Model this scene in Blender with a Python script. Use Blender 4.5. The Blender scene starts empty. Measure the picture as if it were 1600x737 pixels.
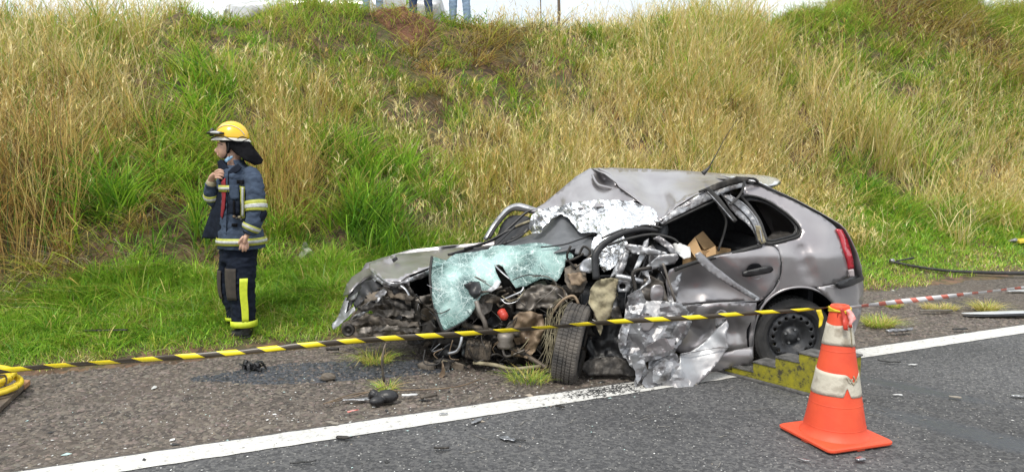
import bpy, bmesh, math, random
import numpy as np
from mathutils import Vector, Matrix, noise
from mathutils.geometry import delaunay_2d_cdt
R = math.radians
rnd = random.Random(7)
rng = np.random.default_rng(11)
scene = bpy.context.scene
col = scene.collection

# ------------------------------------------------------------------ camera
F = 1150.0; CX, CY = 800.0, 368.5; CH = 1.52; HY = 252.0
PITCH = math.atan((CY - HY) / F)
cd = bpy.data.cameras.new("camera"); cam = bpy.data.objects.new("camera", cd); col.objects.link(cam)
cam.location = (0, 0, CH); cam.rotation_euler = (R(90) - PITCH, 0, 0)
cd.sensor_width = 36; cd.lens = 36 * F / 1600; cd.clip_end = 3000; cd.clip_start = 0.05
scene.camera = cam
# ------------------------------------------------------------------ world, bright overcast
SUN_EL, SUN_ROT = 58, 205
world = bpy.data.worlds.new("World"); scene.world = world; world.use_nodes = True
wn = world.node_tree.nodes; wl = world.node_tree.links; wn.clear()
wo = wn.new('ShaderNodeOutputWorld')
sky = wn.new('ShaderNodeTexSky'); sky.sky_type = 'NISHITA'; sky.sun_disc = False
sky.sun_elevation = R(SUN_EL); sky.sun_rotation = R(SUN_ROT); sky.dust_density = 3
b1 = wn.new('ShaderNodeBackground'); b1.inputs[1].default_value = 0.12
wl.new(sky.outputs[0], b1.inputs[0])
b2 = wn.new('ShaderNodeBackground'); b2.inputs[0].default_value = (0.93, 0.97, 1.0, 1); b2.inputs[1].default_value = 1.05
tc = wn.new('ShaderNodeTexCoord'); cn = wn.new('ShaderNodeTexNoise'); cn.inputs['Scale'].default_value = 2.2; cn.inputs['Detail'].default_value = 5
wl.new(tc.outputs['Generated'], cn.inputs['Vector'])
cr = wn.new('ShaderNodeMapRange'); cr.inputs[1].default_value = 0.35; cr.inputs[2].default_value = 0.6; cr.inputs[3].default_value = 0.55; cr.inputs[4].default_value = 1.0
wl.new(cn.outputs[0], cr.inputs[0])
mx = wn.new('ShaderNodeMixShader'); wl.new(cr.outputs[0], mx.inputs[0]); wl.new(b1.outputs[0], mx.inputs[1]); wl.new(b2.outputs[0], mx.inputs[2])
wl.new(mx.outputs[0], wo.inputs[0])
# ------------------------------------------------------------------ sun through thin cloud
sd = bpy.data.lights.new("sun", 'SUN'); sd.energy = 2.0; sd.angle = R(11); sd.color = (1.0, 0.95, 0.86)
sun = bpy.data.objects.new("sun", sd); col.objects.link(sun)
az = R(SUN_ROT); el = R(SUN_EL)
sv = Vector((math.sin(az) * math.cos(el), math.cos(az) * math.cos(el), math.sin(el)))   # towards the sun
sun.rotation_euler = sv.to_track_quat('Z', 'Y').to_euler()
scene.view_settings.view_transform = 'Standard'; scene.view_settings.look = 'None'
scene.view_settings.exposure = 0.5; scene.view_settings.gamma = 1.0
scene.render.engine = 'CYCLES'
scene.cycles.max_bounces = 6; scene.cycles.transparent_max_bounces = 12

# ------------------------------------------------------------------ geometry of the place
cp, sp = math.cos(PITCH), math.sin(PITCH)
def W(px, py, Y):
    u = (px - CX) / F; v = -(py - CY) / F
    dx, dy, dz = u, cp + v * sp, -sp + v * cp
    k = Y / dy
    return Vector((dx * k, Y, CH + dz * k))
TX, TY = 0.9108, 0.4129
def sn(x, y): return x * TX + y * TY, -x * TY + y * TX
def xy(s, n): return s * TX - n * TY, s * TY + n * TX
def G(px, py, z=0.0):
    a = W(px, py, 1.0); d = a - Vector((0, 0, CH)); k = (z - CH) / d.z
    return Vector((d.x * k, d.y * k, z))
CREST = [(-400, 3.2), (-2, 3.3), (-1.3, 3.28), (-0.45, 3.2), (0.15, 3.62), (1.2, 3.76), (2.2, 3.84), (3.0, 3.86), (5.0, 3.78), (6.6, 3.9), (8.0, 3.88), (9.3, 4.12), (10.2, 4.1), (11.3, 4.3), (12.4, 4.5), (14.0, 4.95), (16, 5.2), (400, 5.3)]
def crest(s): return np.interp(s, [c[0] for c in CREST], [c[1] for c in CREST])
def vnoise(x, y, sc, seed=0):
    """smooth value noise, vectorised"""
    x = np.asarray(x, float) * sc + seed * 17.3; y = np.asarray(y, float) * sc + seed * 9.1
    xi = np.floor(x); yi = np.floor(y); fx = x - xi; fy = y - yi
    fx = fx * fx * (3 - 2 * fx); fy = fy * fy * (3 - 2 * fy)
    def h(a, b):
        v = np.sin(a * 127.1 + b * 311.7 + seed * 74.7) * 43758.5453
        return v - np.floor(v)
    return (h(xi, yi) * (1 - fx) + h(xi + 1, yi) * fx) * (1 - fy) + (h(xi, yi + 1) * (1 - fx) + h(xi + 1, yi + 1) * fx) * fy
def smooth(t): t = np.clip(t, 0, 1); return t * t * (3 - 2 * t)
def NF(s): return 7.25 + .75 * smooth((np.asarray(s, float) - .3) / 3.7)
def HT(s, n):
    s = np.asarray(s, float); n = np.asarray(n, float)
    zf = 0.25 + 0.035 * np.clip(s, 0, 12)
    nf = NF(s)
    verge = zf * smooth((n - 6.08) / (nf - 6.08) * 0.9)
    t = np.clip((n - nf) / (12.0 - nf), 0, 1)
    zc = crest(s)
    bank = (zc - zf) * (0.75 * t + 0.25 * smooth(t))
    lump = (vnoise(s, n, 0.8, 1) - 0.5) * 0.5 * smooth((n - nf + .4) / 1.2) * smooth((14 - n) / 2.0) + (vnoise(s, n, 2.3, 2) - 0.5) * 0.16 * smooth((n - nf + .5) / 1.0) * smooth((14 - n) / 2.0)
    lump += (vnoise(s, n, 3.1, 3) - 0.5) * 0.05 * smooth((n - 6.05) / 0.5) * smooth((14 - n) / 2)
    z = verge + bank + lump
    z = np.where(n > 12.4, zc + (z - zc) * smooth((14 - n) / 1.6) - 0.02 * np.clip(n - 12.4, 0, 60), z)
    return z - 0.03 * smooth((6.22 - n) / 0.25)
def HTxy(x, y):
    s, n = sn(x, y); return float(HT(s, n))
def hit(px, py):
    """where the ray through a point of the picture meets the terrain"""
    a = W(px, py, 1.0); d = a - Vector((0, 0, CH))
    t = 3.0
    while t < 60:
        x, y, z = d.x * t, d.y * t, CH + d.z * t
        if z <= max(HTxy(x, y), 0): break
        t += 0.03
    return x, y, max(HTxy(x, y), 0)

# ------------------------------------------------------------------ materials
def newmat(name):
    m = bpy.data.materials.new(name); m.use_nodes = True
    nt = m.node_tree; nt.nodes.clear()
    out = nt.nodes.new('ShaderNodeOutputMaterial'); bs = nt.nodes.new('ShaderNodeBsdfPrincipled')
    nt.links.new(bs.outputs[0], out.inputs[0])
    return m, nt, bs, out
def mat(name, c1, c2=None, rough=0.6, metal=0.0, scale=8, bump=0.0, bscale=60, c3=None, rough2=None, detail=6, lo=0.35, hi=0.65, coat=0, bdist=0.01, spec=None):
    m, nt, bs, out = newmat(name); N = nt.nodes; L = nt.links
    t = N.new('ShaderNodeTexCoord')
    nz = N.new('ShaderNodeTexNoise'); nz.inputs['Scale'].default_value = scale; nz.inputs['Detail'].default_value = detail
    L.new(t.outputs['Object'], nz.inputs['Vector'])
    if c2 is None: c2 = tuple(v * 0.8 for v in c1)
    ra = N.new('ShaderNodeValToRGB'); e = ra.color_ramp.elements
    e[0].position = lo; e[0].color = (*c2, 1); e[1].position = hi; e[1].color = (*c1, 1)
    if c3: x = e.new((lo + hi) / 2); x.color = (*c3, 1)
    L.new(nz.outputs[0], ra.inputs[0]); L.new(ra.outputs[0], bs.inputs['Base Color'])
    bs.inputs['Metallic'].default_value = metal; bs.inputs['Roughness'].default_value = rough
    if spec is not None: bs.inputs['Specular IOR Level'].default_value = spec
    if rough2 is not None:
        mr = N.new('ShaderNodeMapRange'); mr.inputs[1].default_value = 0.3; mr.inputs[2].default_value = 0.7; mr.inputs[3].default_value = rough; mr.inputs[4].default_value = rough2
        n2 = N.new('ShaderNodeTexNoise'); n2.inputs['Scale'].default_value = scale * 2.3; n2.inputs['Detail'].default_value = 5
        L.new(t.outputs['Object'], n2.inputs['Vector']); L.new(n2.outputs[0], mr.inputs[0]); L.new(mr.outputs[0], bs.inputs['Roughness'])
    if bump:
        b = N.new('ShaderNodeBump'); b.inputs['Strength'].default_value = bump; b.inputs['Distance'].default_value = bdist
        n3 = N.new('ShaderNodeTexNoise'); n3.inputs['Scale'].default_value = bscale; n3.inputs['Detail'].default_value = 4
        L.new(t.outputs['Object'], n3.inputs['Vector']); L.new(n3.outputs[0], b.inputs['Height']); L.new(b.outputs[0], bs.inputs['Normal'])
    if coat: bs.inputs['Coat Weight'].default_value = coat; bs.inputs['Coat Roughness'].default_value = 0.08
    return m
M = {}
M['paint'] = mat('car_paint', (.385, .372, .378), (.31, .288, .298), .30, .66, 3, coat=.35, rough2=.42)
M['paint_mauve'] = M['paint']
M['bare'] = mat('torn_silver_metal', (.40, .41, .425), (.25, .24, .247), .36, .72, 5, rough2=.55, bump=.15, bscale=90, bdist=.003, detail=10)
M['bare2'] = mat('scuffed_metal', (.46, .47, .49), (.16, .15, .15), .35, .8, 18, rough2=.6, bump=.4, bscale=50, bdist=.01)
M['foil'] = mat('silver_foil', (.93, .94, .95), (.85, .86, .88), .17, 1.0, 10, rough2=.3, bump=.6, bscale=22, bdist=.03)
M['black'] = mat('black_plastic', (.022, .022, .024), (.012, .012, .013), .42, 0, 20, bump=.15, bscale=80)
M['rubber'] = mat('rubber', (.045, .043, .042), (.02, .02, .02), .75, 0, 12, bump=.2, bscale=150)
M['tyre_dusty'] = mat('dusty_tyre_rubber', (.13, .115, .10), (.045, .042, .04), .85, 0, 9, bump=.3, bscale=120)
M['dash'] = mat('grey_dashboard_plastic', (.12, .125, .135), (.085, .09, .097), .45, 0, 12, bump=.1, bscale=300)
M['seat'] = mat('dark_seat_cloth', (.05, .052, .058), (.03, .03, .034), .9, 0, 40, bump=.3, bscale=400)
M['mud'] = mat('muddy_crushed_plastic', (.17, .135, .10), (.05, .042, .036), .65, .1, 7, bump=.35, bscale=60, bdist=.006, c3=(.105, .088, .07), detail=12)
M['tan'] = mat('tan_muddy_metal', (.30, .22, .145), (.13, .09, .06), .55, .25, 7, bump=.25, bscale=50, c3=(.22, .16, .105), detail=12)
M['greybrown'] = mat('greybrown_metal', (.25, .225, .20), (.11, .095, .08), .48, .45, 8, bump=.2, bscale=50, c3=(.18, .16, .14), detail=12)
M['beige'] = mat('dirty_beige_insulation', (.36, .32, .21), (.15, .125, .08), .85, 0, 14, bump=.5, bscale=60)
M['oil'] = mat('oily_dark_metal', (.060, .054, .048), (.020, .018, .017), .4, .5, 14, rough2=.7, bump=.2, bscale=60)
M['iron'] = mat('cast_iron', (.16, .13, .10), (.045, .04, .035), .6, .55, 18, bump=.4, bscale=70)
M['alu'] = mat('aluminium', (.52, .53, .55), (.28, .28, .29), .35, .9, 16, bump=.2, bscale=50)
M['rim'] = mat('dark_steel_rim', (.055, .057, .062), (.03, .03, .032), .38, .5, 20, rough2=.55)
M['redlens'] = mat('red_lens', (.50, .02, .035), (.40, .012, .025), .12, 0, 30, coat=.6)
M['clearlens'] = mat('pale_lens', (.45, .40, .40), (.33, .28, .29), .15, 0, 30, coat=.6)
M['card'] = mat('cardboard', (.46, .30, .15), (.38, .24, .12), .85, 0, 10, bump=.1, bscale=100)
M['white'] = mat('white_scrap', (.75, .75, .74), (.6, .6, .6), .6, 0, 12)
M['redcap'] = mat('orange_red_plastic', (.55, .05, .025), (.4, .035, .02), .4, 0, 12)
M['cone'] = mat('orange_cone_plastic', (.78, .095, .035), (.66, .07, .028), .55, 0, 7, bump=.1, bscale=40, rough2=.55)
M['wood'] = mat('weathered_wood', (.17, .13, .095), (.09, .07, .055), .85, 0, 9, bump=.4, bscale=90)
M['woodtip'] = mat('orange_wood_end', (.45, .25, .13), (.35, .18, .09), .8, 0, 14)
M['hose'] = mat('yellow_hose', (.72, .55, .03), (.60, .43, .02), .4, 0, 16, bump=.1, bscale=80)
M['stone'] = mat('stone', (.30, .27, .23), (.18, .16, .13), .85, 0, 15, bump=.4, bscale=60)
M['navy'] = mat('navy_turnout_cloth', (.054, .076, .116), (.040, .056, .088), .9, 0, 22, spec=.2, bump=.45, bscale=45, bdist=.012)
M['navydark'] = mat('dark_navy_cloth', (.013, .018, .031), (.008, .011, .019), .9, 0, 20, spec=.15, bump=.4, bscale=40, bdist=.012)
M['kneepad'] = mat('brown_knee_patch', (.055, .045, .036), (.035, .03, .025), .9, 0, 30, bump=.2, bscale=120)
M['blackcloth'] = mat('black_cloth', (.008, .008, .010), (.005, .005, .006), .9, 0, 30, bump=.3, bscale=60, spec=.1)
M['skin'] = mat('skin', (.56, .35, .25), (.48, .28, .20), .5, 0, 25)
M['hair'] = mat('dark_brown_hair', (.03, .018, .012), (.015, .01, .008), .6, 0, 60)
M['helmet'] = mat('yellow_helmet_shell', (.85, .52, .01), (.78, .46, .01), .25, 0, 10, coat=.5)
M['helmetwhite'] = mat('pale_reflective', (.68, .66, .60), (.55, .53, .48), .35, 0, 30)
M['silverstripe'] = mat('silver_reflective_band', (.52, .53, .52), (.36, .37, .36), .4, 0, 40)
M['limestripe'] = mat('lime_reflective_band', (.62, .72, .04), (.52, .62, .03), .5, 0, 40)
M['yellowstripe'] = mat('yellow_reflective_edge', (.44, .46, .07), (.33, .35, .05), .5, 0, 40)
M['red'] = mat('red_shirt', (.30, .02, .03), (.2, .015, .02), .85, 0, 20)
M['bluemask'] = mat('pale_blue_fabric', (.30, .50, .68), (.2, .36, .52), .7, 0, 60)
M['boot'] = mat('black_boot_leather', (.022, .022, .024), (.012, .012, .013), .45, 0, 25, bump=.3, bscale=60)
M['jeans'] = mat('pale_blue_jeans', (.26, .36, .50), (.19, .27, .39), .85, 0, 25, bump=.3, bscale=60)
M['jeansdark'] = mat('dark_blue_jeans', (.05, .08, .17), (.03, .05, .11), .85, 0, 25, bump=.3, bscale=60)
M['shirt'] = mat('grey_shirt', (.25, .26, .28), (.18, .19, .2), .85, 0, 20)
M['whitepaint'] = mat('pale_car_paint', (.62, .63, .65), (.55, .56, .58), .25, .2, 5, coat=.5)
M['darkglass'] = mat('dark_tinted_glass', (.02, .022, .024), (.014, .015, .016), .08, 0, 5)
M['chock_top'] = mat('grey_rubber_tread', (.14, .135, .13), (.06, .06, .058), .8, 0, 20, bump=.5, bscale=90)
M['earth'] = mat('red_earth', (.21, .10, .06), (.09, .045, .028), .95, 0, 6, bump=.8, bscale=25, bdist=.04)
M['yellowthing'] = mat('yellow_plastic', (.70, .55, .06), (.6, .45, .05), .5, 0, 20)

def mat_chock():
    m, nt, bs, out = newmat('chipped_yellow_paint'); N = nt.nodes; L = nt.links
    t = N.new('ShaderNodeTexCoord'); nz = N.new('ShaderNodeTexNoise'); nz.inputs['Scale'].default_value = 16; nz.inputs['Detail'].default_value = 9; nz.inputs['Roughness'].default_value = .75
    L.new(t.outputs['Object'], nz.inputs['Vector'])
    ra = N.new('ShaderNodeValToRGB'); e = ra.color_ramp.elements
    e[0].position = .40; e[0].color = (.05, .045, .025, 1); e[1].position = .64; e[1].color = (.32, .29, .012, 1)
    x = e.new(.46); x.color = (.20, .185, .02, 1)
    L.new(nz.outputs[0], ra.inputs[0]); L.new(ra.outputs[0], bs.inputs['Base Color']); bs.inputs['Roughness'].default_value = .6
    b = N.new('ShaderNodeBump'); b.inputs['Strength'].default_value = .4; b.inputs['Distance'].default_value = .005
    L.new(nz.outputs[0], b.inputs['Height']); L.new(b.outputs[0], bs.inputs['Normal'])
    return m
M['chock'] = mat_chock()
def mat_glass():
    m, nt, bs, out = newmat('shattered_laminated_glass'); N = nt.nodes; L = nt.links
    t = N.new('ShaderNodeTexCoord')
    v = N.new('ShaderNodeTexVoronoi'); v.feature = 'DISTANCE_TO_EDGE'; v.inputs['Scale'].default_value = 95
    v2 = N.new('ShaderNodeTexVoronoi'); v2.feature = 'DISTANCE_TO_EDGE'; v2.inputs['Scale'].default_value = 26
    nz = N.new('ShaderNodeTexNoise'); nz.inputs['Scale'].default_value = 5; nz.inputs['Detail'].default_value = 5
    wn_ = N.new('ShaderNodeTexNoise'); wn_.inputs['Scale'].default_value = 9; wn_.inputs['Detail'].default_value = 4; L.new(t.outputs['Object'], wn_.inputs['Vector'])
    wv = N.new('ShaderNodeVectorMath'); wv.operation = 'SCALE'; wv.inputs['Scale'].default_value = .09; L.new(wn_.outputs['Color'], wv.inputs[0])
    wa = N.new('ShaderNodeVectorMath'); wa.operation = 'ADD'; L.new(t.outputs['Object'], wa.inputs[0]); L.new(wv.outputs[0], wa.inputs[1])
    for q in (v, v2): L.new(wa.outputs[0], q.inputs['Vector'])
    L.new(t.outputs['Object'], nz.inputs['Vector'])
    c1 = N.new('ShaderNodeMapRange'); c1.inputs[1].default_value = 0; c1.inputs[2].default_value = .16; c1.inputs[3].default_value = 1; c1.inputs[4].default_value = 0; L.new(v.outputs['Distance'], c1.inputs[0])
    c2 = N.new('ShaderNodeMapRange'); c2.inputs[1].default_value = 0; c2.inputs[2].default_value = .05; c2.inputs[3].default_value = 1; c2.inputs[4].default_value = 0; L.new(v2.outputs['Distance'], c2.inputs[0])
    ra = N.new('ShaderNodeValToRGB'); e = ra.color_ramp.elements
    e[0].position = .40; e[0].color = (.05, .125, .12, 1); e[1].position = .60; e[1].color = (.36, .56, .53, 1)
    L.new(nz.outputs[0], ra.inputs[0])
    mxc = N.new('ShaderNodeMixRGB'); mxc.inputs[2].default_value = (.70, .84, .82, 1)
    v4 = N.new('ShaderNodeTexVoronoi'); v4.feature = 'DISTANCE_TO_EDGE'; v4.inputs['Scale'].default_value = 8; L.new(wa.outputs[0], v4.inputs['Vector'])
    c4 = N.new('ShaderNodeMapRange'); c4.inputs[1].default_value = 0; c4.inputs[2].default_value = .022; c4.inputs[3].default_value = 1.2; c4.inputs[4].default_value = 0; L.new(v4.outputs['Distance'], c4.inputs[0])
    c24 = N.new('ShaderNodeMath'); c24.operation = 'MAXIMUM'; L.new(c2.outputs[0], c24.inputs[0]); L.new(c4.outputs[0], c24.inputs[1])
    c1s = N.new('ShaderNodeMath'); c1s.operation = 'MULTIPLY'; c1s.inputs[1].default_value = .45; L.new(c1.outputs[0], c1s.inputs[0])
    mm = N.new('ShaderNodeMath'); mm.operation = 'MAXIMUM'; L.new(c1s.outputs[0], mm.inputs[0]); L.new(c24.outputs[0], mm.inputs[1])
    m5 = N.new('ShaderNodeMath'); m5.operation = 'MULTIPLY'; m5.inputs[1].default_value = .8; L.new(mm.outputs[0], m5.inputs[0])
    L.new(m5.outputs[0], mxc.inputs[0]); L.new(ra.outputs[0], mxc.inputs[1]); L.new(mxc.outputs[0], bs.inputs['Base Color'])
    bs.inputs['Roughness'].default_value = .22
    b = N.new('ShaderNodeBump'); b.inputs['Strength'].default_value = .5; b.inputs['Distance'].default_value = .004; L.new(mm.outputs[0], b.inputs['Height']); L.new(b.outputs[0], bs.inputs['Normal'])
    tr = N.new('ShaderNodeBsdfTransparent'); tr.inputs[0].default_value = (.75, .93, .90, 1)
    n2 = N.new('ShaderNodeTexNoise'); n2.inputs['Scale'].default_value = 3.2; n2.inputs['Detail'].default_value = 6; L.new(t.outputs['Object'], n2.inputs['Vector'])
    mr = N.new('ShaderNodeMapRange'); mr.inputs[1].default_value = .30; mr.inputs[2].default_value = .50; mr.inputs[3].default_value = .25; mr.inputs[4].default_value = .92; L.new(n2.outputs[0], mr.inputs[0])
    mx3 = N.new('ShaderNodeMath'); mx3.operation = 'MAXIMUM'; L.new(mr.outputs[0], mx3.inputs[0]); L.new(m5.outputs[0], mx3.inputs[1])
    ms = N.new('ShaderNodeMixShader'); L.new(mx3.outputs[0], ms.inputs[0]); L.new(tr.outputs[0], ms.inputs[1]); L.new(bs.outputs[0], ms.inputs[2]); L.new(ms.outputs[0], out.inputs[0])
    return m
M['glass'] = mat_glass()
def mat_tape(name, ca, cb, duty, slant, pitch, edge=None, alpha=.0):
    """UV.x in metres along the tape, UV.y 0..1 across"""
    m, nt, bs, out = newmat(name); N = nt.nodes; L = nt.links
    uv = N.new('ShaderNodeUVMap'); s = N.new('ShaderNodeSeparateXYZ'); L.new(uv.outputs[0], s.inputs[0])
    a = N.new('ShaderNodeMath'); a.operation = 'MULTIPLY'; a.inputs[1].default_value = slant; L.new(s.outputs[1], a.inputs[0])
    b = N.new('ShaderNodeMath'); b.operation = 'ADD'; L.new(s.outputs[0], b.inputs[0]); L.new(a.outputs[0], b.inputs[1])
    c = N.new('ShaderNodeMath'); c.operation = 'DIVIDE'; c.inputs[1].default_value = pitch; L.new(b.outputs[0], c.inputs[0])
    f = N.new('ShaderNodeMath'); f.operation = 'FRACT'; L.new(c.outputs[0], f.inputs[0])
    g = N.new('ShaderNodeMath'); g.operation = 'LESS_THAN'; g.inputs[1].default_value = duty; L.new(f.outputs[0], g.inputs[0])
    mxc = N.new('ShaderNodeMixRGB'); mxc.inputs[1].default_value = (*cb, 1); mxc.inputs[2].default_value = (*ca, 1); L.new(g.outputs[0], mxc.inputs[0])
    L.new(mxc.outputs[0], bs.inputs['Base Color']); bs.inputs['Roughness'].default_value = .35
    if edge:
        e = N.new('ShaderNodeMath'); e.operation = 'LESS_THAN'; e.inputs[1].default_value = .12; L.new(s.outputs[1], e.inputs[0])
        m2 = N.new('ShaderNodeMixRGB'); m2.inputs[2].default_value = (*edge, 1); L.new(e.outputs[0], m2.inputs[0]); L.new(mxc.outputs[0], m2.inputs[1]); L.new(m2.outputs[0], bs.inputs['Base Color'])
    return m
M['tape_yb'] = mat_tape('yellow_black_tape', (.86, .68, .015), (.055, .042, .028), .50, .055, .2, edge=(.16, .11, .04))
M['tape_rw'] = mat_tape('red_white_tape', (.70, .17, .11), (.80, .77, .76), .42, .06, .27)
def mat_ground(name, base, dark, light, sscale, bstr, wet=None, speck=0.0, tint=None):
    m, nt, bs, out = newmat(name); N = nt.nodes; L = nt.links
    t = N.new('ShaderNodeTexCoord'); P = t.outputs['Object']
    n1 = N.new('ShaderNodeTexNoise'); n1.inputs['Scale'].default_value = .9; n1.inputs['Detail'].default_value = 8; L.new(P, n1.inputs['Vector'])
    v = N.new('ShaderNodeTexVoronoi'); v.inputs['Scale'].default_value = sscale; L.new(P, v.inputs['Vector'])
    n2 = N.new('ShaderNodeTexNoise'); n2.inputs['Scale'].default_value = sscale * 1.7; n2.inputs['Detail'].default_value = 5; L.new(P, n2.inputs['Vector'])
    ra = N.new('ShaderNodeValToRGB'); e = ra.color_ramp.elements
    e[0].position = .3; e[0].color = (*dark, 1); e[1].position = .7; e[1].color = (*light, 1); x = e.new(.5); x.color = (*base, 1)
    hs = N.new('ShaderNodeSeparateColor'); L.new(v.outputs['Color'], hs.inputs[0])
    ad = N.new('ShaderNodeMixRGB'); ad.inputs[0].default_value = .45; L.new(n2.outputs[0], ad.inputs[1]); L.new(hs.outputs[0], ad.inputs[2])
    L.new(ad.outputs[0], ra.inputs[0])
    mr = N.new('ShaderNodeMapRange'); mr.inputs[1].default_value = .3; mr.inputs[2].default_value = .7; mr.inputs[3].default_value = .72; mr.inputs[4].default_value = 1.2; L.new(n1.outputs[0], mr.inputs[0])
    mu = N.new('ShaderNodeMixRGB'); mu.blend_type = 'MULTIPLY'; mu.inputs[0].default_value = 1; L.new(ra.outputs[0], mu.inputs[1]); L.new(mr.outputs[0], mu.inputs[2])
    c = mu.outputs[0]
    if tint:
        n4 = N.new('ShaderNodeTexNoise'); n4.inputs['Scale'].default_value = 1.7; n4.inputs['Detail'].default_value = 7; L.new(P, n4.inputs['Vector'])
        m4 = N.new('ShaderNodeMapRange'); m4.inputs[1].default_value = .45; m4.inputs[2].default_value = .7; m4.inputs[3].default_value = 0; m4.inputs[4].default_value = .7; L.new(n4.outputs[0], m4.inputs[0])
        x4 = N.new('ShaderNodeMixRGB'); x4.inputs[2].default_value = (*tint, 1); L.new(m4.outputs[0], x4.inputs[0]); L.new(c, x4.inputs[1]); c = x4.outputs[0]
    if speck:
        v3 = N.new('ShaderNodeTexVoronoi'); v3.inputs['Scale'].default_value = 85; L.new(P, v3.inputs['Vector'])
        h3 = N.new('ShaderNodeSeparateColor'); L.new(v3.outputs['Color'], h3.inputs[0])
        a = N.new('ShaderNodeMath'); a.operation = 'GREATER_THAN'; a.inputs[1].default_value = 1 - speck; L.new(h3.outputs[1], a.inputs[0])
        b = N.new('ShaderNodeMath'); b.operation = 'LESS_THAN'; b.inputs[1].default_value = .38; L.new(v3.outputs['Distance'], b.inputs[0])
        ab = N.new('ShaderNodeMath'); ab.operation = 'MULTIPLY'; L.new(a.outputs[0], ab.inputs[0]); L.new(b.outputs[0], ab.inputs[1])
        x5 = N.new('ShaderNodeMixRGB'); x5.inputs[2].default_value = (.34, .33, .31, 1); L.new(ab.outputs[0], x5.inputs[0]); L.new(c, x5.inputs[1]); c = x5.outputs[0]
    bs.inputs['Roughness'].default_value = .8
    rough = None
    if wet:
        total = None
        for (cx, cy, ax, ay, ang) in wet:
            mp = N.new('ShaderNodeMapping'); mp.vector_type = 'TEXTURE'; mp.inputs['Location'].default_value = (cx, cy, 0); mp.inputs['Rotation'].default_value = (0, 0, ang); mp.inputs['Scale'].default_value = (ax, ay, 1)
            L.new(P, mp.inputs['Vector'])
            ln = N.new('ShaderNodeVectorMath'); ln.operation = 'LENGTH'; L.new(mp.outputs[0], ln.inputs[0])
            nn = N.new('ShaderNodeTexNoise'); nn.inputs['Scale'].default_value = 7; nn.inputs['Detail'].default_value = 8; nn.inputs['Roughness'].default_value = .7; L.new(P, nn.inputs['Vector'])
            sb = N.new('ShaderNodeMath'); sb.operation = 'MULTIPLY_ADD'; sb.inputs[1].default_value = 1.1; L.new(nn.outputs[0], sb.inputs[0]); L.new(ln.outputs['Value'], sb.inputs[2])
            r = N.new('ShaderNodeMapRange'); r.inputs[1].default_value = .95; r.inputs[2].default_value = 1.7; r.inputs[3].default_value = 1; r.inputs[4].default_value = 0; L.new(sb.outputs[0], r.inputs[0])
            if total is None: total = r.outputs[0]
            else:
                q = N.new('ShaderNodeMath'); q.operation = 'MAXIMUM'; L.new(total, q.inputs[0]); L.new(r.outputs[0], q.inputs[1]); total = q.outputs[0]
        x6 = N.new('ShaderNodeMixRGB'); x6.inputs[2].default_value = (.04, .046, .058, 1); 
        sc = N.new('ShaderNodeMath'); sc.operation = 'MULTIPLY'; sc.inputs[1].default_value = .8; L.new(total, sc.inputs[0])
        L.new(sc.outputs[0], x6.inputs[0]); L.new(c, x6.inputs[1]); c = x6.outputs[0]
        rr = N.new('ShaderNodeMapRange'); rr.inputs[3].default_value = .82; rr.inputs[4].default_value = .36; L.new(total, rr.inputs[0]); L.new(rr.outputs[0], bs.inputs['Roughness'])
    L.new(c, bs.inputs['Base Color'])
    b = N.new('ShaderNodeBump'); b.inputs['Strength'].default_value = bstr; b.inputs['Distance'].default_value = .012
    L.new(ad.outputs[0], b.inputs['Height']); L.new(b.outputs[0], bs.inputs['Normal'])
    return m
wetL = G(520, 578); wetR1 = G(1420, 605); wetR2 = G(1530, 680)
RA = math.atan2(TY, TX)
M['asphalt'] = mat_ground('asphalt', (.078, .078, .081), (.045, .045, .047), (.125, .123, .12), 62, .4, wet=[(wetR1.x, wetR1.y, .55, .10, -.75), (wetR2.x, wetR2.y, .6, .14, -.9)], speck=.05)
M['shoulder'] = mat_ground('coarse_brown_shoulder', (.100, .083, .069), (.044, .037, .032), (.17, .145, .12), 42, .9, wet=[(wetL.x, wetL.y, .95, .22, .12)], speck=.03, tint=(.10, .078, .062))
M['soil'] = mat_ground('bank_soil', (.10, .06, .036), (.05, .032, .018), (.18, .10, .06), 14, .9, tint=(.10, .12, .035))
M['field'] = mat_ground('plateau_ground', (.16, .15, .06), (.10, .09, .04), (.22, .20, .09), 5, .6)
def mat_line():
    m, nt, bs, out = newmat('worn_white_road_paint'); N = nt.nodes; L = nt.links
    t = N.new('ShaderNodeTexCoord'); nz = N.new('ShaderNodeTexNoise'); nz.inputs['Scale'].default_value = 24; nz.inputs['Detail'].default_value = 9; nz.inputs['Roughness'].default_value = .8
    L.new(t.outputs['Object'], nz.inputs['Vector'])
    ra = N.new('ShaderNodeValToRGB'); e = ra.color_ramp.elements
    e[0].position = .33; e[0].color = (.12, .115, .11, 1); e[1].position = .44; e[1].color = (.55, .54, .51, 1); x = e.new(.6); x.color = (.68, .67, .64, 1)
    L.new(nz.outputs[0], ra.inputs[0]); L.new(ra.outputs[0], bs.inputs['Base Color']); bs.inputs['Roughness'].default_value = .7
    b = N.new('ShaderNodeBump'); b.inputs['Strength'].default_value = .5; b.inputs['Distance'].default_value = .004; L.new(nz.outputs[0], b.inputs['Height']); L.new(b.outputs[0], bs.inputs['Normal'])
    return m
M['line'] = mat_line()
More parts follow.
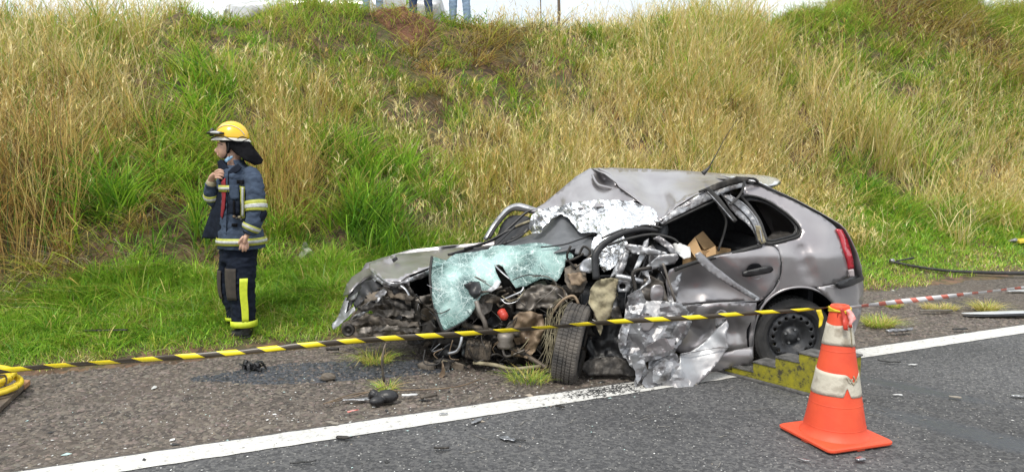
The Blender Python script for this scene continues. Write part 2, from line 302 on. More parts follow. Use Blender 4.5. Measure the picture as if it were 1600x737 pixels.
def mat_blade(name, trans=.32):
    m, nt, bs, out = newmat(name); N = nt.nodes; L = nt.links
    a = N.new('ShaderNodeAttribute'); a.attribute_name = 'tone'
    d = N.new('ShaderNodeBsdfDiffuse'); tl = N.new('ShaderNodeBsdfTranslucent'); g = N.new('ShaderNodeBsdfGlossy'); g.inputs['Roughness'].default_value = .45
    g.inputs[0].default_value = (.6, .6, .6, 1)
    L.new(a.outputs['Color'], d.inputs[0]); L.new(a.outputs['Color'], tl.inputs[0])
    m1 = N.new('ShaderNodeMixShader'); m1.inputs[0].default_value = trans; L.new(d.outputs[0], m1.inputs[1]); L.new(tl.outputs[0], m1.inputs[2])
    m2 = N.new('ShaderNodeMixShader'); m2.inputs[0].default_value = .04; L.new(m1.outputs[0], m2.inputs[1]); L.new(g.outputs[0], m2.inputs[2]); L.new(m2.outputs[0], out.inputs[0])
    return m
M['blade'] = mat_blade('grass_blades')

# ------------------------------------------------------------------ object helpers
def tag(o, label=None, cat=None, group=None, kind=None):
    if label: o['label'] = label
    if cat: o['category'] = cat
    if group: o['group'] = group
    if kind: o['kind'] = kind
    return o
def link(name, me, m=None, parent=None, smoothf=True):
    o = bpy.data.objects.new(name, me); col.objects.link(o)
    if m is not None:
        me.materials.clear(); me.materials.append(m)
    if smoothf:
        me.polygons.foreach_set('use_smooth', [True] * len(me.polygons))
    if parent is not None: o.parent = parent; o.matrix_parent_inverse = parent.matrix_world.inverted()
    return o
def empty(name, loc=(0, 0, 0)):
    o = bpy.data.objects.new(name, None); col.objects.link(o); o.location = loc; o.empty_display_size = .1
    o.matrix_world = Matrix.Translation(Vector(loc))
    return o
def meshobj(name, vs, fs, m, parent=None, smoothf=True, bevel=0, thick=0, sub=0):
    me = bpy.data.meshes.new(name); me.from_pydata([tuple(v) for v in vs], [], fs); me.update()
    o = link(name, me, m, parent, smoothf)
    if thick:
        k = o.modifiers.new('thick', 'SOLIDIFY'); k.thickness = thick; k.offset = 0
    if bevel:
        k = o.modifiers.new('bevel', 'BEVEL'); k.width = bevel; k.segments = 2; k.limit_method = 'ANGLE'
    if sub:
        k = o.modifiers.new('sub', 'SUBSURF'); k.levels = sub; k.render_levels = sub
    return o
def cat(pts, n):
    """Catmull-Rom through points (any dimension)"""
    pts = [np.array(p, float) for p in pts]
    if len(pts) < 3:
        return [pts[0] + (pts[-1] - pts[0]) * i / n for i in range(n + 1)]
    out = []
    for i in range(len(pts) - 1):
        p0 = pts[max(i - 1, 0)]; p1 = pts[i]; p2 = pts[i + 1]; p3 = pts[min(i + 2, len(pts) - 1)]
        for j in range(n):
            t = j / n
            out.append(.5 * ((2 * p1) + (-p0 + p2) * t + (2 * p0 - 5 * p1 + 4 * p2 - p3) * t * t + (-p0 + 3 * p1 - 3 * p2 + p3) * t ** 3))
    out.append(pts[-1]); return out
def tube_geo(pts, rad, seg=8, n=4, flat=1.0, caps=True, wob=0, wseed=0):
    """pts world Vectors; rad number or list; returns verts, faces"""
    rad = rad if isinstance(rad, (list, tuple)) else [rad] * len(pts)
    q = cat([(*p, r) for p, r in zip(pts, rad)], n)
    P = [Vector(v[:3]) for v in q]; RR = [v[3] for v in q]
    vs, fs = [], []; up = Vector((0, 0, 1)); prev = None
    for i, p in enumerate(P):
        t = (P[min(i + 1, len(P) - 1)] - P[max(i - 1, 0)]).normalized()
        if prev is None:
            a = t.cross(up)
            if a.length < .1: a = t.cross(Vector((0, 1, 0)))
        else: a = prev - t * prev.dot(t)
        a.normalize(); b = t.cross(a).normalized(); prev = a
        for k in range(seg):
            th = 2 * math.pi * k / seg; r = RR[i]
            if wob: r *= 1 + wob * noise.noise(Vector((i * .45, math.cos(th) * 1.4 + wseed, math.sin(th) * 1.4)))
            vs.append(p + a * math.cos(th) * r + b * math.sin(th) * r * flat)
    for i in range(len(P) - 1):
        for k in range(seg):
            k2 = (k + 1) % seg; fs.append((i * seg + k, i * seg + k2, (i + 1) * seg + k2, (i + 1) * seg + k))
    if caps:
        fs.append(tuple(range(seg))[::-1]); fs.append(tuple((len(P) - 1) * seg + k for k in range(seg)))
    return vs, fs
def tube(name, pts, rad, m, parent=None, px=True, **k):
    P = [W(*p) for p in pts] if px else [Vector(p) for p in pts]
    vs, fs = tube_geo(P, rad, **k)
    return meshobj(name, vs, fs, m, parent)
def merge(parts):
    vs, fs = [], []
    for v, f in parts:
        o = len(vs); vs += list(v); fs += [tuple(i + o for i in g) for g in f]
    return vs, fs
def box_geo(c, s, rot=None):
    c = Vector(c); h = Vector(s) * .5
    vs = [Vector((x * h.x, y * h.y, z * h.z)) for x in (-1, 1) for y in (-1, 1) for z in (-1, 1)]
    if rot is not None: vs = [rot @ v for v in vs]
    vs = [v + c for v in vs]
    return vs, [(0, 1, 3, 2), (4, 6, 7, 5), (0, 4, 5, 1), (2, 3, 7, 6), (0, 2, 6, 4), (1, 5, 7, 3)]
def box(name, c, s, m, parent=None, rot=None, bevel=.004):
    v, f = box_geo(c, s, rot); return meshobj(name, v, f, m, parent, smoothf=False, bevel=bevel)
def lathe_geo(prof, seg=48, axis='Y', mat4=None):
    """prof list of (r, h) along axis"""
    vs, fs = [], []
    for r, h in prof:
        for k in range(seg):
            t = 2 * math.pi * k / seg; a, b = r * math.cos(t), r * math.sin(t)
            vs.append(Vector((a, h, b)) if axis == 'Y' else Vector((a, b, h)))
    for i in range(len(prof) - 1):
        for k in range(seg):
            k2 = (k + 1) % seg; fs.append((i * seg + k, i * seg + k2, (i + 1) * seg + k2, (i + 1) * seg + k))
    if mat4 is not None: vs = [mat4 @ v for v in vs]
    return vs, fs
def ell_geo(c, r, seg=16, rings=10, rot=None):
    vs, fs = [], []; c = Vector(c)
    for i in range(rings + 1):
        ph = math.pi * i / rings
        for k in range(seg):
            t = 2 * math.pi * k / seg
            v = Vector((r[0] * math.sin(ph) * math.cos(t), r[1] * math.sin(ph) * math.sin(t), r[2] * math.cos(ph)))
            if rot is not None: v = rot @ v
            vs.append(c + v)
    for i in range(rings):
        for k in range(seg):
            k2 = (k + 1) % seg; fs.append((i * seg + k, (i + 1) * seg + k, (i + 1) * seg + k2, i * seg + k2))
    return vs, fs
def inpoly(x, y, P):
    c = False; j = len(P) - 1
    for i in range(len(P)):
        xi, yi = P[i][0], P[i][1]; xj, yj = P[j][0], P[j][1]
        if (yi > y) != (yj > y) and x < (xj - xi) * (y - yi) / (yj - yi + 1e-12) + xi: c = not c
        j = i
    return c
def crum(x, y, seed, sc, oct=3):
    v = 0; a = 1; t = 0
    for o in range(oct):
        v += a * (1 - 2.6 * abs(noise.noise(Vector((x * sc + seed * 3.7, y * sc - seed * 1.9, seed * .77 + o * 5))))); t += a; a *= .5; sc *= 2.1
    return v / t
def refine(P, step, jag, sd, curved=False):
    out = []; r = random.Random(sd); n = len(P)
    for i in range(n):
        a = P[i]; b = P[(i + 1) % n]; d = math.hypot(b[0] - a[0], b[1] - a[1]); k = max(1, int(round(d / step)))
        for j in range(k):
            t = j / k
            if curved:
                p0 = P[i - 1]; p3 = P[(i + 2) % n]
                f = lambda q: .5 * (2 * a[q] + (b[q] - p0[q]) * t + (2 * p0[q] - 5 * a[q] + 4 * b[q] - p3[q]) * t * t + (-p0[q] + 3 * a[q] - 3 * b[q] + p3[q]) * t ** 3)
                x, y = f(0), f(1)
            else: x, y = a[0] + (b[0] - a[0]) * t, a[1] + (b[1] - a[1]) * t
            if jag: x += r.uniform(-jag, jag); y += r.uniform(-jag, jag)
            out.append((x, y))
    return out
def tri_fill(outer, holes, step, sd=1):
    r = random.Random(sd); pts = list(outer); edges = []
    n = len(outer); edges += [(i, (i + 1) % n) for i in range(n)]
    for h in holes:
        o = len(pts); pts += list(h); edges += [(o + i, o + (i + 1) % len(h)) for i in range(len(h))]
    bx = np.array(pts)
    x0, y0 = bx.min(0); x1, y1 = bx.max(0)
    y = y0 + step * .5; row = 0
    while y < y1:
        x = x0 + (step * .5 if row % 2 else 0)
        while x < x1:
            a, b = x + r.uniform(-.15, .15) * step, y + r.uniform(-.15, .15) * step
            if inpoly(a, b, outer) and not any(inpoly(a, b, h) for h in holes):
                if np.min(np.hypot(bx[:, 0] - a, bx[:, 1] - b)) > step * .45: pts.append((a, b))
            x += step
        y += step * .87; row += 1
    vv, ee, ff, *_ = delaunay_2d_cdt([Vector(p) for p in pts], edges, [], 0, 1e-5)
    fs = []
    for f in ff:
        cx = sum(vv[i].x for i in f) / len(f); cy = sum(vv[i].y for i in f) / len(f)
        if inpoly(cx, cy, outer) and not any(inpoly(cx, cy, h) for h in holes): fs.append(tuple(f))
    return [(v.x, v.y) for v in vv], fs
def idw(ctrl, lam=.35):
    """smooth surface (thin plate) through scattered depth points"""
    C = np.array(sorted(set(tuple(float(v) for v in c) for c in ctrl)), float); n = len(C)
    sc = max(np.ptp(C[:, 0]), np.ptp(C[:, 1]), 1e-6); A = C[:, :2] / sc
    U = lambda r2: .5 * r2 * np.log(r2 + 1e-12)
    K = U(((A[:, None] - A[None]) ** 2).sum(-1)) + np.eye(n) * lam * .01
    P = np.concatenate([np.ones((n, 1)), A], 1); Z = np.zeros((n + 3, n + 3)); Z[:n, :n] = K; Z[:n, n:] = P; Z[n:, :n] = P.T
    w = np.linalg.lstsq(Z, np.concatenate([C[:, 2], np.zeros(3)]), rcond=None)[0]
    lo, hi = C[:, 2].min() - .03, C[:, 2].max() + .03
    def f(x, y):
        q = np.array([x, y]) / sc; v = (U(((A - q) ** 2).sum(-1)) * w[:n]).sum() + w[n] + w[n + 1] * q[0] + w[n + 2] * q[1]
        return float(min(hi, max(lo, v)))
    return f
_pc = [0]
def facets(x0, y0, x1, y1, st, amp, sd):
    """random creased surface: flat facets meeting at sharp folds"""
    r = random.Random(sd); pts = [(x0 - 2 * st, y0 - 2 * st), (x1 + 2 * st, y0 - 2 * st), (x1 + 2 * st, y1 + 2 * st), (x0 - 2 * st, y1 + 2 * st)]
    y = y0 - st
    while y < y1 + st:
        x = x0 - st
        while x < x1 + st: pts.append((x + r.uniform(-.48, .48) * st, y + r.uniform(-.48, .48) * st)); x += st
        y += st
    vv, _, ff, *_ = delaunay_2d_cdt([Vector(p) for p in pts], [], [], 0, 1e-5)
    A = np.array([[v.x, v.y] for v in vv]); h = np.array([r.uniform(-amp, amp) for _ in vv]); T = np.array([f[:3] for f in ff])
    a, b, c = A[T[:, 0]], A[T[:, 1]], A[T[:, 2]]; den = (b[:, 1] - c[:, 1]) * (a[:, 0] - c[:, 0]) + (c[:, 0] - b[:, 0]) * (a[:, 1] - c[:, 1])
    den = np.where(np.abs(den) < 1e-9, 1e-9, den)
    def f(x, y):
        u = ((b[:, 1] - c[:, 1]) * (x - c[:, 0]) + (c[:, 0] - b[:, 0]) * (y - c[:, 1])) / den; v = ((c[:, 1] - a[:, 1]) * (x - c[:, 0]) + (a[:, 0] - c[:, 0]) * (y - c[:, 1])) / den
        w = 1 - u - v; i = int(np.argmax(np.minimum(np.minimum(u, v), w)))
        return float(u[i] * h[T[i, 0]] + v[i] * h[T[i, 1]] + w[i] * h[T[i, 2]])
    return f
def panel(name, outline, m, parent, depth=None, ctrl=(), holes=(), step=7, cr=0, crs=.03, jag=0, thick=.0025, smoothf=True, curved=False, dents=(), mp=None, seed=None, pjit=0, oct=3, fc=None):
    """sheet of metal, cloth or glass cut to an outline and bent in depth; dents = (x, y, radius, push)"""
    _pc[0] += 1; sd = seed or _pc[0]
    if depth is None: depth = idw([p for p in outline if len(p) == 3] + list(ctrl))
    elif not callable(depth): dd = depth; depth = lambda x, y: dd
    O = refine(outline, step, jag, sd, curved); H = [refine(h, step, 0, sd, True) for h in holes]
    vv, fs = tri_fill(O, H, step, sd)
    vs = []
    if fc:
        xs_, ys_ = [q[0] for q in vv], [q[1] for q in vv]; FF = [facets(min(xs_), min(ys_), max(xs_), max(ys_), st_, am_, sd * 7 + i_) for i_, (st_, am_) in enumerate(fc)]
    for x, y in vv:
        Y = depth(x, y)
        if fc:
            for q_ in FF: Y += q_(x, y)
        if cr: Y += cr * crum(x, y, sd, crs, oct)
        for (dx, dy, dr, da) in dents:
            q = math.hypot(x - dx, y - dy) / dr
            if q < 1: Y += da * (1 - q * q) ** 2
        X2, Y2 = x, y
        if pjit:
            X2 += pjit * noise.noise(Vector((x * crs * 2, y * crs * 2, sd + 9))); Y2 += pjit * noise.noise(Vector((x * crs * 2, y * crs * 2, sd + 19)))
        vs.append((mp or W)(X2, Y2, Y))
    return meshobj(name, vs, fs, m, parent, smoothf=smoothf, thick=thick)
def remeshed(name, parts, m, parent=None, voxel=.008, smooth_it=2, fold=None):
    vs, fs = merge(parts)
    me = bpy.data.meshes.new('tmp'); me.from_pydata([tuple(v) for v in vs], [], fs); me.update()
    o = bpy.data.objects.new('tmp', me); col.objects.link(o)
    k = o.modifiers.new('r', 'REMESH'); k.mode = 'VOXEL'; k.voxel_size = voxel
    if smooth_it:
        k = o.modifiers.new('s', 'SMOOTH'); k.iterations = smooth_it; k.factor = .5
    dg = bpy.context.evaluated_depsgraph_get(); dg.update()
    me2 = bpy.data.meshes.new_from_object(o.evaluated_get(dg)); me2.name = name
    bpy.data.objects.remove(o); bpy.data.meshes.remove(me)
    if fold:
        amp, sc = fold; n = len(me2.vertices)
        for v in me2.vertices:
            c = v.co; w = noise.noise(Vector((c.x * sc, c.y * sc, c.z * sc * 1.8))) + .6 * noise.noise(Vector((c.x * sc * 2.2, c.y * sc * 2.2, c.z * sc * 3.6 + 7)))
            v.co = c + v.normal * amp * w
    return link(name, me2, m, parent)

# ------------------------------------------------------------------ ground, road, bank
def grid_sheet(name, ss, nn, zf, m, label=None):
    S, Nn = np.meshgrid(ss, nn, indexing='ij'); Z = zf(S, Nn) if callable(zf) else np.full_like(S, zf)
    X, Y = xy(S, Nn)
    vs = np.stack([X, Y, Z], -1).reshape(-1, 3); a, b = S.shape
    i = np.arange(a * b).reshape(a, b)
    q = np.stack([i[:-1, :-1], i[1:, :-1], i[1:, 1:], i[:-1, 1:]], -1).reshape(-1, 4)
    me = bpy.data.meshes.new(name); me.from_pydata(vs.tolist(), [], q.tolist()); me.update()
    o = link(name, me, m); o['kind'] = 'structure'
    return o
def spaced(a, b, c, d, st, big=12):
    return np.concatenate([np.linspace(a, b, big, endpoint=False), np.arange(b, c, st), np.linspace(c, d, big)])
ss = spaced(-300, -9, 22, 900, .16)
grid_sheet('bank', ss, np.concatenate([np.arange(5.9, 14.2, .12)]), lambda s, n: HT(s, n), M['soil'])
grid_sheet('plateau_field', spaced(-300, -9, 22, 900, 2), np.concatenate([np.arange(14.05, 20, 1), np.linspace(20, 60, 6), np.linspace(80, 1500, 8)]), lambda s, n: HT(s, np.minimum(n, 60)) - .01, M['field'])
grid_sheet('road', spaced(-300, -9, 22, 900, 1.5), np.array([-400, -60, -12, -8, -4, 0, 2, 4.20]), 0.0, M['asphalt'])
rs = spaced(-300, -6, 16, 900, .035)
def shz(s, n):
    e = .015 * smooth((n - 4.17) / .1)
    return .002 - e + (vnoise(s, n, 22, 5) - .5) * .012 * smooth((n - 4.25) / .3) + (vnoise(s, n, 2.5, 6) - .5) * .012 * smooth((n - 4.25) / .3)
grid_sheet('road_shoulder', rs, np.arange(4.165, 6.6, .035), shz, M['shoulder'])
# edge line, with ragged edges and the bitten part by the car
def edge_line():
    sS = np.arange(-6, 20, .03); vs, fs = [], []
    for i, s in enumerate(sS):
        a = 3.97 + .008 * noise.noise(Vector((s * 9, 0, 0))); b = 4.175 + .010 * noise.noise(Vector((s * 9, 5, 0)))
        for n in (a, b): x, y = xy(s, n); vs.append((x, y, .0045))
    for i in range(len(sS) - 1): fs.append((2 * i, 2 * i + 2, 2 * i + 3, 2 * i + 1))
    for sa, sb in ((-300, -6), (19.97, 400)):
        o = len(vs)
        for s in (sa, sb):
            for n in (3.97, 4.175): x, y = xy(s, n); vs.append((x, y, .0045))
        fs.append((o, o + 2, o + 3, o + 1))
    o = meshobj('edge_line', vs, fs, M['line']); tag(o, kind='structure')
edge_line()

# coarse stones of the shoulder (uncountable)
def pebble_field():
    N = 36000
    s = rng.uniform(-5.2, 7.5, N) ; n = rng.uniform(4.27, 6.35, N)
    sc = rng.uniform(.005, .0155, N) * (1 + .7 * (rng.random(N) > .97))
    keep = vnoise(s, n, 1.1, 8) + .25 * rng.random(N) > .28
    s, n, sc = s[keep], n[keep], sc[keep]; N = len(s)
    x, y = xy(s, n); z = shz(s, n)
    base = np.array([(1, 0, 0), (0, 1, 0), (-1, 0, 0), (0, -1, 0), (.2, .1, .55), (0, 0, -.5)], float)
    f = np.array([(0, 1, 4), (1, 2, 4), (2, 3, 4), (3, 0, 4)])
    a = rng.uniform(0, 6.28, N); ca, sa = np.cos(a), np.sin(a)
    V = base[None] * (1 + .35 * rng.uniform(-1, 1, (N, 6, 3))) * sc[:, None, None]; V[..., 0] *= 1.5
    VX = V[..., 0] * ca[:, None] - V[..., 1] * sa[:, None] + x[:, None]; VY = V[..., 0] * sa[:, None] + V[..., 1] * ca[:, None] + y[:, None]; VZ = V[..., 2] + z[:, None]
    P = np.stack([VX, VY, VZ], -1).reshape(-1, 3)
    Fc = (f[None] + (np.arange(N) * 6)[:, None, None]).reshape(-1, 3)
    tone = (np.array([.138, .114, .094])[None] * rng.uniform(.45, 1.45, (N, 1)) * (1 + rng.uniform(-.06, .06, (N, 3))))
    o = mesh_np('gravel', P, Fc, np.repeat(tone, 6, 0), M['grit'], False)
    tag(o, kind='stuff')
def mesh_np(name, P, Fc, tone, m, smoothf):
    me = bpy.data.meshes.new(name); nv = len(P); nf = len(Fc); k = Fc.shape[1]
    me.vertices.add(nv); me.vertices.foreach_set('co', P.astype(np.float32).ravel())
    me.loops.add(nf * k); me.loops.foreach_set('vertex_index', Fc.astype(np.int32).ravel())
    me.polygons.add(nf); me.polygons.foreach_set('loop_start', np.arange(0, nf * k, k, dtype=np.int32)); me.polygons.foreach_set('loop_total', np.full(nf, k, np.int32))
    me.update(calc_edges=True)
    if tone is not None:
        at = me.attributes.new('tone', 'FLOAT_COLOR', 'POINT')
        at.data.foreach_set('color', np.concatenate([tone, np.ones((nv, 1))], 1).astype(np.float32).ravel())
    return link(name, me, m, None, smoothf)
def mat_grit():
    m, nt, bs, out = newmat('stone_grit'); a = nt.nodes.new('ShaderNodeAttribute'); a.attribute_name = 'tone'
    nt.links.new(a.outputs['Color'], bs.inputs['Base Color']); bs.inputs['Roughness'].default_value = .7
    return m
M['grit'] = mat_grit()
pebble_field()

# ------------------------------------------------------------------ grass
PAL = {'straw': (.66, .53, .19), 'pale': (.78, .67, .36), 'orange': (.54, .35, .11), 'green': (.15, .33, .035), 'bright': (.33, .56, .05), 'olive': (.42, .47, .075), 'brown': (.20, .125, .055), 'grey': (.46, .40, .28), 'deep': (.05, .12, .02)}
def blades(P, h, w, lean, az, tone, seg=4, droop=None):
    """P (N,3) roots; h,w,lean,az (N,); tone (N,3)"""
    N = len(P); t = np.linspace(0, 1, seg + 1)
    ca, sa = np.cos(az), np.sin(az)
    dr = (rng.uniform(.5, 1.6, N) if droop is None else droop)
    hor = (lean[:, None] * (t[None] + dr[:, None] * t[None] ** 2.4)) * h[:, None]
    ver = (t[None] - .42 * np.clip(lean * dr, 0, 1.2)[:, None] * t[None] ** 2.6) * h[:, None]
    if droop is None and seg >= 4:      # a third of the stems are snapped over
        bk = rng.random(N) < .34; kk = rng.integers(2, seg, N); dh = np.diff(hor, axis=1); dv = np.diff(ver, axis=1)
        past = (np.arange(seg)[None] >= kk[:, None]) & bk[:, None]; sg = np.where(rng.random((N, 1)) < .4, -1, 1)
        dh = np.where(past, sg * (h[:, None] / seg) * rng.uniform(.6, 1.1, (N, 1)), dh); dv = np.where(past, (h[:, None] / seg) * rng.uniform(-.9, .35, (N, 1)), dv)
        hor = np.concatenate([np.zeros((N, 1)), np.cumsum(dh, 1)], 1); ver = np.concatenate([np.zeros((N, 1)), np.cumsum(dv, 1)], 1)
    kx = rng.normal(0, .035, (N, 1)) * h[:, None] * np.sin(t[None] * 5 + rng.uniform(0, 6, (N, 1)))
    cx = P[:, 0, None] + hor * ca[:, None] - kx * sa[:, None]; cy = P[:, 1, None] + hor * sa[:, None] + kx * ca[:, None]; cz = P[:, 2, None] + ver
    fa = az + math.pi / 2 + rng.normal(0, .8, N); fx, fy = np.cos(fa), np.sin(fa)
    ww = w[:, None] * (1 - .15 * t[None]) * np.sqrt(np.clip(1 - t[None] ** 2.2, 0, 1)) * .5
    L = np.stack([cx - ww * fx[:, None], cy - ww * fy[:, None], cz], -1); Rr = np.stack([cx + ww * fx[:, None], cy + ww * fy[:, None], cz], -1)
    V = np.empty((N, 2 * seg + 1, 3)); V[:, 0:2 * seg:2] = L[:, :seg]; V[:, 1:2 * seg:2] = Rr[:, :seg]; V[:, 2 * seg] = np.stack([cx[:, -1], cy[:, -1], cz[:, -1]], -1)
    tri = []
    for k in range(seg - 1): a = 2 * k; tri += [(a, a + 1, a + 3), (a, a + 3, a + 2)]
    tri.append((2 * seg - 2, 2 * seg - 1, 2 * seg)); tri = np.array(tri)
    Fc = (tri[None] + (np.arange(N) * (2 * seg + 1))[:, None, None]).reshape(-1, 3)
    return V.reshape(-1, 3), Fc, np.repeat(tone, 2 * seg + 1, 0)
def tones(names, probs, N, var=.22):
    pal = np.array([PAL[k] for k in names]); i = rng.choice(len(names), N, p=np.array(probs) / sum(probs))
    return pal[i] * rng.uniform(1 - var, 1 + var, (N, 1)) * (1 + rng.uniform(-.05, .05, (N, 3)))
BARE = []    # bare or thatch patches of earth, filled from picture points below
def patch(px, py, r): x, y, z = hit(px, py); return (x, y, r)
for q in ((225, 32, .55), (262, 34, .35), (612, 42, .45), (650, 45, .4), (735, 34, .4), (780, 26, .35), (965, 22, .55), (1160, 95, .35)): BARE.append(patch(*q))
# zone list: picture point, radius in m, mix of tones, height, density factor
ZN = [
 (60, 110, 1.8, 'strawtall'), (150, 150, 1.1, 'strawtall'), (20, 250, 1.2, 'browntall'), (60, 300, .9, 'browntall'), (260, 120, .9, 'mix'),
 (200, 240, .8, 'greenlong'), (290, 190, .7, 'greenlong'), (265, 295, .7, 'thatch'), (110, 420, .9, 'thatch'), (275, 380, .6, 'greythatch'), (170, 350, .5, 'greenlong'), (30, 440, .7, 'thatch'),
 (440, 190, .8, 'strawclump'), (60, 505, .7, 'foot'), (180, 480, .7, 'foot'), (300, 450, .7, 'foot'), (420, 425, .6, 'foot'), (520, 400, .6, 'foot'), (620, 385, .6, 'foot'), (1380, 350, .8, 'foot'), (1500, 345, .8, 'foot'), (20, 470, .5, 'foot'), (240, 445, .5, 'foot'), (60, 200, .8, 'browntall'), (210, 300, .6, 'greenlong'), (350, 330, .7, 'greenlong'), (470, 300, .5, 'strawclump'), (380, 60, 1.0, 'olive'), (480, 60, 1.0, 'olive'), (560, 130, 1.2, 'olive'), (640, 180, .9, 'mix'), (740, 130, 1.0, 'green'), (560, 300, .9, 'greenlong'), (640, 330, .9, 'greenlong'), (720, 250, .9, 'mix'), (780, 300, 1.0, 'strawclump'), (700, 370, .7, 'mix'),
 (820, 190, .9, 'green'), (860, 90, 1.2, 'mix'), (900, 260, 1.2, 'straw'), (960, 200, 1.3, 'straw'), (1060, 220, 1.3, 'straw'), (1090, 120, 1.3, 'strawtall'), (1190, 130, 1.3, 'strawtall'), (1150, 250, 1.4, 'straw'), (1240, 240, 1.4, 'straw'), (1260, 160, 1.2, 'mix'),
 (1370, 250, 1.5, 'strawtall'), (1400, 130, 1.4, 'olive'), (1320, 90, 1.3, 'olive'), (1510, 120, 1.6, 'mix'), (1500, 210, 1.5, 'mix'), (1560, 270, 1.4, 'straw'), (1450, 310, 1.2, 'mix'), (1340, 320, 1.0, 'green'), (1560, 40, 1.8, 'olive'), (1240, 320, 1.2, 'mix'), (1000, 90, 1.2, 'mix'), (700, 90, 1.2, 'olive'), (1200, 40, 1.5, 'olive'), (620, 90, .8, 'thatch'), (770, 70, .9, 'thatch'), (1480, 60, 1.5, 'thatch'), (1110, 150, .5, 'thatch')]
TYPES = {  # tones, probs, height lo..hi, lean
 'strawtall': (('straw', 'pale', 'green', 'olive', 'bright'), (4, 4, 1.3, 2.6, 1.0), .4, .95, .26),
 'straw': (('straw', 'pale', 'olive', 'green', 'orange'), (4, 5, 2.2, 1.2, .8), .28, .62, .28),
 'strawclump': (('straw', 'orange', 'olive', 'green', 'pale'), (4, 2, 3, 1.6, 1.4), .35, .7, .32),
 'browntall': (('orange', 'brown', 'straw', 'green', 'deep'), (3.5, 3.5, 3, 1.5, 1.5), .45, .95, .3),
 'mix': (('straw', 'olive', 'bright', 'green', 'pale', 'brown'), (2.4, 3.4, 2.8, 2.6, 1.6, 1.0), .18, .42, .5),
 'olive': (('olive', 'straw', 'bright', 'green', 'brown'), (4, 2, 2.8, 2.2, 1.2), .14, .34, .6),
 'green': (('bright', 'green', 'olive', 'straw'), (4, 3, 3, 1), .15, .38, .5),
 'greenlong': (('bright', 'green', 'deep', 'straw', 'olive'), (4.5, 3.5, .7, 1, 2.2), .3, .62, .5),
 'thatch': (('straw', 'grey', 'brown', 'orange', 'olive'), (3.5, 2.5, 2, 1.6, 1.6), .2, .5, 1.1),
 'foot': (('bright', 'green', 'olive', 'straw'), (5, 4, 2, 1), .16, .36, .5),
 'greythatch': (('grey', 'pale', 'brown', 'green'), (4, 2, 1.6, .8), .2, .45, 1.2)}
TN = list(TYPES)
zc = []
for (px, py, r, ty) in ZN:
    x, y, z = hit(px, py); s_, n_ = sn(x, y); zc.append((s_, n_, r, TN.index(ty)))
zc = np.array(zc)
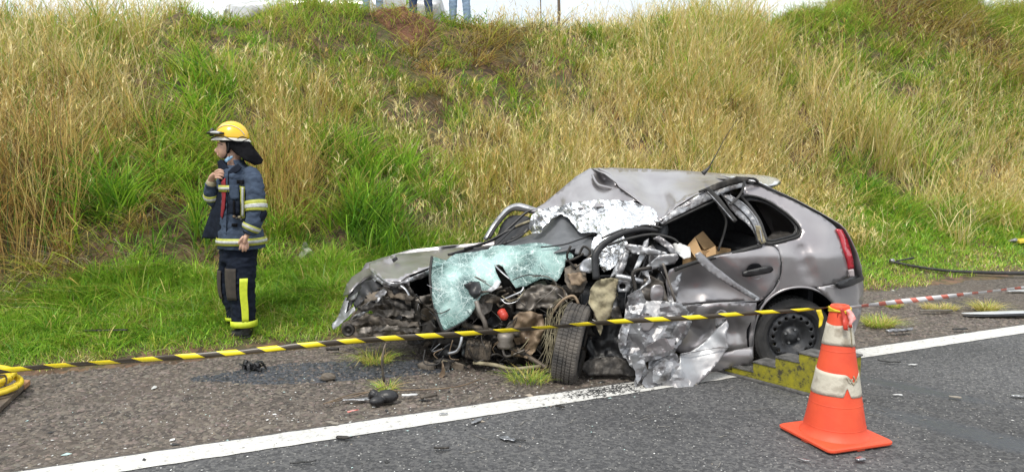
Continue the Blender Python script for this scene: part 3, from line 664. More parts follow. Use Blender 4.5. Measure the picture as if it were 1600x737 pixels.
def bank_grass():
    # tussocks: each a spray of blades with its own leading colour
    Tn = 8800
    s = np.concatenate([rng.uniform(-6.5, 9, int(Tn * .56)), rng.uniform(7, 21, Tn - int(Tn * .56))]); n = rng.uniform(0, 1, Tn); n = NF(s) - .9 + n * (13.9 - NF(s))
    x, y = xy(s, n); ok = (np.abs(x) < y * .86 + .8); s, n, x, y = s[ok], n[ok], x[ok], y[ok]; Tn = len(s)
    sj = s + (vnoise(s, n, 1.6, 11) - .5) * 1.3; nj = n + (vnoise(s, n, 1.6, 12) - .5) * 1.3
    d = np.sqrt((sj[:, None] - zc[None, :, 0]) ** 2 + (nj[:, None] - zc[None, :, 1]) ** 2) / zc[None, :, 2]
    zi = zc[np.argmin(d + rng.uniform(0, .45, d.shape), 1), 3].astype(int)
    bare = np.zeros(Tn)
    for bx, by, br in BARE: bare = np.maximum(bare, 1 - np.hypot(x - bx, y - by) / br)
    keep = rng.random(Tn) > np.clip(bare * 3.2, 0, .94)
    s, n, x, y, zi = s[keep], n[keep], x[keep], y[keep], zi[keep]; Tn = len(s)
    dist = np.hypot(x, y); nb = (rng.uniform(14, 40, Tn) * np.clip(9.5 / dist, .72, 1.15)).astype(int)
    # leading tone of every tussock
    lead = np.zeros((Tn, 3)); hh = np.zeros(Tn); ll = np.zeros(Tn); wd = np.ones(Tn)
    for i, ty in enumerate(TN):
        q = np.where(zi == i)[0]; nm, pr, h0, h1, ln = TYPES[ty]
        if not len(q): continue
        lead[q] = tones(nm, pr, len(q), .18); hh[q] = rng.uniform(h0, h1, len(q)) * (.75 + .5 * rng.random(len(q))); ll[q] = ln
        wd[q] = {'greenlong': 1.8, 'green': 1.25, 'foot': 1.3, 'thatch': 1.2, 'browntall': 1.2}.get(ty, 1)
    hh *= 1 + .45 * smooth((s - 6) / 6); rad = rng.uniform(.04, .13, Tn)
    I = np.repeat(np.arange(Tn), nb); N = len(I)
    a = rng.uniform(0, 2 * math.pi, N); r = rad[I] * np.sqrt(rng.random(N))
    bs_, bn = s[I] + r * np.cos(a), n[I] + r * np.sin(a); bx, by = xy(bs_, bn); bz = HT(bs_, bn) - .01
    typ = np.zeros((N, 3))
    zI = zi[I]
    for i, ty in enumerate(TN):
        q = np.where(zI == i)[0]
        if len(q): typ[q] = tones(TYPES[ty][0], TYPES[ty][1], len(q), .22)
    mixw = (rng.random(N) < .62)[:, None]
    tone = np.where(mixw, lead[I] * rng.uniform(.6, 1.35, (N, 1)), typ)
    h = hh[I] * rng.uniform(.45, 1.1, N)
    nr = bn - NF(bs_) + 8.0; h *= np.where(nr < 8.1, .45 + .55 * smooth((nr - 7.1) / .9), 1); h *= np.where(bn > 12.2, .75, 1)
    lean = np.abs(rng.normal(0, 1, N)) * (ll[I] * .75 + .12) + ll[I] * .35
    az = a + math.atan2(TY, TX) + rng.normal(0, 1.0, N)
    down = math.atan2(-TX, TY); m2 = rng.random(N) < .22; az[m2] = down + rng.normal(0, .9, m2.sum())
    w = rng.uniform(.0045, .0105, N) * wd[I] * np.clip(dist[I] / 10, .85, 1.7)
    V, Fc, T = blades(np.stack([bx, by, bz], -1), h, w, lean, az, tone, 4)
    tag(mesh_np('bank_grass', V, Fc, T, M['blade'], False), kind='stuff')
    # seed stalks with feathery heads
    q = np.where(np.isin(zI, [TN.index(k) for k in ('strawtall', 'straw', 'strawclump', 'browntall', 'mix')]))[0]
    q = rng.choice(q, min(8500, len(q)), replace=False)
    P2 = np.stack([bx, by, bz], -1)[q]; h2 = h[q] * rng.uniform(1.05, 1.6, len(q)) + .12; tn = tones(('pale', 'straw', 'orange'), (5, 4, 1), len(q), .15)
    dq = dist[I][q]
    V1, F1, T1 = blades(P2, h2, .0045 * np.clip(dq / 8, 1, 2.2), np.abs(rng.normal(.16, .12, len(q))), rng.uniform(0, 6.28, len(q)), tn, 4, np.full(len(q), 1.0))
    tips = V1.reshape(len(q), 9, 3)[:, 8]; mids = V1.reshape(len(q), 9, 3)[:, 6]
    dirs = tips - mids; rep = 3; PP = np.repeat(mids, rep, 0) + np.repeat(dirs, rep, 0) * rng.uniform(.1, .9, (len(q) * rep, 1))
    V3, F3, T3 = blades(PP, rng.uniform(.05, .13, len(PP)), np.full(len(PP), .009), rng.uniform(.2, .8, len(PP)), rng.uniform(0, 6.28, len(PP)), np.repeat(tn, rep, 0) * 1.08, 2)
    V, Fc, T = np.concatenate([V1, V3]), np.concatenate([F1, F3 + len(V1)]), np.concatenate([T1, T3])
    tag(mesh_np('seed_stalks', V, Fc, T, M['blade'], False), kind='stuff')
bank_grass()
def lawn():
    N = 190000
    s = rng.uniform(-5.5, 15, N); s = np.where(rng.random(N) < .45, rng.uniform(-5.5, 4, N), s); n = 6.0 + (NF(s) - 5.65) * rng.random(N) ** .95
    edge = 6.20 + (vnoise(s, n * 0, 1.3, 41) - .5) * .35 + (vnoise(s, n * 0, 6, 42) - .5) * .14
    x, y = xy(s, n); ok = (np.abs(x) < y * .82 + .8) & (n > edge - .1 * rng.random(N))
    ok &= rng.random(N) < (.35 + .65 * smooth((n - edge) / .3))
    s, n, x, y, edge = s[ok], n[ok], x[ok], y[ok], edge[ok]; N = len(s)
    z = HT(s, n) - .005
    t = smooth((n - edge) / 1.1)
    h = rng.uniform(.035, .085, N) * (1 + 2.6 * t * vnoise(s, n, 2.2, 43) * np.where(s < 4, 1.15, .5)) * (.6 + .8 * vnoise(s, n, 7, 46))
    dry = vnoise(s, n, 3, 44) + .5 * (1 - t)
    tone = tones(('bright', 'green', 'olive'), (6, 3, 2), N, .2); td = tones(('pale', 'straw', 'olive', 'bright'), (1.3, 1.6, 3, 2), N, .2)
    u = (rng.random(N) < np.clip(dry - .50, 0, .8))[:, None]; tone = np.where(u, td, tone)
    lean = np.abs(rng.normal(.5, .3, N)); az = rng.uniform(0, 6.28, N)
    w = rng.uniform(.004, .0085, N) * np.clip(np.hypot(x, y) / 7, .9, 2.0)
    V, Fc, T = blades(np.stack([x, y, z], -1), h, w, lean, az, tone, 2)
    tag(mesh_np('verge_grass', V, Fc, T, M['blade'], False), kind='stuff')
lawn()
def tuft(px, py, rad, h, N, label, names=('olive', 'straw', 'bright'), probs=(3, 3, 2), group=None, lean=.7, width=.004):
    x, y, z = hit(px, py)
    a = rng.uniform(0, 6.28, N); r = rad * np.sqrt(rng.random(N)) * .7
    P = np.stack([x + r * np.cos(a), y + r * np.sin(a) * .8, np.full(N, z - .005)], -1)
    V, Fc, T = blades(P, rng.uniform(.5, 1, N) * h, rng.uniform(.6, 1.3, N) * width, np.abs(rng.normal(lean, .3, N)), a + rng.normal(0, .6, N), tones(names, probs, N), 4)
    o = mesh_np('grass_tuft', V, Fc, T, M['blade'], False); tag(o, label, 'grass tuft', group or 'grass tufts growing in the shoulder')
    return o
tuft(588, 566, .15, .15, 260, 'yellow green tuft in the dark wet gravel just left of the wreck')
tuft(603, 610, .07, .09, 150, 'small yellowish tuft beside the black lump on the shoulder', ('straw', 'olive', 'bright'), (3, 3, 2))
tuft(826, 594, .20, .12, 240, 'green tuft flattened under the brown branch before the engine', ('olive', 'green', 'straw'), (3, 2, 1))
tuft(1374, 510, .17, .15, 500, 'round green and straw tuft right behind the traffic cone')
tuft(1395, 480, .10, .09, 220, 'low faded tuft behind the round one near the rear bumper')
tuft(1468, 482, .24, .08, 420, 'wide low straw coloured tuft under the red and white tape', ('straw', 'olive', 'pale'), (3, 2, 1))
tuft(1541, 485, .14, .15, 380, 'upright olive tuft above the long pale trim strip', ('olive', 'straw', 'pale'), (3, 3, 1))
# single plants one can tell apart on the bank
def plant(px, py, N, h, rad, lean, names, probs, label, width=.007, name='grass_clump', catg='grass clump', group=None):
    x, y, z = hit(px, py)
    a = rng.uniform(0, 6.28, N); r = rad * np.sqrt(rng.random(N)); xs = x + r * np.cos(a); ys = y + r * np.sin(a)
    s, n = sn(xs, ys); P = np.stack([xs, ys, np.maximum(HT(s, n), 0) - .01], -1)
    V, Fc, T = blades(P, rng.uniform(.55, 1, N) * h, rng.uniform(.6, 1.3, N) * width, np.abs(rng.normal(lean, .2, N)), rng.uniform(0, 6.28, N), tones(names, probs, N), 5)
    tag(mesh_np(name, V, Fc, T, M['blade'], False), label, catg, group)
plant(440, 345, 520, 1.35, .34, .16, ('straw', 'orange', 'olive', 'brown'), (3, 4, 2, 1.5), 'tall tawny reed clump standing just behind the firefighter')
plant(40, 350, 800, 1.4, .55, .2, ('orange', 'straw', 'brown', 'deep', 'green'), (4, 4, 3, 1, 1.5), 'tall brown cane clump at the left edge of the bank')
plant(150, 230, 480, 1.0, .5, .2, ('straw', 'pale', 'olive'), (4, 4, 2), 'pale feathery reed clump high at the left of the bank', .006)
plant(180, 330, 260, .75, .2, .5, ('bright', 'green'), (3, 3), 'broad leaved bright green clump in the brown thatch left of the firefighter', .016)
plant(590, 360, 420, .75, .35, .5, ('bright', 'green', 'deep'), (3, 4, 1), 'lush long green clump above the front end of the wreck', .014)
plant(1100, 215, 420, .95, .5, .2, ('pale', 'straw', 'olive'), (5, 4, 1.5), 'tall pale clump on the bank above the middle of the wreck roof', .008)
plant(1190, 200, 380, .95, .5, .2, ('pale', 'straw', 'olive'), (5, 4, 1.5), 'tall straw clump on the bank above the rear of the wreck', .008)
plant(1405, 345, 420, .6, .28, .55, ('bright', 'green', 'olive'), (3, 3, 3), 'arching green clump at the bank foot right of the wreck', .011)
plant(1560, 345, 420, .55, .35, .5, ('bright', 'olive', 'straw'), (3, 3, 2), 'yellow green clump at the bank foot behind the grey stone', .010)
plant(1275, 330, 500, .7, .3, .45, ('straw', 'brown', 'olive'), (3, 2, 2), 'drooping straw and brown clump right behind the wreck tail', .009)

for k, (px, py, N, h, nm, pr, lb) in enumerate([
  (330, 30, 520, .85, ('olive', 'straw', 'brown'), (3, 3, 1), 'shaggy olive clump on the crest right of the first sky gap'),
  (395, 26, 420, .7, ('straw', 'olive', 'orange'), (3, 3, 1), 'shaggy straw clump on the crest above and right of the firefighter'),
  (455, 26, 360, .5, ('olive', 'bright', 'straw'), (4, 2, 2), 'green olive clump on the crest in front of the parked car wheel'),
  (520, 24, 360, .45, ('olive', 'bright', 'straw'), (4, 3, 1), 'yellow green clump on the crest in front of the parked car door'),
  (1045, 26, 340, .45, ('green', 'olive', 'straw'), (3, 3, 2), 'dark green clump on the crest right of the tree trunk'),
  (1200, 30, 420, .65, ('straw', 'olive', 'pale'), (3, 3, 1), 'high straw clump on the crest above the rear window of the wreck'),
  (1270, 28, 420, .65, ('olive', 'green', 'straw'), (3, 2, 2), 'high olive clump on the crest above the tail of the wreck'),
  (1330, 30, 380, .6, ('olive', 'straw', 'bright'), (3, 2, 1), 'bushy clump on the crest left of the small right earth bump'),
  (1500, 26, 420, .9, ('olive', 'straw', 'brown'), (3, 3, 1), 'large shaggy clump on the crest near the top right corner'),
  (1580, 26, 420, 1.0, ('straw', 'olive', 'green'), (3, 3, 1), 'largest shaggy clump in the top right corner of the bank')]):
    plant(px, py, N, h, .5, .45, nm, pr, lb, .008)
def wet_stones():
    N = 9000; a = rng.uniform(0, 6.28, N); r = np.sqrt(rng.random(N)) * (.8 + .35 * vnoise(a * 2, a * 0, 1.3, 61))
    c, sn_ = math.cos(.20), math.sin(.20); ex, ey = r * np.cos(a) * .98, r * np.sin(a) * .25
    x, y = wetL.x - .03 + ex * c - ey * sn_, wetL.y + ex * sn_ + ey * c; s, n = sn(x, y); z = shz(s, n); sc = rng.uniform(.005, .013, N)
    base = np.array([(1, 0, 0), (0, 1, 0), (-1, 0, 0), (0, -1, 0), (.2, .1, .6), (0, 0, -.5)], float); f = np.array([(0, 1, 4), (1, 2, 4), (2, 3, 4), (3, 0, 4)])
    b = rng.uniform(0, 6.28, N); ca, sa = np.cos(b), np.sin(b); V = base[None] * (1 + .35 * rng.uniform(-1, 1, (N, 6, 3))) * sc[:, None, None]; V[..., 0] *= 1.5
    P = np.stack([V[..., 0] * ca[:, None] - V[..., 1] * sa[:, None] + x[:, None], V[..., 0] * sa[:, None] + V[..., 1] * ca[:, None] + y[:, None], V[..., 2] + z[:, None]], -1).reshape(-1, 3)
    tag(mesh_np('wet_gravel', P, (f[None] + (np.arange(N) * 6)[:, None, None]).reshape(-1, 3), None, M['wetstone'], False), kind='stuff')
M['wetstone'] = mat('oil_wet_stone', (.085, .092, .105), (.010, .012, .015), .28, 0, 38, rough2=.6, detail=9)
wet_stones()
# ================================================================== the wrecked car
car = empty('wrecked_car', (0.5, 5.85, 0)); tag(car, 'crushed silver hatchback with its front torn open and its roof folded', 'car')
def ysd(x, y):
    """depth of the near flank: tumblehome above the belt, tuck under the sill, turn at the tail"""
    Y = 5.10
    if y < 400: Y += .27 * ((400 - y) / 113.0) ** 1.12
    else: Y += .035 * (y - 400) / 70.0 + (.05 * ((y - 470) / 70.0) ** 1.5 if y > 470 else 0)
    if x > 1292: Y += .34 * ((x - 1292) / 54.0) ** 2.2
    return Y
arch = [(1176, 560), (1176, 530), (1179, 508), (1188, 484), (1201, 467), (1219, 455), (1240, 449), (1262, 449), (1282, 456), (1299, 470), (1310, 490), (1315, 515)]
ow = [(1157, 306), (1176, 306), (1196, 312), (1216, 324), (1237, 340), (1249, 354), (1251, 362), (1246, 370), (1226, 376), (1200, 381), (1194, 370), (1185, 345), (1170, 322)]
q_out = [(1160, 289), (1180, 286), (1204, 296), (1240, 313), (1278, 334), (1300, 350), (1308, 358), (1312, 374), (1319, 398), (1325, 420), (1332, 421), (1334, 431), (1303, 443), (1276, 449)] + [(1262, 449), (1240, 449), (1219, 455), (1201, 467), (1188, 484), (1179, 508)] + [(1183, 480), (1196, 466), (1210, 450), (1219, 432), (1221, 410), (1217, 392), (1209, 383), (1196, 379), (1190, 360), (1176, 330), (1163, 308)]
q_out = [p for p in q_out if p not in [(1183, 480)]]
qp = panel('quarter_panel', q_out, M['paint'], car, depth=ysd, holes=[ow], step=6, cr=.003, crs=.012, dents=[(1251, 392, 16, .03), (1258, 410, 18, .022), (1266, 428, 18, .015), (1286, 415, 34, -.012)], thick=.004)
# rubber round the window, deep and doubled
def ring(name, pts, m, par, off, r, flat=1.0):
    P = [(x, y, ysd(x, y) + off) for x, y in pts]; P.append(P[0])
    return tube(name, P, r, m, par, seg=6, n=4, flat=flat)
ring('window_rubber', ow, M['rubber'], qp, -.004, .014, .6)
sh = lambda k: [(1207 + (x - 1207) * k, 348 + (y - 348) * k) for x, y in ow]
ring('window_rubber', sh(.86), M['black'], qp, .02, .010, .8)
panel('rubber_flange', sh(.99), M['rubber'], qp, depth=lambda x, y: ysd(x, y) + .018, holes=[sh(.80)], step=7)
# torn rubber folded in the lower corner of the opening
panel('torn_lining', [(1196, 374, 5.24), (1210, 362, 5.3), (1222, 361, 5.3), (1243, 366, 5.24), (1228, 373, 5.22), (1204, 380, 5.2)], M['oil'], car, step=4, cr=.02, crs=.09, jag=1)
tube('roof_gutter', [(1178, 285, 5.37), (1205, 297, 5.335), (1240, 314, 5.30), (1278, 335, 5.25), (1298, 349, 5.22), (1308, 358, 5.22)], .0055, M['black'], car, seg=6)
# hatch behind the seam, wraps round the tail
hp = [(1165, 281), (1185, 285), (1205, 294.5), (1241, 311), (1279, 331), (1301, 348), (1309, 356), (1318, 372), (1327, 392), (1333, 412), (1335, 430)]
def hatch():
    vs, fs = [], []; rows = [(5.345, 0), (5.44, 0), (5.7, -.005), (6.1, -.01), (6.4, -.02), (6.58, -.05), (6.64, -.10)]
    for yy, bul in rows:
        for px, py in hp:
            p = W(px, py, 5.36 + 0 * yy); vs.append(Vector((p.x + bul, yy - (0.11 if yy < 5.4 and px > 1290 else 0), p.z + bul * .5)))
    n = len(hp)
    for i in range(len(rows) - 1):
        for j in range(n - 1): fs.append((i * n + j, i * n + j + 1, (i + 1) * n + j + 1, (i + 1) * n + j))
    h = meshobj('tailgate', vs, fs, M['paint'], car, thick=.006)
    # rear window glass laid proud on the slope
    v2, f2 = [], []
    for yy in (5.55, 5.9, 6.3):
        for px, py in hp[2:6]:
            p = W(px, py, 5.36); v2.append(Vector((p.x - .002 - .012 * (yy > 6), yy, p.z + .003)))
    for i in range(2):
        for j in range(3): f2.append((i * 4 + j, i * 4 + j + 1, (i + 1) * 4 + j + 1, (i + 1) * 4 + j))
    meshobj('rear_window', v2, f2, M['darkglass'], h, thick=.005)
hatch()
# tail light
tl = [(1306, 358), (1314, 359), (1321, 371), (1327, 388), (1331, 404), (1333, 419), (1325, 421), (1320, 400), (1313, 374)]
tlo = panel('tail_light', tl, M['redlens'], car, depth=lambda x, y: ysd(min(x, 1322), y) - .006 + max(0, (x - 1318)) * .004, step=4, thick=.02)
panel('lens_foot', [(1325, 421.5), (1333, 420), (1334.5, 431), (1327, 433)], M['clearlens'], tlo, depth=lambda x, y: ysd(1322, y) + .0, step=4, thick=.02)
# rear bumper with black insert
bp = [(1276, 449), (1303, 444), (1334, 432), (1346, 430), (1349, 445), (1348, 470), (1343, 498), (1333, 524), (1314, 530), (1315, 512), (1310, 490), (1299, 470), (1284, 457)]
bo = panel('rear_bumper', bp, M['paint'], car, depth=lambda x, y: 5.125 + (.30 * max(0, (x - 1296) / 53) ** 2.2) - .008, step=6, cr=.002, thick=.005)
panel('bumper_insert', [(1303, 443), (1318, 437), (1336, 430), (1346, 429), (1348, 437), (1330, 446), (1312, 451)], M['black'], bo, depth=lambda x, y: 5.10 + (.30 * max(0, (x - 1296) / 53) ** 2.2) - .015, step=5, thick=.02)
def rear_wrap():
    vs, fs = [], []; rows = [5.40, 5.5, 5.9, 6.3, 6.55, 6.62]; pz = [.79, .72, .5, .33, .27]
    for r_ in rows:
        for z in pz: vs.append(Vector((2.545 - (.06 if r_ > 6.5 else 0) + (.02 if r_ > 5.6 and r_ < 6.5 else -.02) - (.03 if z < .3 else 0), r_, z)))
    for i in range(len(rows) - 1):
        for j in range(4): fs.append((i * 5 + j, i * 5 + j + 1, (i + 1) * 5 + j + 1, (i + 1) * 5 + j))
    meshobj('bumper_back', vs, fs, M['paint'], bo, thick=.006)
rear_wrap()
# wheel house
wc = W(1241, 527, 5.20)
def liner():
    vs, fs = [], []
    for yy in (5.155, 5.30, 5.62):
        for k in range(25):
            t = math.pi * (-.12 + 1.24 * k / 24); vs.append(Vector((wc.x + .345 * math.cos(t), yy, wc.z + .02 + .345 * math.sin(t))))
    for i in range(2):
        for k in range(24): fs.append((i * 25 + k, i * 25 + k + 1, (i + 1) * 25 + k + 1, (i + 1) * 25 + k))
    fs.append(tuple(50 + k for k in range(25)))
    meshobj('wheel_arch_liner', vs, fs, M['blackcloth'], car, thick=.004)
liner()
tube('arch_lip', [(x, y, ysd(x, y) - .002) for x, y in arch], .009, M['paint'], car, seg=6, flat=.7)

# wheels
def tyre_geo(Rr, hw, seg, tread=True):
    """profile from inner bead round to outer bead; grooves cut in the tread"""
    rb = Rr * .66
    prof = [(rb, -hw * .72, 0), (rb + .012, -hw * .86, 0), (Rr * .80, -hw * 1.0, 0), (Rr * .92, -hw * .97, 0), (Rr * .975, -hw * .86, 0)]
    g = [(-.80, 0), (-.56, 0), (-.55, 1), (-.49, 1), (-.48, 0), (-.17, 0), (-.16, 1), (-.09, 1), (-.08, 0), (.08, 0), (.09, 1), (.16, 1), (.17, 0), (.48, 0), (.49, 1), (.55, 1), (.56, 0), (.80, 0)]
    for a, d in g: prof.append((Rr * (1 - .012 * abs(a) ** 2.5) - (.008 if d else 0), a * hw, 0 if d else 1))
    prof += [(r, -h, k) for r, h, k in prof[:5][::-1]]
    vs, fs = [], []
    n = len(prof)
    for i in range(seg):
        blk = i % 4
        for j, (r, h, k) in enumerate(prof):
            a = 2 * math.pi * (i + (.9 if (k and h > 0) else 0) + .6 * h / hw * (1 if k else 0)) / seg
            rr = r - (.006 if (tread and k and blk == 3) else 0)
            if blk == 3 and tread: pass
            vs.append(Vector((rr * math.cos(a), h, rr * math.sin(a))))
    for i in range(seg):
        i2 = (i + 1) % seg
        for j in range(n - 1): fs.append((i * n + j, i2 * n + j, i2 * n + j + 1, i * n + j + 1))
    return vs, fs
def wheel(center, axis, Rr, hw, tm, rimside=-1, label=None, spin=0):
    """axis: unit vector pointing to the outer face"""
    w = empty('wheel', center); w.parent = car; w.matrix_parent_inverse = car.matrix_world.inverted()
    ax = Vector(axis).normalized(); ez = Vector((0, 0, 1)); ex = ax.cross(ez).normalized(); ez = ex.cross(ax).normalized()
    Mx = Matrix((ex, -ax, ez)).transposed().to_4x4(); Mx.translation = Vector(center)     # local -Y is the outer side
    Mx = Mx @ Matrix.Rotation(spin, 4, 'Y')
    def put(name, vs, fs, m, **k):
        return meshobj(name, [Mx @ v for v in vs], fs, m, w, **k)
    vs, fs = tyre_geo(Rr, hw, 288); t = put('tyre', vs, fs, tm, smoothf=False)
    rb = Rr * .665
    prof = [(rb + .012, -hw * .80), (rb + .012, -hw * .72), (rb, -hw * .66), (rb - .014, -hw * .55), (rb - .02, -hw * .30), (rb - .02, hw * .6), (rb + .01, hw * .8)]
    vs, fs = lathe_geo(prof, 64); put('rim', vs, fs, M['rim'], thick=.004)
    # pierced steel disc with a ring of round holes
    hr = rb * .74; outer = [(rb * .93 * math.cos(a), rb * .93 * math.sin(a)) for a in np.linspace(0, 2 * math.pi, 61)[:-1]]
    holes = []
    for k in range(16):
        a = 2 * math.pi * k / 16; holes.append([(hr * math.cos(a) + .0125 * math.cos(b), hr * math.sin(a) + .0125 * math.sin(b)) for b in np.linspace(0, 2 * math.pi, 11)[:-1]])
    vv, ff = tri_fill(outer, holes, .014, 3)
    def dz(x, y):
        q = math.hypot(x, y) / rb
        return -hw * (.42 + .22 * math.exp(-((q - .74) / .13) ** 2) - .28 * math.exp(-((q - .36) / .12) ** 2) + (.12 if q < .17 else 0))
    d = put('wheel_disc', [Vector((x, dz(x, y), y)) for x, y in vv], ff, M['rim'], thick=.005)
    for k in range(4):
        a = 2 * math.pi * k / 4 + .4; vs, fs = lathe_geo([(.0, -.014), (.009, -.014), (.010, .012)], 6)
        vs = [v + Vector((.052 * math.cos(a), dz(.052, 0) - .004, .052 * math.sin(a))) for v in vs]; put('wheel_bolt', vs, fs, M['alu'], smoothf=False)
    vs, fs = lathe_geo([(0, -hw * .30), (.028, -hw * .30), (.032, -hw * .22), (.032, 0)], 20); put('hub', vs, fs, M['iron'])
    vs, fs = lathe_geo([(0, hw * .1), (.13, hw * .1), (.13, hw * .35), (0, hw * .35)], 32); put('brake_drum', vs, fs, M['iron'])
    return w
wheel(wc + Vector((0, .08, 0)), (0, -1, 0), .288, .088, M['rubber'])
fw = W(894, 538, 5.13)
wheel(fw, (.955, -.235, -.165), .292, .088, M['tyre_dusty'])
bpy.context.view_layer.update()

# ---- near door: crushed upper skin, hinge-side strip, lower skin
belt = [(1194, 380), (1188, 384), (1150, 393), (1103, 404), (1060, 416)]
door_up = [(1194, 380), (1209, 384), (1217, 393), (1220, 410), (1218, 432), (1209, 449), (1195, 465), (1182, 472), (1140, 470), (1100, 472), (1062, 477), (1045, 470), (1040, 440), (1046, 421), (1060, 416), (1103, 404), (1150, 393)]
dr = empty('door', W(1130, 560, 5.2)); dr.parent = car; dr.matrix_parent_inverse = car.matrix_world.inverted()
tag(dr, 'crushed near side door')
bpy.context.view_layer.update()
panel('upper_skin', door_up, M['paint'], dr, depth=lambda x, y: ysd(x, y) + .004, step=5, cr=.003, crs=.02, fc=[(38, .018), (18, .004)], dents=[(1105, 440, 55, .07), (1150, 455, 40, .03), (1075, 450, 40, .05), (1165, 400, 26, -.012), (1140, 425, 30, -.01)], thick=.004)
door_lo = [(1182, 473), (1180, 500), (1176, 530), (1174, 548), (1130, 556), (1080, 560), (1050, 545), (1040, 510), (1040, 482), (1062, 479), (1100, 474), (1140, 472)]
panel('lower_skin', door_lo, M['paint'], dr, depth=lambda x, y: ysd(x, y) - .012, step=5, cr=.004, crs=.02, fc=[(26, .035), (12, .008)], dents=[(1150, 510, 34, .07), (1100, 520, 50, .05), (1105, 490, 30, -.03)], thick=.004)
panel('sill', [(1176, 541), (1176, 566), (1150, 573), (1116, 580), (1060, 584), (1040, 580), (1045, 560), (1110, 556), (1150, 546)], M['paint'], car, depth=lambda x, y: 5.15 - .03 * math.sin((y - 541) / 32 * math.pi) + .0, step=5, thick=.006)
tube('door_crease_trim', [(1060, 479, 5.10), (1100, 474.5, 5.105), (1140, 472, 5.105), (1182, 470, 5.11)], .004, M['bare2'], dr, seg=5)
# handle
hd = panel('door_handle', [(1160, 426), (1166, 423), (1196, 416), (1206, 416), (1208, 421), (1204, 425), (1180, 430), (1165, 432), (1160, 431)], M['black'], dr, depth=lambda x, y: ysd(x, y) - .022, step=4, thick=.02, curved=True)
panel('handle_recess', [(1167, 424), (1169, 416), (1176, 412), (1186, 412), (1190, 418), (1180, 424)], M['blackcloth'], hd, depth=lambda x, y: ysd(x, y) - .003, step=4, thick=.006, curved=True)
tube('handle_scrape', [(1172, 433, 5.10), (1182, 436, 5.10), (1190, 432, 5.10)], .003, M['bare'], hd, seg=5)
# belt rubber
tube('belt_rubber', [(1048, 424, 5.13), (1070, 415, 5.12), (1103, 405, 5.12), (1150, 394, 5.12), (1190, 383, 5.125)], .013, M['rubber'], dr, seg=6, flat=1.2)
# door shut line
tube('door_gap', [(1196, 380, 5.128), (1209, 384, 5.125), (1218, 394, 5.115), (1221, 411, 5.105), (1219, 432, 5.095), (1210, 450, 5.09), (1196, 466, 5.088), (1184, 478, 5.088)], .0028, M['black'], car, seg=5)
# bent bright strip lying across the door
panel('bent_trim_strip', [(1085, 397, 5.06), (1094, 393, 5.06), (1118, 416, 5.05), (1150, 441, 5.05), (1186, 464, 5.08), (1190, 470, 5.09), (1178, 468, 5.08), (1140, 446, 5.04), (1112, 428, 5.045), (1090, 408, 5.05)], M['bare'], dr, step=4, cr=.008, crs=.06, thick=.004)
# torn lower door skin: big crumpled silver pieces
panel('torn_skin', [(1136, 499, 5.03), (1139, 508, 5.02), (1134, 522, 5.0), (1138, 543, 4.98), (1124, 563, 4.96), (1108, 583, 4.93), (1090, 600, 4.90), (1080, 614, 4.86), (1062, 606, 4.86), (1066, 590, 4.92), (1062, 570, 4.97), (1062, 555, 5.0), (1080, 548, 5.03), (1100, 535, 5.05), (1118, 515, 5.05)], M['bare'], dr, step=4, cr=.006, crs=.03, jag=.6, thick=.004, fc=[(26, .02)])
tube('skin_fold', [(1063, 553, 4.975), (1090, 548, 4.985), (1115, 543, 4.98), (1139, 542, 4.97)], .0045, M['bare2'], dr, seg=5)
panel('torn_skin', [(979, 476, 5.02), (992, 466, 5.03), (1004, 470, 5.03), (1030, 470, 5.03), (1062, 472, 5.06), (1072, 480, 5.06), (1078, 492, 5.05), (1081, 503, 5.03), (1072, 522, 5.02), (1060, 540, 5.0), (1052, 552, 4.98), (1030, 560, 4.95), (1008, 566, 4.92), (990, 562, 4.92), (974, 558, 4.93), (966, 540, 4.95), (967, 520, 4.97), (975, 498, 5.0)], M['bare'], dr, step=5, cr=.0, jag=1.0, thick=.003, pjit=0, smoothf=False, fc=[(24, .06), (11, .02)], ctrl=[(1000, 500, 4.96), (1040, 510, 4.97), (1020, 540, 4.93)])
panel('torn_skin', [(1012, 556, 4.95), (1040, 548, 4.97), (1058, 552, 4.97), (1064, 575, 4.93), (1074, 590, 4.90), (1084, 598, 4.88), (1080, 615, 4.84), (1062, 608, 4.84), (1040, 604, 4.86), (1022, 603, 4.86), (1010, 607, 4.85), (1003, 598, 4.87), (1014, 580, 4.91)], M['bare'], dr, step=5, cr=0, jag=1.0, thick=.003, smoothf=False, fc=[(20, .05), (10, .018)])
panel('torn_skin', [(976, 552, 4.95), (996, 556, 4.93), (1006, 562, 4.92), (1014, 580, 4.90), (1008, 598, 4.87), (1003, 612, 4.84), (994, 606, 4.84), (991, 594, 4.87), (998, 580, 4.9), (984, 570, 4.93)], M['bare2'], dr, step=5, cr=0, jag=1.0, thick=.003, smoothf=False, fc=[(12, .04)])
panel('inner_skin_patch', [(999 + 13 * math.cos(t) + 10, 503 + 15 * math.sin(t)) for t in np.linspace(0, 2 * math.pi, 13)[:-1]], M['paint'], dr, depth=4.925, step=4, thick=.004)
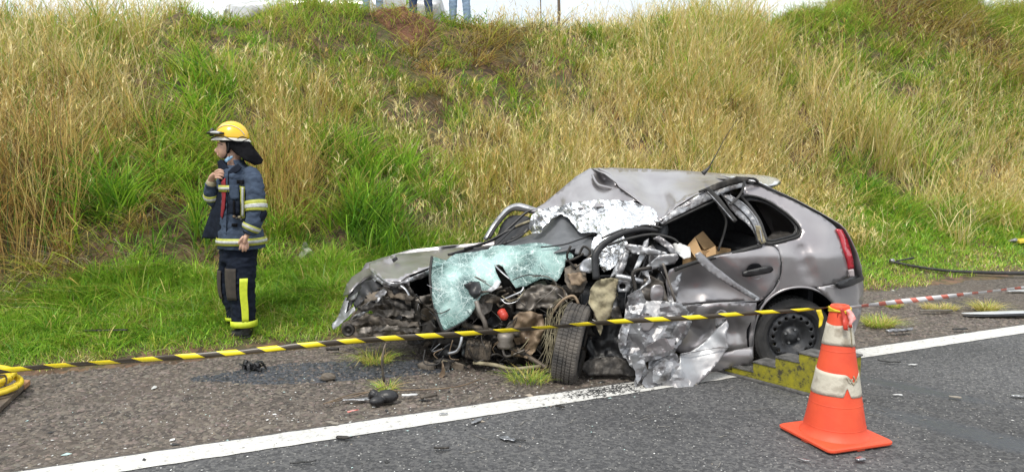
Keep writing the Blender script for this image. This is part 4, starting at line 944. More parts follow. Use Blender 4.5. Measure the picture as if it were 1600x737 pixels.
for k, o in enumerate([[(968, 530), (974, 500), (984, 480), (992, 478), (984, 505), (978, 540)], [(1030, 480), (1060, 476), (1076, 486), (1070, 500), (1045, 494), (1032, 490)], [(1010, 540), (1034, 528), (1056, 530), (1052, 546), (1030, 552), (1012, 556)], [(984, 556), (1000, 545), (1008, 560), (1004, 584), (996, 600), (992, 580)], [(1020, 575), (1040, 560), (1052, 566), (1046, 590), (1030, 600), (1020, 596)], [(1050, 520), (1062, 500), (1076, 496), (1070, 515), (1058, 535)], [(980, 462), (1000, 450), (1010, 470), (1000, 492), (984, 488)]]):
    panel('torn_scrap', [(x, y, 4.93 - .0006 * (y - 480) + .02 * math.sin(x * .5 + k)) for x, y in o], M[['bare2', 'bare', 'paint', 'bare', 'bare2', 'bare', 'bare2'][k]], dr, step=4, smoothf=False, jag=.8, thick=.003, fc=[(12, .03)])
panel('torn_skin', [(1084, 488, 5.02), (1072, 492, 5.0), (1062, 512, 4.97), (1054, 540, 4.96), (1062, 538, 4.99), (1074, 522, 5.01), (1080, 503, 5.03)], M['bare'], dr, step=3.5, cr=.03, crs=.06, jag=.8, pjit=1)
panel('torn_skin', [(1118, 488, 5.06), (1126, 484, 5.05), (1136, 486, 5.05), (1138, 496, 5.06), (1130, 500, 5.06), (1132, 508, 5.06), (1119, 508, 5.07)], M['bare'], dr, step=3.5, cr=.02, crs=.08, jag=1)
panel('torn_bracket', [(1118, 512, 5.08), (1118, 492, 5.07), (1124, 488, 5.08), (1132, 494, 5.09), (1130, 512, 5.09)], M['bare2'], dr, step=4, cr=.01, crs=.05)
# door frame remains: strips, rods
panel('door_beam', [(1003, 422, 5.05), (1030, 398, 5.05), (1058, 396, 5.03), (1061, 402, 5.03), (1054, 412, 5.04), (1040, 414, 5.05), (1022, 420, 5.06), (1004, 430, 5.06)], M['bare'], dr, step=4, cr=.02, crs=.05)
panel('bent_metal_strip', [(974, 380, 5.12), (1000, 383, 5.1), (1041, 394, 5.06), (1044, 399, 5.06), (1012, 398, 5.08), (990, 396, 5.1), (978, 390, 5.12)], M['bare2'], dr, step=4, cr=.015, crs=.06)
panel('bent_metal_strip', [(1020, 372, 5.14), (1030, 368, 5.13), (1050, 382, 5.10), (1060, 400, 5.06), (1052, 402, 5.07), (1042, 388, 5.1), (1030, 380, 5.12)], M['bare'], dr, step=4, cr=.03, crs=.07)
panel('bent_metal_strip', [(1006, 377, 5.16), (1014, 372, 5.16), (1012, 388, 5.14), (1002, 412, 5.12), (992, 428, 5.12), (990, 420, 5.12), (1000, 396, 5.14)], M['bare'], dr, step=4, cr=.015, crs=.07)
panel('bent_metal_strip', [(976, 390, 5.18), (984, 392, 5.18), (978, 415, 5.15), (970, 432, 5.14), (962, 430, 5.14), (970, 408, 5.16)], M['bare'], dr, step=4, cr=.02, crs=.08)
panel('bent_metal_strip', [(960, 418, 5.18), (968, 400, 5.18), (974, 394, 5.18), (972, 410, 5.16), (964, 428, 5.16), (952, 436, 5.16)], M['bare2'], dr, step=4, cr=.02, crs=.08)
tube('door_rod', [(962, 431, 5.08), (980, 434, 5.06), (1005, 440, 5.05)], .020, M['alu'], dr, seg=8)
tube('door_rod', [(1036, 411, 5.02), (1044, 436, 5.01), (1055, 470, 5.02)], .016, M['greybrown'], dr, seg=8, flat=.6)
tube('door_rod', [(1018, 418, 5.06), (990, 424, 5.04), (992, 445, 5.03), (996, 468, 5.03)], .013, M['oil'], dr, seg=6)
tube('door_rod', [(1010, 400, 5.15), (1000, 430, 5.13), (985, 452, 5.1)], .009, M['black'], dr, seg=6)
panel('door_inner_frame', [(1000, 440, 5.07), (1016, 430, 5.06), (1036, 440, 5.1), (1044, 470, 5.1), (1050, 474, 5.1), (1020, 480, 5.08), (1000, 476, 5.06), (1004, 460, 5.06)], M['greybrown'], dr, step=4, cr=.03, crs=.05)
panel('torn_skin', [(984, 476, 5.0), (1000, 452, 5.0), (1018, 440, 5.02), (1012, 420, 5.05), (1001, 424, 5.05), (1014, 436, 5.03), (1000, 450, 5.02), (986, 458, 5.02), (977, 478, 5.02)], M['bare'], dr, step=3.5, cr=.02, crs=.07, jag=.8)
panel('door_inner_frame', [(1018, 448, 5.02), (1034, 446, 5.02), (1038, 460, 5.03), (1032, 472, 5.03), (1018, 470, 5.02)], M['paint'], dr, step=4, cr=.01, crs=.05, curved=True)
panel('door_inner_frame', [(1040, 470, 5.12), (1050, 430, 5.14), (1066, 424, 5.14), (1060, 450, 5.12), (1056, 476, 5.1)], M['bare2'], dr, step=4, cr=.02, crs=.06)

# ---- roof
roof = panel('roof', [(1031, 345, 5.30), (1012, 326, 5.42), (990, 308, 5.55), (967, 292, 5.72), (963, 286, 5.85), (945, 272, 6.1), (924, 263, 6.35), (960, 262.5, 6.45), (1010, 264, 6.5), (1060, 266, 6.5), (1110, 270, 6.5), (1150, 273, 6.5), (1180, 279, 6.3), (1200, 286, 5.9), (1175, 287, 5.42), (1160, 287, 5.34), (1130, 295, 5.33), (1100, 306, 5.32), (1065, 325, 5.31)], M['paint'], car, step=5, cr=.012, crs=.012, ctrl=[(1040, 300, 5.85), (1080, 290, 5.95), (1130, 283, 5.95), (1000, 285, 6.1), (1040, 320, 5.52), (1005, 305, 5.72), (1100, 298, 5.6)], dents=[(1038, 318, 22, .12), (1060, 305, 26, -.08), (985, 280, 26, -.08), (1020, 300, 30, .08)], thick=.005, fc=[(52, .045), (24, .008)])
panel('roof_front', [(830, 330, 6.0), (850, 318, 6.1), (880, 293, 6.25), (900, 276, 6.3), (922, 263, 6.38), (936, 264, 6.3), (950, 268, 6.2), (962, 283, 5.9), (966, 293, 5.75), (990, 306, 5.6), (994, 314, 5.55), (970, 320, 5.6), (905, 326, 5.75), (868, 334, 5.9)], M['paint'], roof, step=5, cr=.03, crs=.022, ctrl=[(930, 300, 5.9), (900, 310, 5.95), (950, 280, 6.15)], dents=[(944, 284, 20, .16), (873, 318, 14, .08)], thick=.005, fc=[(26, .05)])
panel('painted_fold_shadow', [(962, 284, 5.95), (985, 295, 5.80), (1010, 315, 5.65), (1031, 344, 5.40), (1026, 346, 5.50), (1005, 330, 5.7), (985, 312, 5.8), (966, 296, 5.9)], M['blackcloth'], roof, step=5)  # black sheet standing in for the shade inside the roof fold
tube('roof_crease', [(926, 274, 6.20), (934, 288, 6.02), (950, 293, 5.92), (964, 296, 5.85)], .012, M['paint'], roof, seg=7)
tube('roof_crease', [(936, 264, 6.25), (955, 274, 6.1), (962, 290, 5.84)], .012, M['paint'], roof, seg=7)
panel('roof_fold', [(1034, 343, 5.29), (1058, 322, 5.31), (1085, 305, 5.34), (1104, 298, 5.36), (1092, 300, 5.50), (1070, 306, 5.55), (1048, 322, 5.46)], M['paint'], roof, step=4, fc=[(16, .02)], thick=.004)
# near roof rail, peeled
panel('roof_rail', [(1031, 347, 5.26), (1033, 340, 5.27), (1062, 322, 5.27), (1100, 299, 5.27), (1130, 290, 5.28), (1165, 284, 5.3), (1166, 291, 5.28), (1140, 298, 5.26), (1118, 308, 5.26), (1090, 322, 5.25), (1060, 336, 5.25), (1034, 351, 5.25)], M['bare2'], car, step=4, cr=.012, crs=.04, thick=.012)
tube('window_frame_rubber', [(1034, 352, 5.26), (1062, 339, 5.25), (1092, 325, 5.25), (1118, 313, 5.26), (1124, 311, 5.27)], .009, M['rubber'], car, seg=6)
tube('roof_seam_rubber', [(1092, 300, 5.26), (1120, 289, 5.26), (1150, 281, 5.28), (1176, 279, 5.3), (1184, 284, 5.33)], .010, M['rubber'], car, seg=6)
# spoiler, lifted at the back edge of the roof
panel('roof_spoiler', [(1120, 272.5, 6.5), (1160, 273, 6.5), (1195, 275, 6.4), (1212, 279, 6.2), (1219, 283, 5.95), (1214, 288, 5.75), (1196, 292, 5.5), (1184, 288, 5.42), (1165, 282, 5.5), (1140, 277, 6.0)], M['whitepaint'], roof, step=5, thick=.012)
tube('painted_spoiler_shadow', [(1190, 293, 5.50), (1205, 291.5, 5.66), (1218, 286, 5.95)], .010, M['black'], roof, seg=6)  # black tube put in as the shadow under the spoiler lip
# antenna
ab = W(1103, 268, 6.1)
tube('antenna_base', [(1098, 271, 6.1), (1104, 266, 6.1), (1110, 259, 6.1)], [.022, .014, .006], M['black'], roof, seg=8)
tube('antenna', [(1108, 261, 6.1), (1122, 236, 6.1), (1134, 214, 6.1), (1152, 186, 6.1)], [.006, .0038, .003, .0022], M['black'], roof, seg=6)
# B pillar, stripped and crumpled
pl = panel('door_pillar', [(1126, 303, 5.24), (1140, 305, 5.22), (1160, 315, 5.21), (1176, 331, 5.20), (1188, 350, 5.18), (1193, 365, 5.14), (1196, 380, 5.12), (1184, 383, 5.12), (1180, 366, 5.15), (1170, 352, 5.17), (1152, 338, 5.2), (1140, 325, 5.22)], M['bare2'], car, step=3.5, cr=.022, crs=.06, jag=.6)
tube('pillar_wire', [(1128, 306, 5.2), (1150, 322, 5.17), (1170, 342, 5.15), (1180, 362, 5.12), (1184, 380, 5.1)], .006, M['black'], pl, seg=5)
tube('pillar_wire', [(1140, 305, 5.19), (1166, 322, 5.17), (1184, 348, 5.14), (1191, 378, 5.1)], .005, M['bare'], pl, seg=5)
panel('pillar_trim', [(1180, 352, 5.13), (1188, 353, 5.12), (1197, 378, 5.1), (1190, 381, 5.1), (1183, 372, 5.12)], M['beige'], pl, step=4, cr=.01, crs=.05)
panel('door_frame_stub', [(1102, 296, 5.22), (1108, 292, 5.2), (1124, 308, 5.16), (1138, 326, 5.13), (1152, 344, 5.11), (1147, 348, 5.11), (1134, 336, 5.13), (1118, 316, 5.17)], M['rubber'], pl, step=4, thick=.014)
tube('rubber_strip', [(1105, 299, 5.18), (1122, 317, 5.14), (1146, 345, 5.095)], .004, M['bare2'], pl, seg=5)
panel('crushed_rail_end', [(1102, 296, 5.2), (1120, 286, 5.2), (1150, 276, 5.22), (1172, 277, 5.24), (1168, 283, 5.23), (1140, 290, 5.21), (1112, 300, 5.2)], M['oil'], pl, step=4, cr=.015, crs=.07, thick=.014)
tube('rubber_strip', [(1163, 283, 5.2), (1160, 298, 5.17), (1150, 312, 5.15), (1140, 320, 5.14)], .010, M['rubber'], pl, seg=6, flat=.6)
tube('rubber_strip', [(1122, 322, 5.3), (1134, 342, 5.3), (1132, 362, 5.3), (1122, 392, 5.28)], .016, M['rubber'], pl, seg=6, flat=.5)
tube('rubber_strip', [(1140, 302, 5.3), (1155, 330, 5.28), (1178, 362, 5.25), (1182, 378, 5.2)], .012, M['black'], pl, seg=6, flat=.6)

# ---- cabin
box('cabin_floor', (1.45, 6.0, .30), (1.7, .95, .06), M['black'], car)
box('parcel_shelf', (2.0, 5.95, .84), (.55, 1.2, .03), M['seat'], car)
panel('headliner', [(1036, 346), (1100, 304), (1165, 290), (1205, 305), (1165, 285), (1100, 286), (1040, 324)], M['seat'], car, mp=lambda x, y, Y: W(x, y, 5.36) + Vector((0, (345 - y) * .012, -.03)), step=9, depth=0)
def far_side():
    # far flank in world coordinates (x, z) at y = 6.62
    o = [(0.15, .25), (2.35, .28), (2.5, .45), (2.5, .8), (2.42, .95), (2.2, 1.18), (1.95, 1.33), (1.5, 1.42), (1.0, 1.44), (.75, 1.35), (.55, 1.1), (.2, .86), (.1, .6)]
    win = [(.95, .90), (2.05, .93), (2.0, 1.12), (1.75, 1.26), (1.2, 1.30), (.95, 1.22)]
    p = panel('far_side_body', o, M['paint'], car, depth=6.62, holes=[win], mp=lambda x, y, Y: Vector((x, Y - .12 * max(0, (y - .9) / .5), y)), step=.09, thick=.02)
    panel('far_window', win, M['darkglass'], p, depth=6.60, mp=lambda x, y, Y: Vector((x, Y - .12 * max(0, (y - .9) / .5), y)), step=.15, thick=.005)
    panel('door_lining', [(.5, .3), (2.3, .3), (2.3, .9), (2.1, 1.2), (1.2, 1.34), (.9, 1.2), (.5, .9)], M['seat'], p, depth=6.50, mp=lambda x, y, Y: Vector((x, Y - .12 * max(0, (y - .9) / .5), y)), step=.12, thick=.01)
    box('boot_lining', (2.2, 5.95, .6), (.04, 1.2, .6), M['seat'], car)
far_side()
def seat(c, w, ang, hgt=.55, head=True, name='front_seat'):
    rot = Matrix.Rotation(ang, 3, 'Y'); c = Vector(c); parts = []
    s = empty(name, c); s.parent = car; s.matrix_parent_inverse = car.matrix_world.inverted(); bpy.context.view_layer.update()
    v, f = box_geo((0, 0, hgt / 2), (.14, w, hgt)); meshobj('backrest', [rot @ x + c for x in v], f, M['seat'], s, smoothf=True, bevel=.05)
    v, f = box_geo((-.25, 0, -.02), (.5, w, .14)); meshobj('cushion', [x + c for x in v], f, M['seat'], s, smoothf=True, bevel=.05)
    if head:
        v, f = ell_geo((0, 0, hgt + .10), (.06, .13, .09)); meshobj('headrest', [rot @ x + c for x in v], f, M['dash'], s)
seat((1.80, 5.90, .52), 1.15, R(20), .42, False, 'rear_seat')
seat((1.02, 5.60, .48), .48, R(12), .42, True)
seat((1.00, 6.20, .48), .48, R(8), .48, True)
# dashboard and cowl
panel('dashboard', [(768, 388, 6.0), (790, 377, 6.15), (820, 370, 6.15), (845, 358, 6.1), (862, 342, 6.0), (875, 333, 5.95), (893, 338, 5.9), (906, 356, 5.8), (928, 362, 5.7), (926, 376, 5.55), (900, 388, 5.5), (860, 396, 5.5), (800, 398, 5.6)], M['dash'], car, step=5, cr=.01, crs=.015, thick=.01, ctrl=[(860, 375, 5.7)], curved=True)
tube('dashboard_seam', [(845, 386, 5.48), (880, 382, 5.50), (905, 374, 5.53), (926, 367, 5.62)], .006, M['black'], car, seg=5)
panel('dash_side', [(900, 384, 5.5), (926, 373, 5.55), (940, 380, 5.5), (938, 400, 5.45), (915, 400, 5.42), (898, 396, 5.45)], M['dash'], car, step=4, cr=.02, crs=.05)
# bonnet
bonnet = panel('bonnet', [(576, 411, 5.95), (596, 403, 6.1), (620, 397, 6.25), (657, 394, 6.3), (700, 389, 6.35), (742, 385, 6.3), (760, 388, 6.1), (740, 400, 5.9), (700, 412, 5.6), (676, 416, 5.5), (657, 423, 5.45), (636, 431, 5.42), (625, 440, 5.38), (603, 439, 5.4), (590, 430, 5.55), (577, 420, 5.75)], M['paint'], car, step=5, cr=.02, crs=.016, dents=[(650, 412, 26, -.05), (610, 415, 16, .08), (690, 400, 20, .06)], ctrl=[(640, 412, 5.85), (690, 402, 6.0)], thick=.006, fc=[(34, .03)])
panel('bonnet_emblem_hole', [(612, 405), (619, 400), (622, 405), (615, 410)], M['black'], bonnet, depth=5.98, step=4)
panel('bonnet_lip', [(577, 420, 5.72), (590, 432, 5.5), (603, 441, 5.36), (624, 442, 5.34), (638, 434, 5.38), (660, 426, 5.4), (674, 418, 5.44), (678, 424, 5.46), (662, 434, 5.42), (640, 440, 5.38), (622, 448, 5.36), (600, 446, 5.38), (585, 436, 5.5)], M['bare2'], bonnet, step=3.5, cr=.02, crs=.07, jag=.6, fc=[(8, .025)])
tube('bonnet_hem', [(578, 421, 5.70), (592, 432, 5.48), (604, 440, 5.35), (618, 443, 5.33)], .006, M['alu'], bonnet, seg=5)
# far front wing, peeled forward
wing = panel('front_wing', [(578, 418, 5.85), (564, 423, 5.95), (550, 433, 6.0), (541, 446, 6.0), (536, 463, 5.95), (546, 459, 5.85), (556, 447, 5.85), (570, 434, 5.8), (584, 428, 5.7)], M['paint'], car, step=4, cr=.015, crs=.04, jag=.4, thick=.005, fc=[(12, .02)])
panel('wing_edge', [(540, 462, 5.88), (533, 480, 5.8), (527, 497, 5.75), (518, 507, 5.72), (521, 515, 5.7), (532, 506, 5.68), (545, 494, 5.66), (556, 484, 5.66), (553, 478, 5.7), (540, 490, 5.72), (545, 470, 5.82)], M['bare'], wing, step=3.5, cr=.02, crs=.06, jag=.8, fc=[(9, .02)])
panel('wing_inner', [(546, 458, 5.86), (560, 444, 5.82), (580, 430, 5.72), (590, 436, 5.7), (575, 452, 5.75), (556, 466, 5.8), (545, 485, 5.75), (535, 496, 5.75), (540, 470, 5.85)], M['black'], wing, step=4, cr=.02, crs=.05)
panel('wing_flange', [(545, 466, 5.8), (560, 456, 5.75), (575, 440, 5.7), (585, 434, 5.64), (588, 438, 5.62), (572, 452, 5.68), (556, 466, 5.74), (546, 472, 5.78)], M['bare2'], wing, step=4, cr=.01, crs=.05)
# crushed bumper and grille, muddy
panel('crushed_bumper', [(556, 486, 5.6), (560, 470, 5.62), (580, 452, 5.6), (600, 448, 5.55), (632, 450, 5.5), (650, 470, 5.45), (658, 500, 5.42), (660, 526, 5.42), (630, 528, 5.42), (600, 530, 5.45), (566, 530, 5.5), (548, 524, 5.56), (532, 512, 5.62), (545, 498, 5.62)], M['mud'], car, step=3.6, cr=.09, crs=.035, jag=.8, pjit=3, holes=[[(562, 484), (574, 480), (590, 482), (592, 487), (576, 489), (565, 488)], [(612, 482), (620, 474), (626, 476), (620, 484), (614, 488)], [(602, 456), (607, 459), (606, 466), (602, 462)]], fc=[(16, .05), (7, .02)])
panel('grille_slab', [(556, 486, 5.54), (575, 470, 5.5), (600, 462, 5.47), (640, 470, 5.4), (662, 486, 5.38), (655, 498, 5.36), (620, 492, 5.38), (590, 496, 5.42), (565, 508, 5.47)], M['greybrown'], car, step=3.5, cr=.07, crs=.05, jag=1, pjit=3, holes=[[(590, 478), (604, 474), (612, 480), (600, 486)], [(570, 487), (582, 485), (580, 492), (571, 494)]], fc=[(12, .04)])
for k, o in enumerate([[(546, 500), (580, 492), (620, 500), (654, 502), (656, 510), (620, 510), (580, 504), (548, 510)], [(556, 514), (600, 506), (655, 512), (656, 520), (600, 516), (560, 522)], [(560, 480), (590, 468), (612, 466), (645, 478), (640, 486), (610, 476), (590, 478), (566, 488)], [(572, 462), (600, 452), (640, 460), (650, 466), (640, 470), (600, 462), (578, 470)], [(548, 498), (566, 484), (584, 462), (600, 450), (606, 454), (590, 474), (568, 492), (552, 504)], [(606, 440), (622, 448), (632, 470), (628, 500), (618, 500), (620, 470)], [(630, 440), (646, 452), (656, 480), (658, 520), (648, 520), (646, 484), (636, 458)]]):
    panel('bumper_strip', [(x, y, 5.46 - .1 * (x - 548) / 110 + .03 * math.sin(x * .4)) for x, y in o], M[['mud', 'greybrown', 'oil', 'mud', 'bare2', 'black', 'oil'][k]], car, step=3, cr=.02, crs=.06, fc=[(10, .035)], jag=1, pjit=2, thick=.006)
panel('bumper_scrap', [(566, 440, 5.7), (585, 436, 5.66), (600, 446, 5.6), (588, 456, 5.58), (570, 468, 5.6), (556, 482, 5.6), (552, 476, 5.62)], M['black'], car, step=4, cr=.03, crs=.05)
for cx_, cy_, r_ in ((544, 516, .045), (666, 515, .05)):
    c = W(cx_, cy_, 5.40); mt = Matrix.Translation(c)
    vs, fs = lathe_geo([(.0, 0), (r_ * .3, 0), (r_ * .35, .01), (r_ * .6, .012), (r_ * .7, -.012), (r_, -.012), (r_, .04)], 24, mat4=mt); meshobj('pulley', vs, fs, M['oil'], car)
# headlamp remnants
tube('grille_clip', [(626, 446, 5.32), (634, 452, 5.30), (640, 462, 5.28)], .012, M['alu'], car, seg=6, flat=.5)

# windscreen, laminated, folded over the engine
gl = [(675, 401), (684, 403), (697, 407), (704, 401), (711, 397), (735, 394), (762, 390), (769, 384), (785, 383), (802, 384), (820, 381), (836, 379), (850, 380), (864, 383), (884, 390), (897, 399), (894, 406), (884, 406), (882, 418), (877, 430), (870, 440), (858, 436), (846, 435), (834, 440), (823, 446), (806, 450), (800, 442), (795, 434), (790, 424), (785, 416), (779, 413), (773, 414), (775, 424), (778, 431), (783, 441), (777, 446), (772, 453), (766, 451), (764, 458), (758, 460), (752, 462), (748, 468), (744, 475), (741, 482), (736, 491), (728, 499), (712, 508), (694, 516), (689, 509), (684, 497), (680, 485), (676, 467), (673, 448), (673, 425)]
glc = [(675, 401, 5.45), (694, 516, 5.22), (689, 509, 5.22), (728, 499, 5.25), (720, 450, 5.33), (741, 482, 5.28), (772, 453, 5.36), (773, 414, 5.5), (762, 390, 5.62), (711, 397, 5.56), (836, 379, 5.60), (897, 399, 5.45), (870, 440, 5.34), (806, 450, 5.36), (846, 435, 5.34), (830, 410, 5.42), (785, 416, 5.46), (673, 448, 5.32)]
wsn = panel('windscreen', gl, M['glass'], car, depth=idw(glc), step=4.5, cr=.006, crs=.03, fc=[(40, .035), (18, .012)], jag=.5, thick=.005, dents=[(770, 400, 18, .05), (755, 395, 10, -.04), (712, 402, 12, .05), (850, 395, 30, -.02)])
gd = idw(glc)
tube('windscreen_rubber', [(675, 400, 5.44), (672, 425, 5.37), (673, 448, 5.31), (680, 485, 5.25), (688, 508, 5.21), (695, 517, 5.21), (712, 509, 5.23), (728, 500, 5.24)], .010, M['rubber'], wsn, seg=6, flat=.6)
panel('glass_flap', [(760, 454, 5.30), (770, 446, 5.28), (777, 436, 5.30), (783, 440, 5.28), (779, 448, 5.27), (768, 456, 5.28)], M['whitepaint'], wsn, step=4, cr=.01, crs=.08)
tube('glass_edge_strip', [(773, 414, 5.40), (783, 424, 5.34), (797, 436, 5.30)], .009, M['alu'], wsn, seg=6, flat=.4)
# far windscreen pillar and wires
tube('far_pillar', [(758, 374, 6.35), (770, 354, 6.4), (784, 336, 6.42), (796, 325, 6.42), (810, 321, 6.4), (826, 325, 6.35), (840, 330, 6.3)], .028, M['alu'], car, seg=8, flat=.6)
tube('far_pillar_rubber', [(764, 372, 6.3), (776, 352, 6.34), (790, 335, 6.36), (802, 327, 6.36), (818, 328, 6.32), (836, 332, 6.25)], .022, M['rubber'], car, seg=7, flat=.6)
panel('far_mirror', [(778, 366, 6.28), (784, 350, 6.32), (796, 338, 6.32), (812, 336, 6.28), (828, 340, 6.22), (830, 355, 6.15), (815, 368, 6.12), (790, 378, 6.15), (772, 382, 6.2)], M['black'], car, step=5, cr=.03, crs=.04, curved=True)
for k, (pp, r_) in enumerate([([(700, 398, 5.9), (740, 386, 6.0), (775, 372, 6.1), (800, 352, 6.15), (822, 332, 6.2), (836, 328, 6.2)], .011), ([(726, 388, 5.95), (760, 378, 6.05), (795, 360, 6.1), (835, 344, 6.1)], .009), ([(716, 404, 5.8), (740, 392, 5.95), (768, 386, 6.0), (792, 378, 6.0)], .016), ([(770, 388, 5.9), (790, 368, 6.0), (808, 352, 6.05), (830, 345, 6.05)], .007), ([(735, 388, 6.0), (765, 386, 5.98), (800, 376, 6.0), (818, 366, 6.0)], .010)]):
    tube('wiper_arm' if k < 2 else 'cable', pp, r_, M['black'], car, seg=6)
tube('wiper_pivot', [(806, 354, 6.02), (815, 350, 5.98), (828, 345, 5.98)], .010, M['beige'], car, seg=6)
panel('cowl', [(700, 398, 5.9), (735, 385, 6.1), (772, 383, 6.05), (790, 388, 5.8), (760, 396, 5.75), (725, 402, 5.75)], M['black'], car, step=5, cr=.02, crs=.04)

# ---- engine bay
v, f = merge([box_geo((-.10, 5.85, .46), (.62, .42, .34)), box_geo((-.10, 5.80, .66), (.5, .3, .10)), box_geo((-.45, 5.8, .40), (.22, .34, .26)), box_geo((.30, 5.8, .38), (.24, .3, .24))] + [box_geo((-.36 + .09 * k, 5.62, .46), (.03, .06, .30)) for k in range(8)])
eng = meshobj('engine_block', v, f, M['oil'], car, smoothf=False, bevel=.012)
panel('bulkhead', [(640, 430), (700, 405), (780, 398), (880, 400), (960, 400), (1010, 420), (1010, 560), (900, 580), (780, 575), (660, 560), (640, 520)], M['blackcloth'], car, depth=6.05, step=14, cr=.05, crs=.02)
box('subframe', (.05, 5.75, .17), (1.7, .5, .10), M['oil'], car, bevel=.02)
box('front_floor', (.75, 5.9, .28), (.9, 1.2, .08), M['oil'], car, bevel=.02)
panel('far_wing_side', [(-1.35, .22), (-.2, .25), (.2, .3), (.2, .85), (-.3, .80), (-.9, .74), (-1.3, .62), (-1.42, .42)], M['paint'], car, depth=6.5, mp=lambda x, y, Y: Vector((x, Y - .1 * max(0, (-x - 1.0)), y)), step=.08, cr=.03, crs=4, thick=.01)
er = random.Random(5)
def rp(x0, x1, y0, y1, a, b): return (er.uniform(x0, x1), er.uniform(y0, y1), er.uniform(a, b))
# crumpled plates filling the bay
plates = []
for k in range(46):
    cx_, cy_, cY = rp(650, 960, 440, 585, 5.30, 5.62)
    if 853 < cx_ < 935 and cY < 5.5: cY = er.uniform(5.5, 5.7)
    w_, h_ = er.uniform(10, 30), er.uniform(8, 26); n_ = er.randint(5, 7)
    o = [(cx_ + w_ * math.cos(2 * math.pi * i / n_) * er.uniform(.6, 1.1), cy_ + h_ * math.sin(2 * math.pi * i / n_) * er.uniform(.6, 1.1), cY + er.uniform(-.07, .07)) for i in range(n_)]
    m_ = er.choice(['oil', 'oil', 'iron', 'black', 'greybrown', 'mud', 'black', 'oil'])
    panel('crushed_plate', o, M[m_], car, step=4, fc=[(9, .03)], cr=.015, crs=.05, jag=.5, thick=.005)
for k in range(40):
    a = rp(645, 960, 440, 580, 5.25, 5.5); pts = [a]
    for j in range(er.randint(2, 4)):
        l = pts[-1]; pts.append((min(965, max(640, l[0] + er.uniform(-34, 34))), min(590, max(432, l[1] + er.uniform(-26, 30))), min(5.6, max(5.24, l[2] + er.uniform(-.06, .06)))))
    tube('hose' if k % 3 == 0 else 'cable', pts, er.choice([.004, .005, .007, .010, .014]), M[er.choice(['black', 'rubber', 'oil', 'iron', 'black', 'greybrown'])], car, seg=6, n=6)
for k in range(60):
    a = rp(650, 965, 435, 575, 5.22, 5.42); pts = [a]
    for j in range(er.randint(2, 3)):
        l = pts[-1]; pts.append((min(965, max(640, l[0] + er.uniform(-22, 22))), min(588, max(430, l[1] + er.uniform(-18, 20))), min(5.5, max(5.2, l[2] + er.uniform(-.05, .05)))))
    tube('wire', pts, er.choice([.002, .003, .004]), M[er.choice(['black', 'beige', 'greybrown', 'alu', 'oil', 'tan', 'rubber'])], car, seg=5, n=5)
for k in range(14):
    c = W(*rp(655, 850, 470, 570, 5.36, 5.55)); r_ = er.uniform(.015, .035)
    rot = Matrix.Rotation(er.uniform(0, 3), 4, 'X') @ Matrix.Rotation(er.uniform(0, 3), 4, 'Z')
    vs, fs = lathe_geo([(0, -.03), (r_ * .4, -.03), (r_ * .45, -.012), (r_, -.01), (r_, .03), (r_ * .7, .034), (r_ * .65, .06), (0, .06)], 14, mat4=Matrix.Translation(c) @ rot)
    meshobj('engine_fitting', vs, fs, M[er.choice(['oil', 'iron', 'black', 'oil'])], car, bevel=.003)
# named pieces one can pick out in the photograph
v, f = lathe_geo([(0, -.045), (.016, -.045), (.022, -.036), (.030, -.030), (.034, -.012), (.030, 0), (.034, .008), (.034, .03), (0, .03)], 9, mat4=Matrix.Translation(W(786, 491, 5.22)) @ Matrix.Rotation(R(35), 4, 'X') @ Matrix.Rotation(R(25), 4, 'Z'))
tag(meshobj('reservoir_cap', v, f, M['redcap'], car), 'orange red cap among the dark engine parts')
tube('hose', [(744, 470, 5.25), (750, 488, 5.22), (758, 505, 5.22), (760, 520, 5.25)], .018, M['greybrown'], car, seg=9)
tube('hose', [(700, 552, 5.22), (714, 548, 5.2), (720, 535, 5.2), (722, 522, 5.22)], .012, M['alu'], car, seg=8)
tube('hose', [(782, 470, 5.3), (800, 462, 5.28), (815, 455, 5.28), (818, 448, 5.3)], .008, M['alu'], car, seg=7)
tube('cable', [(782, 466, 5.3), (792, 474, 5.27), (808, 470, 5.27), (815, 458, 5.3)], .004, M['alu'], car, seg=6)
tube('cable', [(784, 462, 5.3), (796, 470, 5.27), (812, 464, 5.27), (820, 452, 5.3)], .004, M['beige'], car, seg=6)
tube('drive_shaft', [(722, 506, 5.35), (745, 512, 5.32), (786, 520, 5.30), (812, 522, 5.30)], .022, M['iron'], car, seg=9)
v, f = lathe_geo([(0, -.05), (.06, -.05), (.065, -.03), (.05, 0), (.065, .03), (.05, .06), (0, .06)], 18, mat4=Matrix.Translation(W(790, 532, 5.25)) @ Matrix.Rotation(R(90), 4, 'X')); meshobj('rubber_boot', v, f, M['greybrown'], car)
box('gearbox', W(748, 545, 5.34), (.19, .14, .13), M['iron'], car, rot=Matrix.Rotation(R(8), 3, 'Y'), bevel=.015)
for k in range(5): box('gearbox_rib', W(731 + 8 * k, 545, 5.275), (.012, .02, .12), M['iron'], car, rot=Matrix.Rotation(R(8), 3, 'Y'), bevel=.003)
tube('suspension_arm', [(740, 566, 5.28), (775, 570, 5.22), (800, 576, 5.2), (845, 572, 5.2)], .014, M['beige'], car, seg=8)
tube('suspension_arm', [(806, 545, 5.3), (830, 560, 5.25), (855, 575, 5.2)], .020, M['iron'], car, seg=8)
panel('inner_wing', [(817, 457, 5.32), (830, 447, 5.3), (848, 444, 5.28), (866, 446, 5.26), (880, 452, 5.26), (888, 464, 5.28), (878, 474, 5.28), (862, 484, 5.3), (846, 480, 5.3), (830, 484, 5.3), (808, 481, 5.34), (806, 470, 5.34)], M['greybrown'], car, step=3.5, cr=.06, crs=.04, jag=.6, pjit=2, holes=[], fc=[(14, .045), (7, .015)])
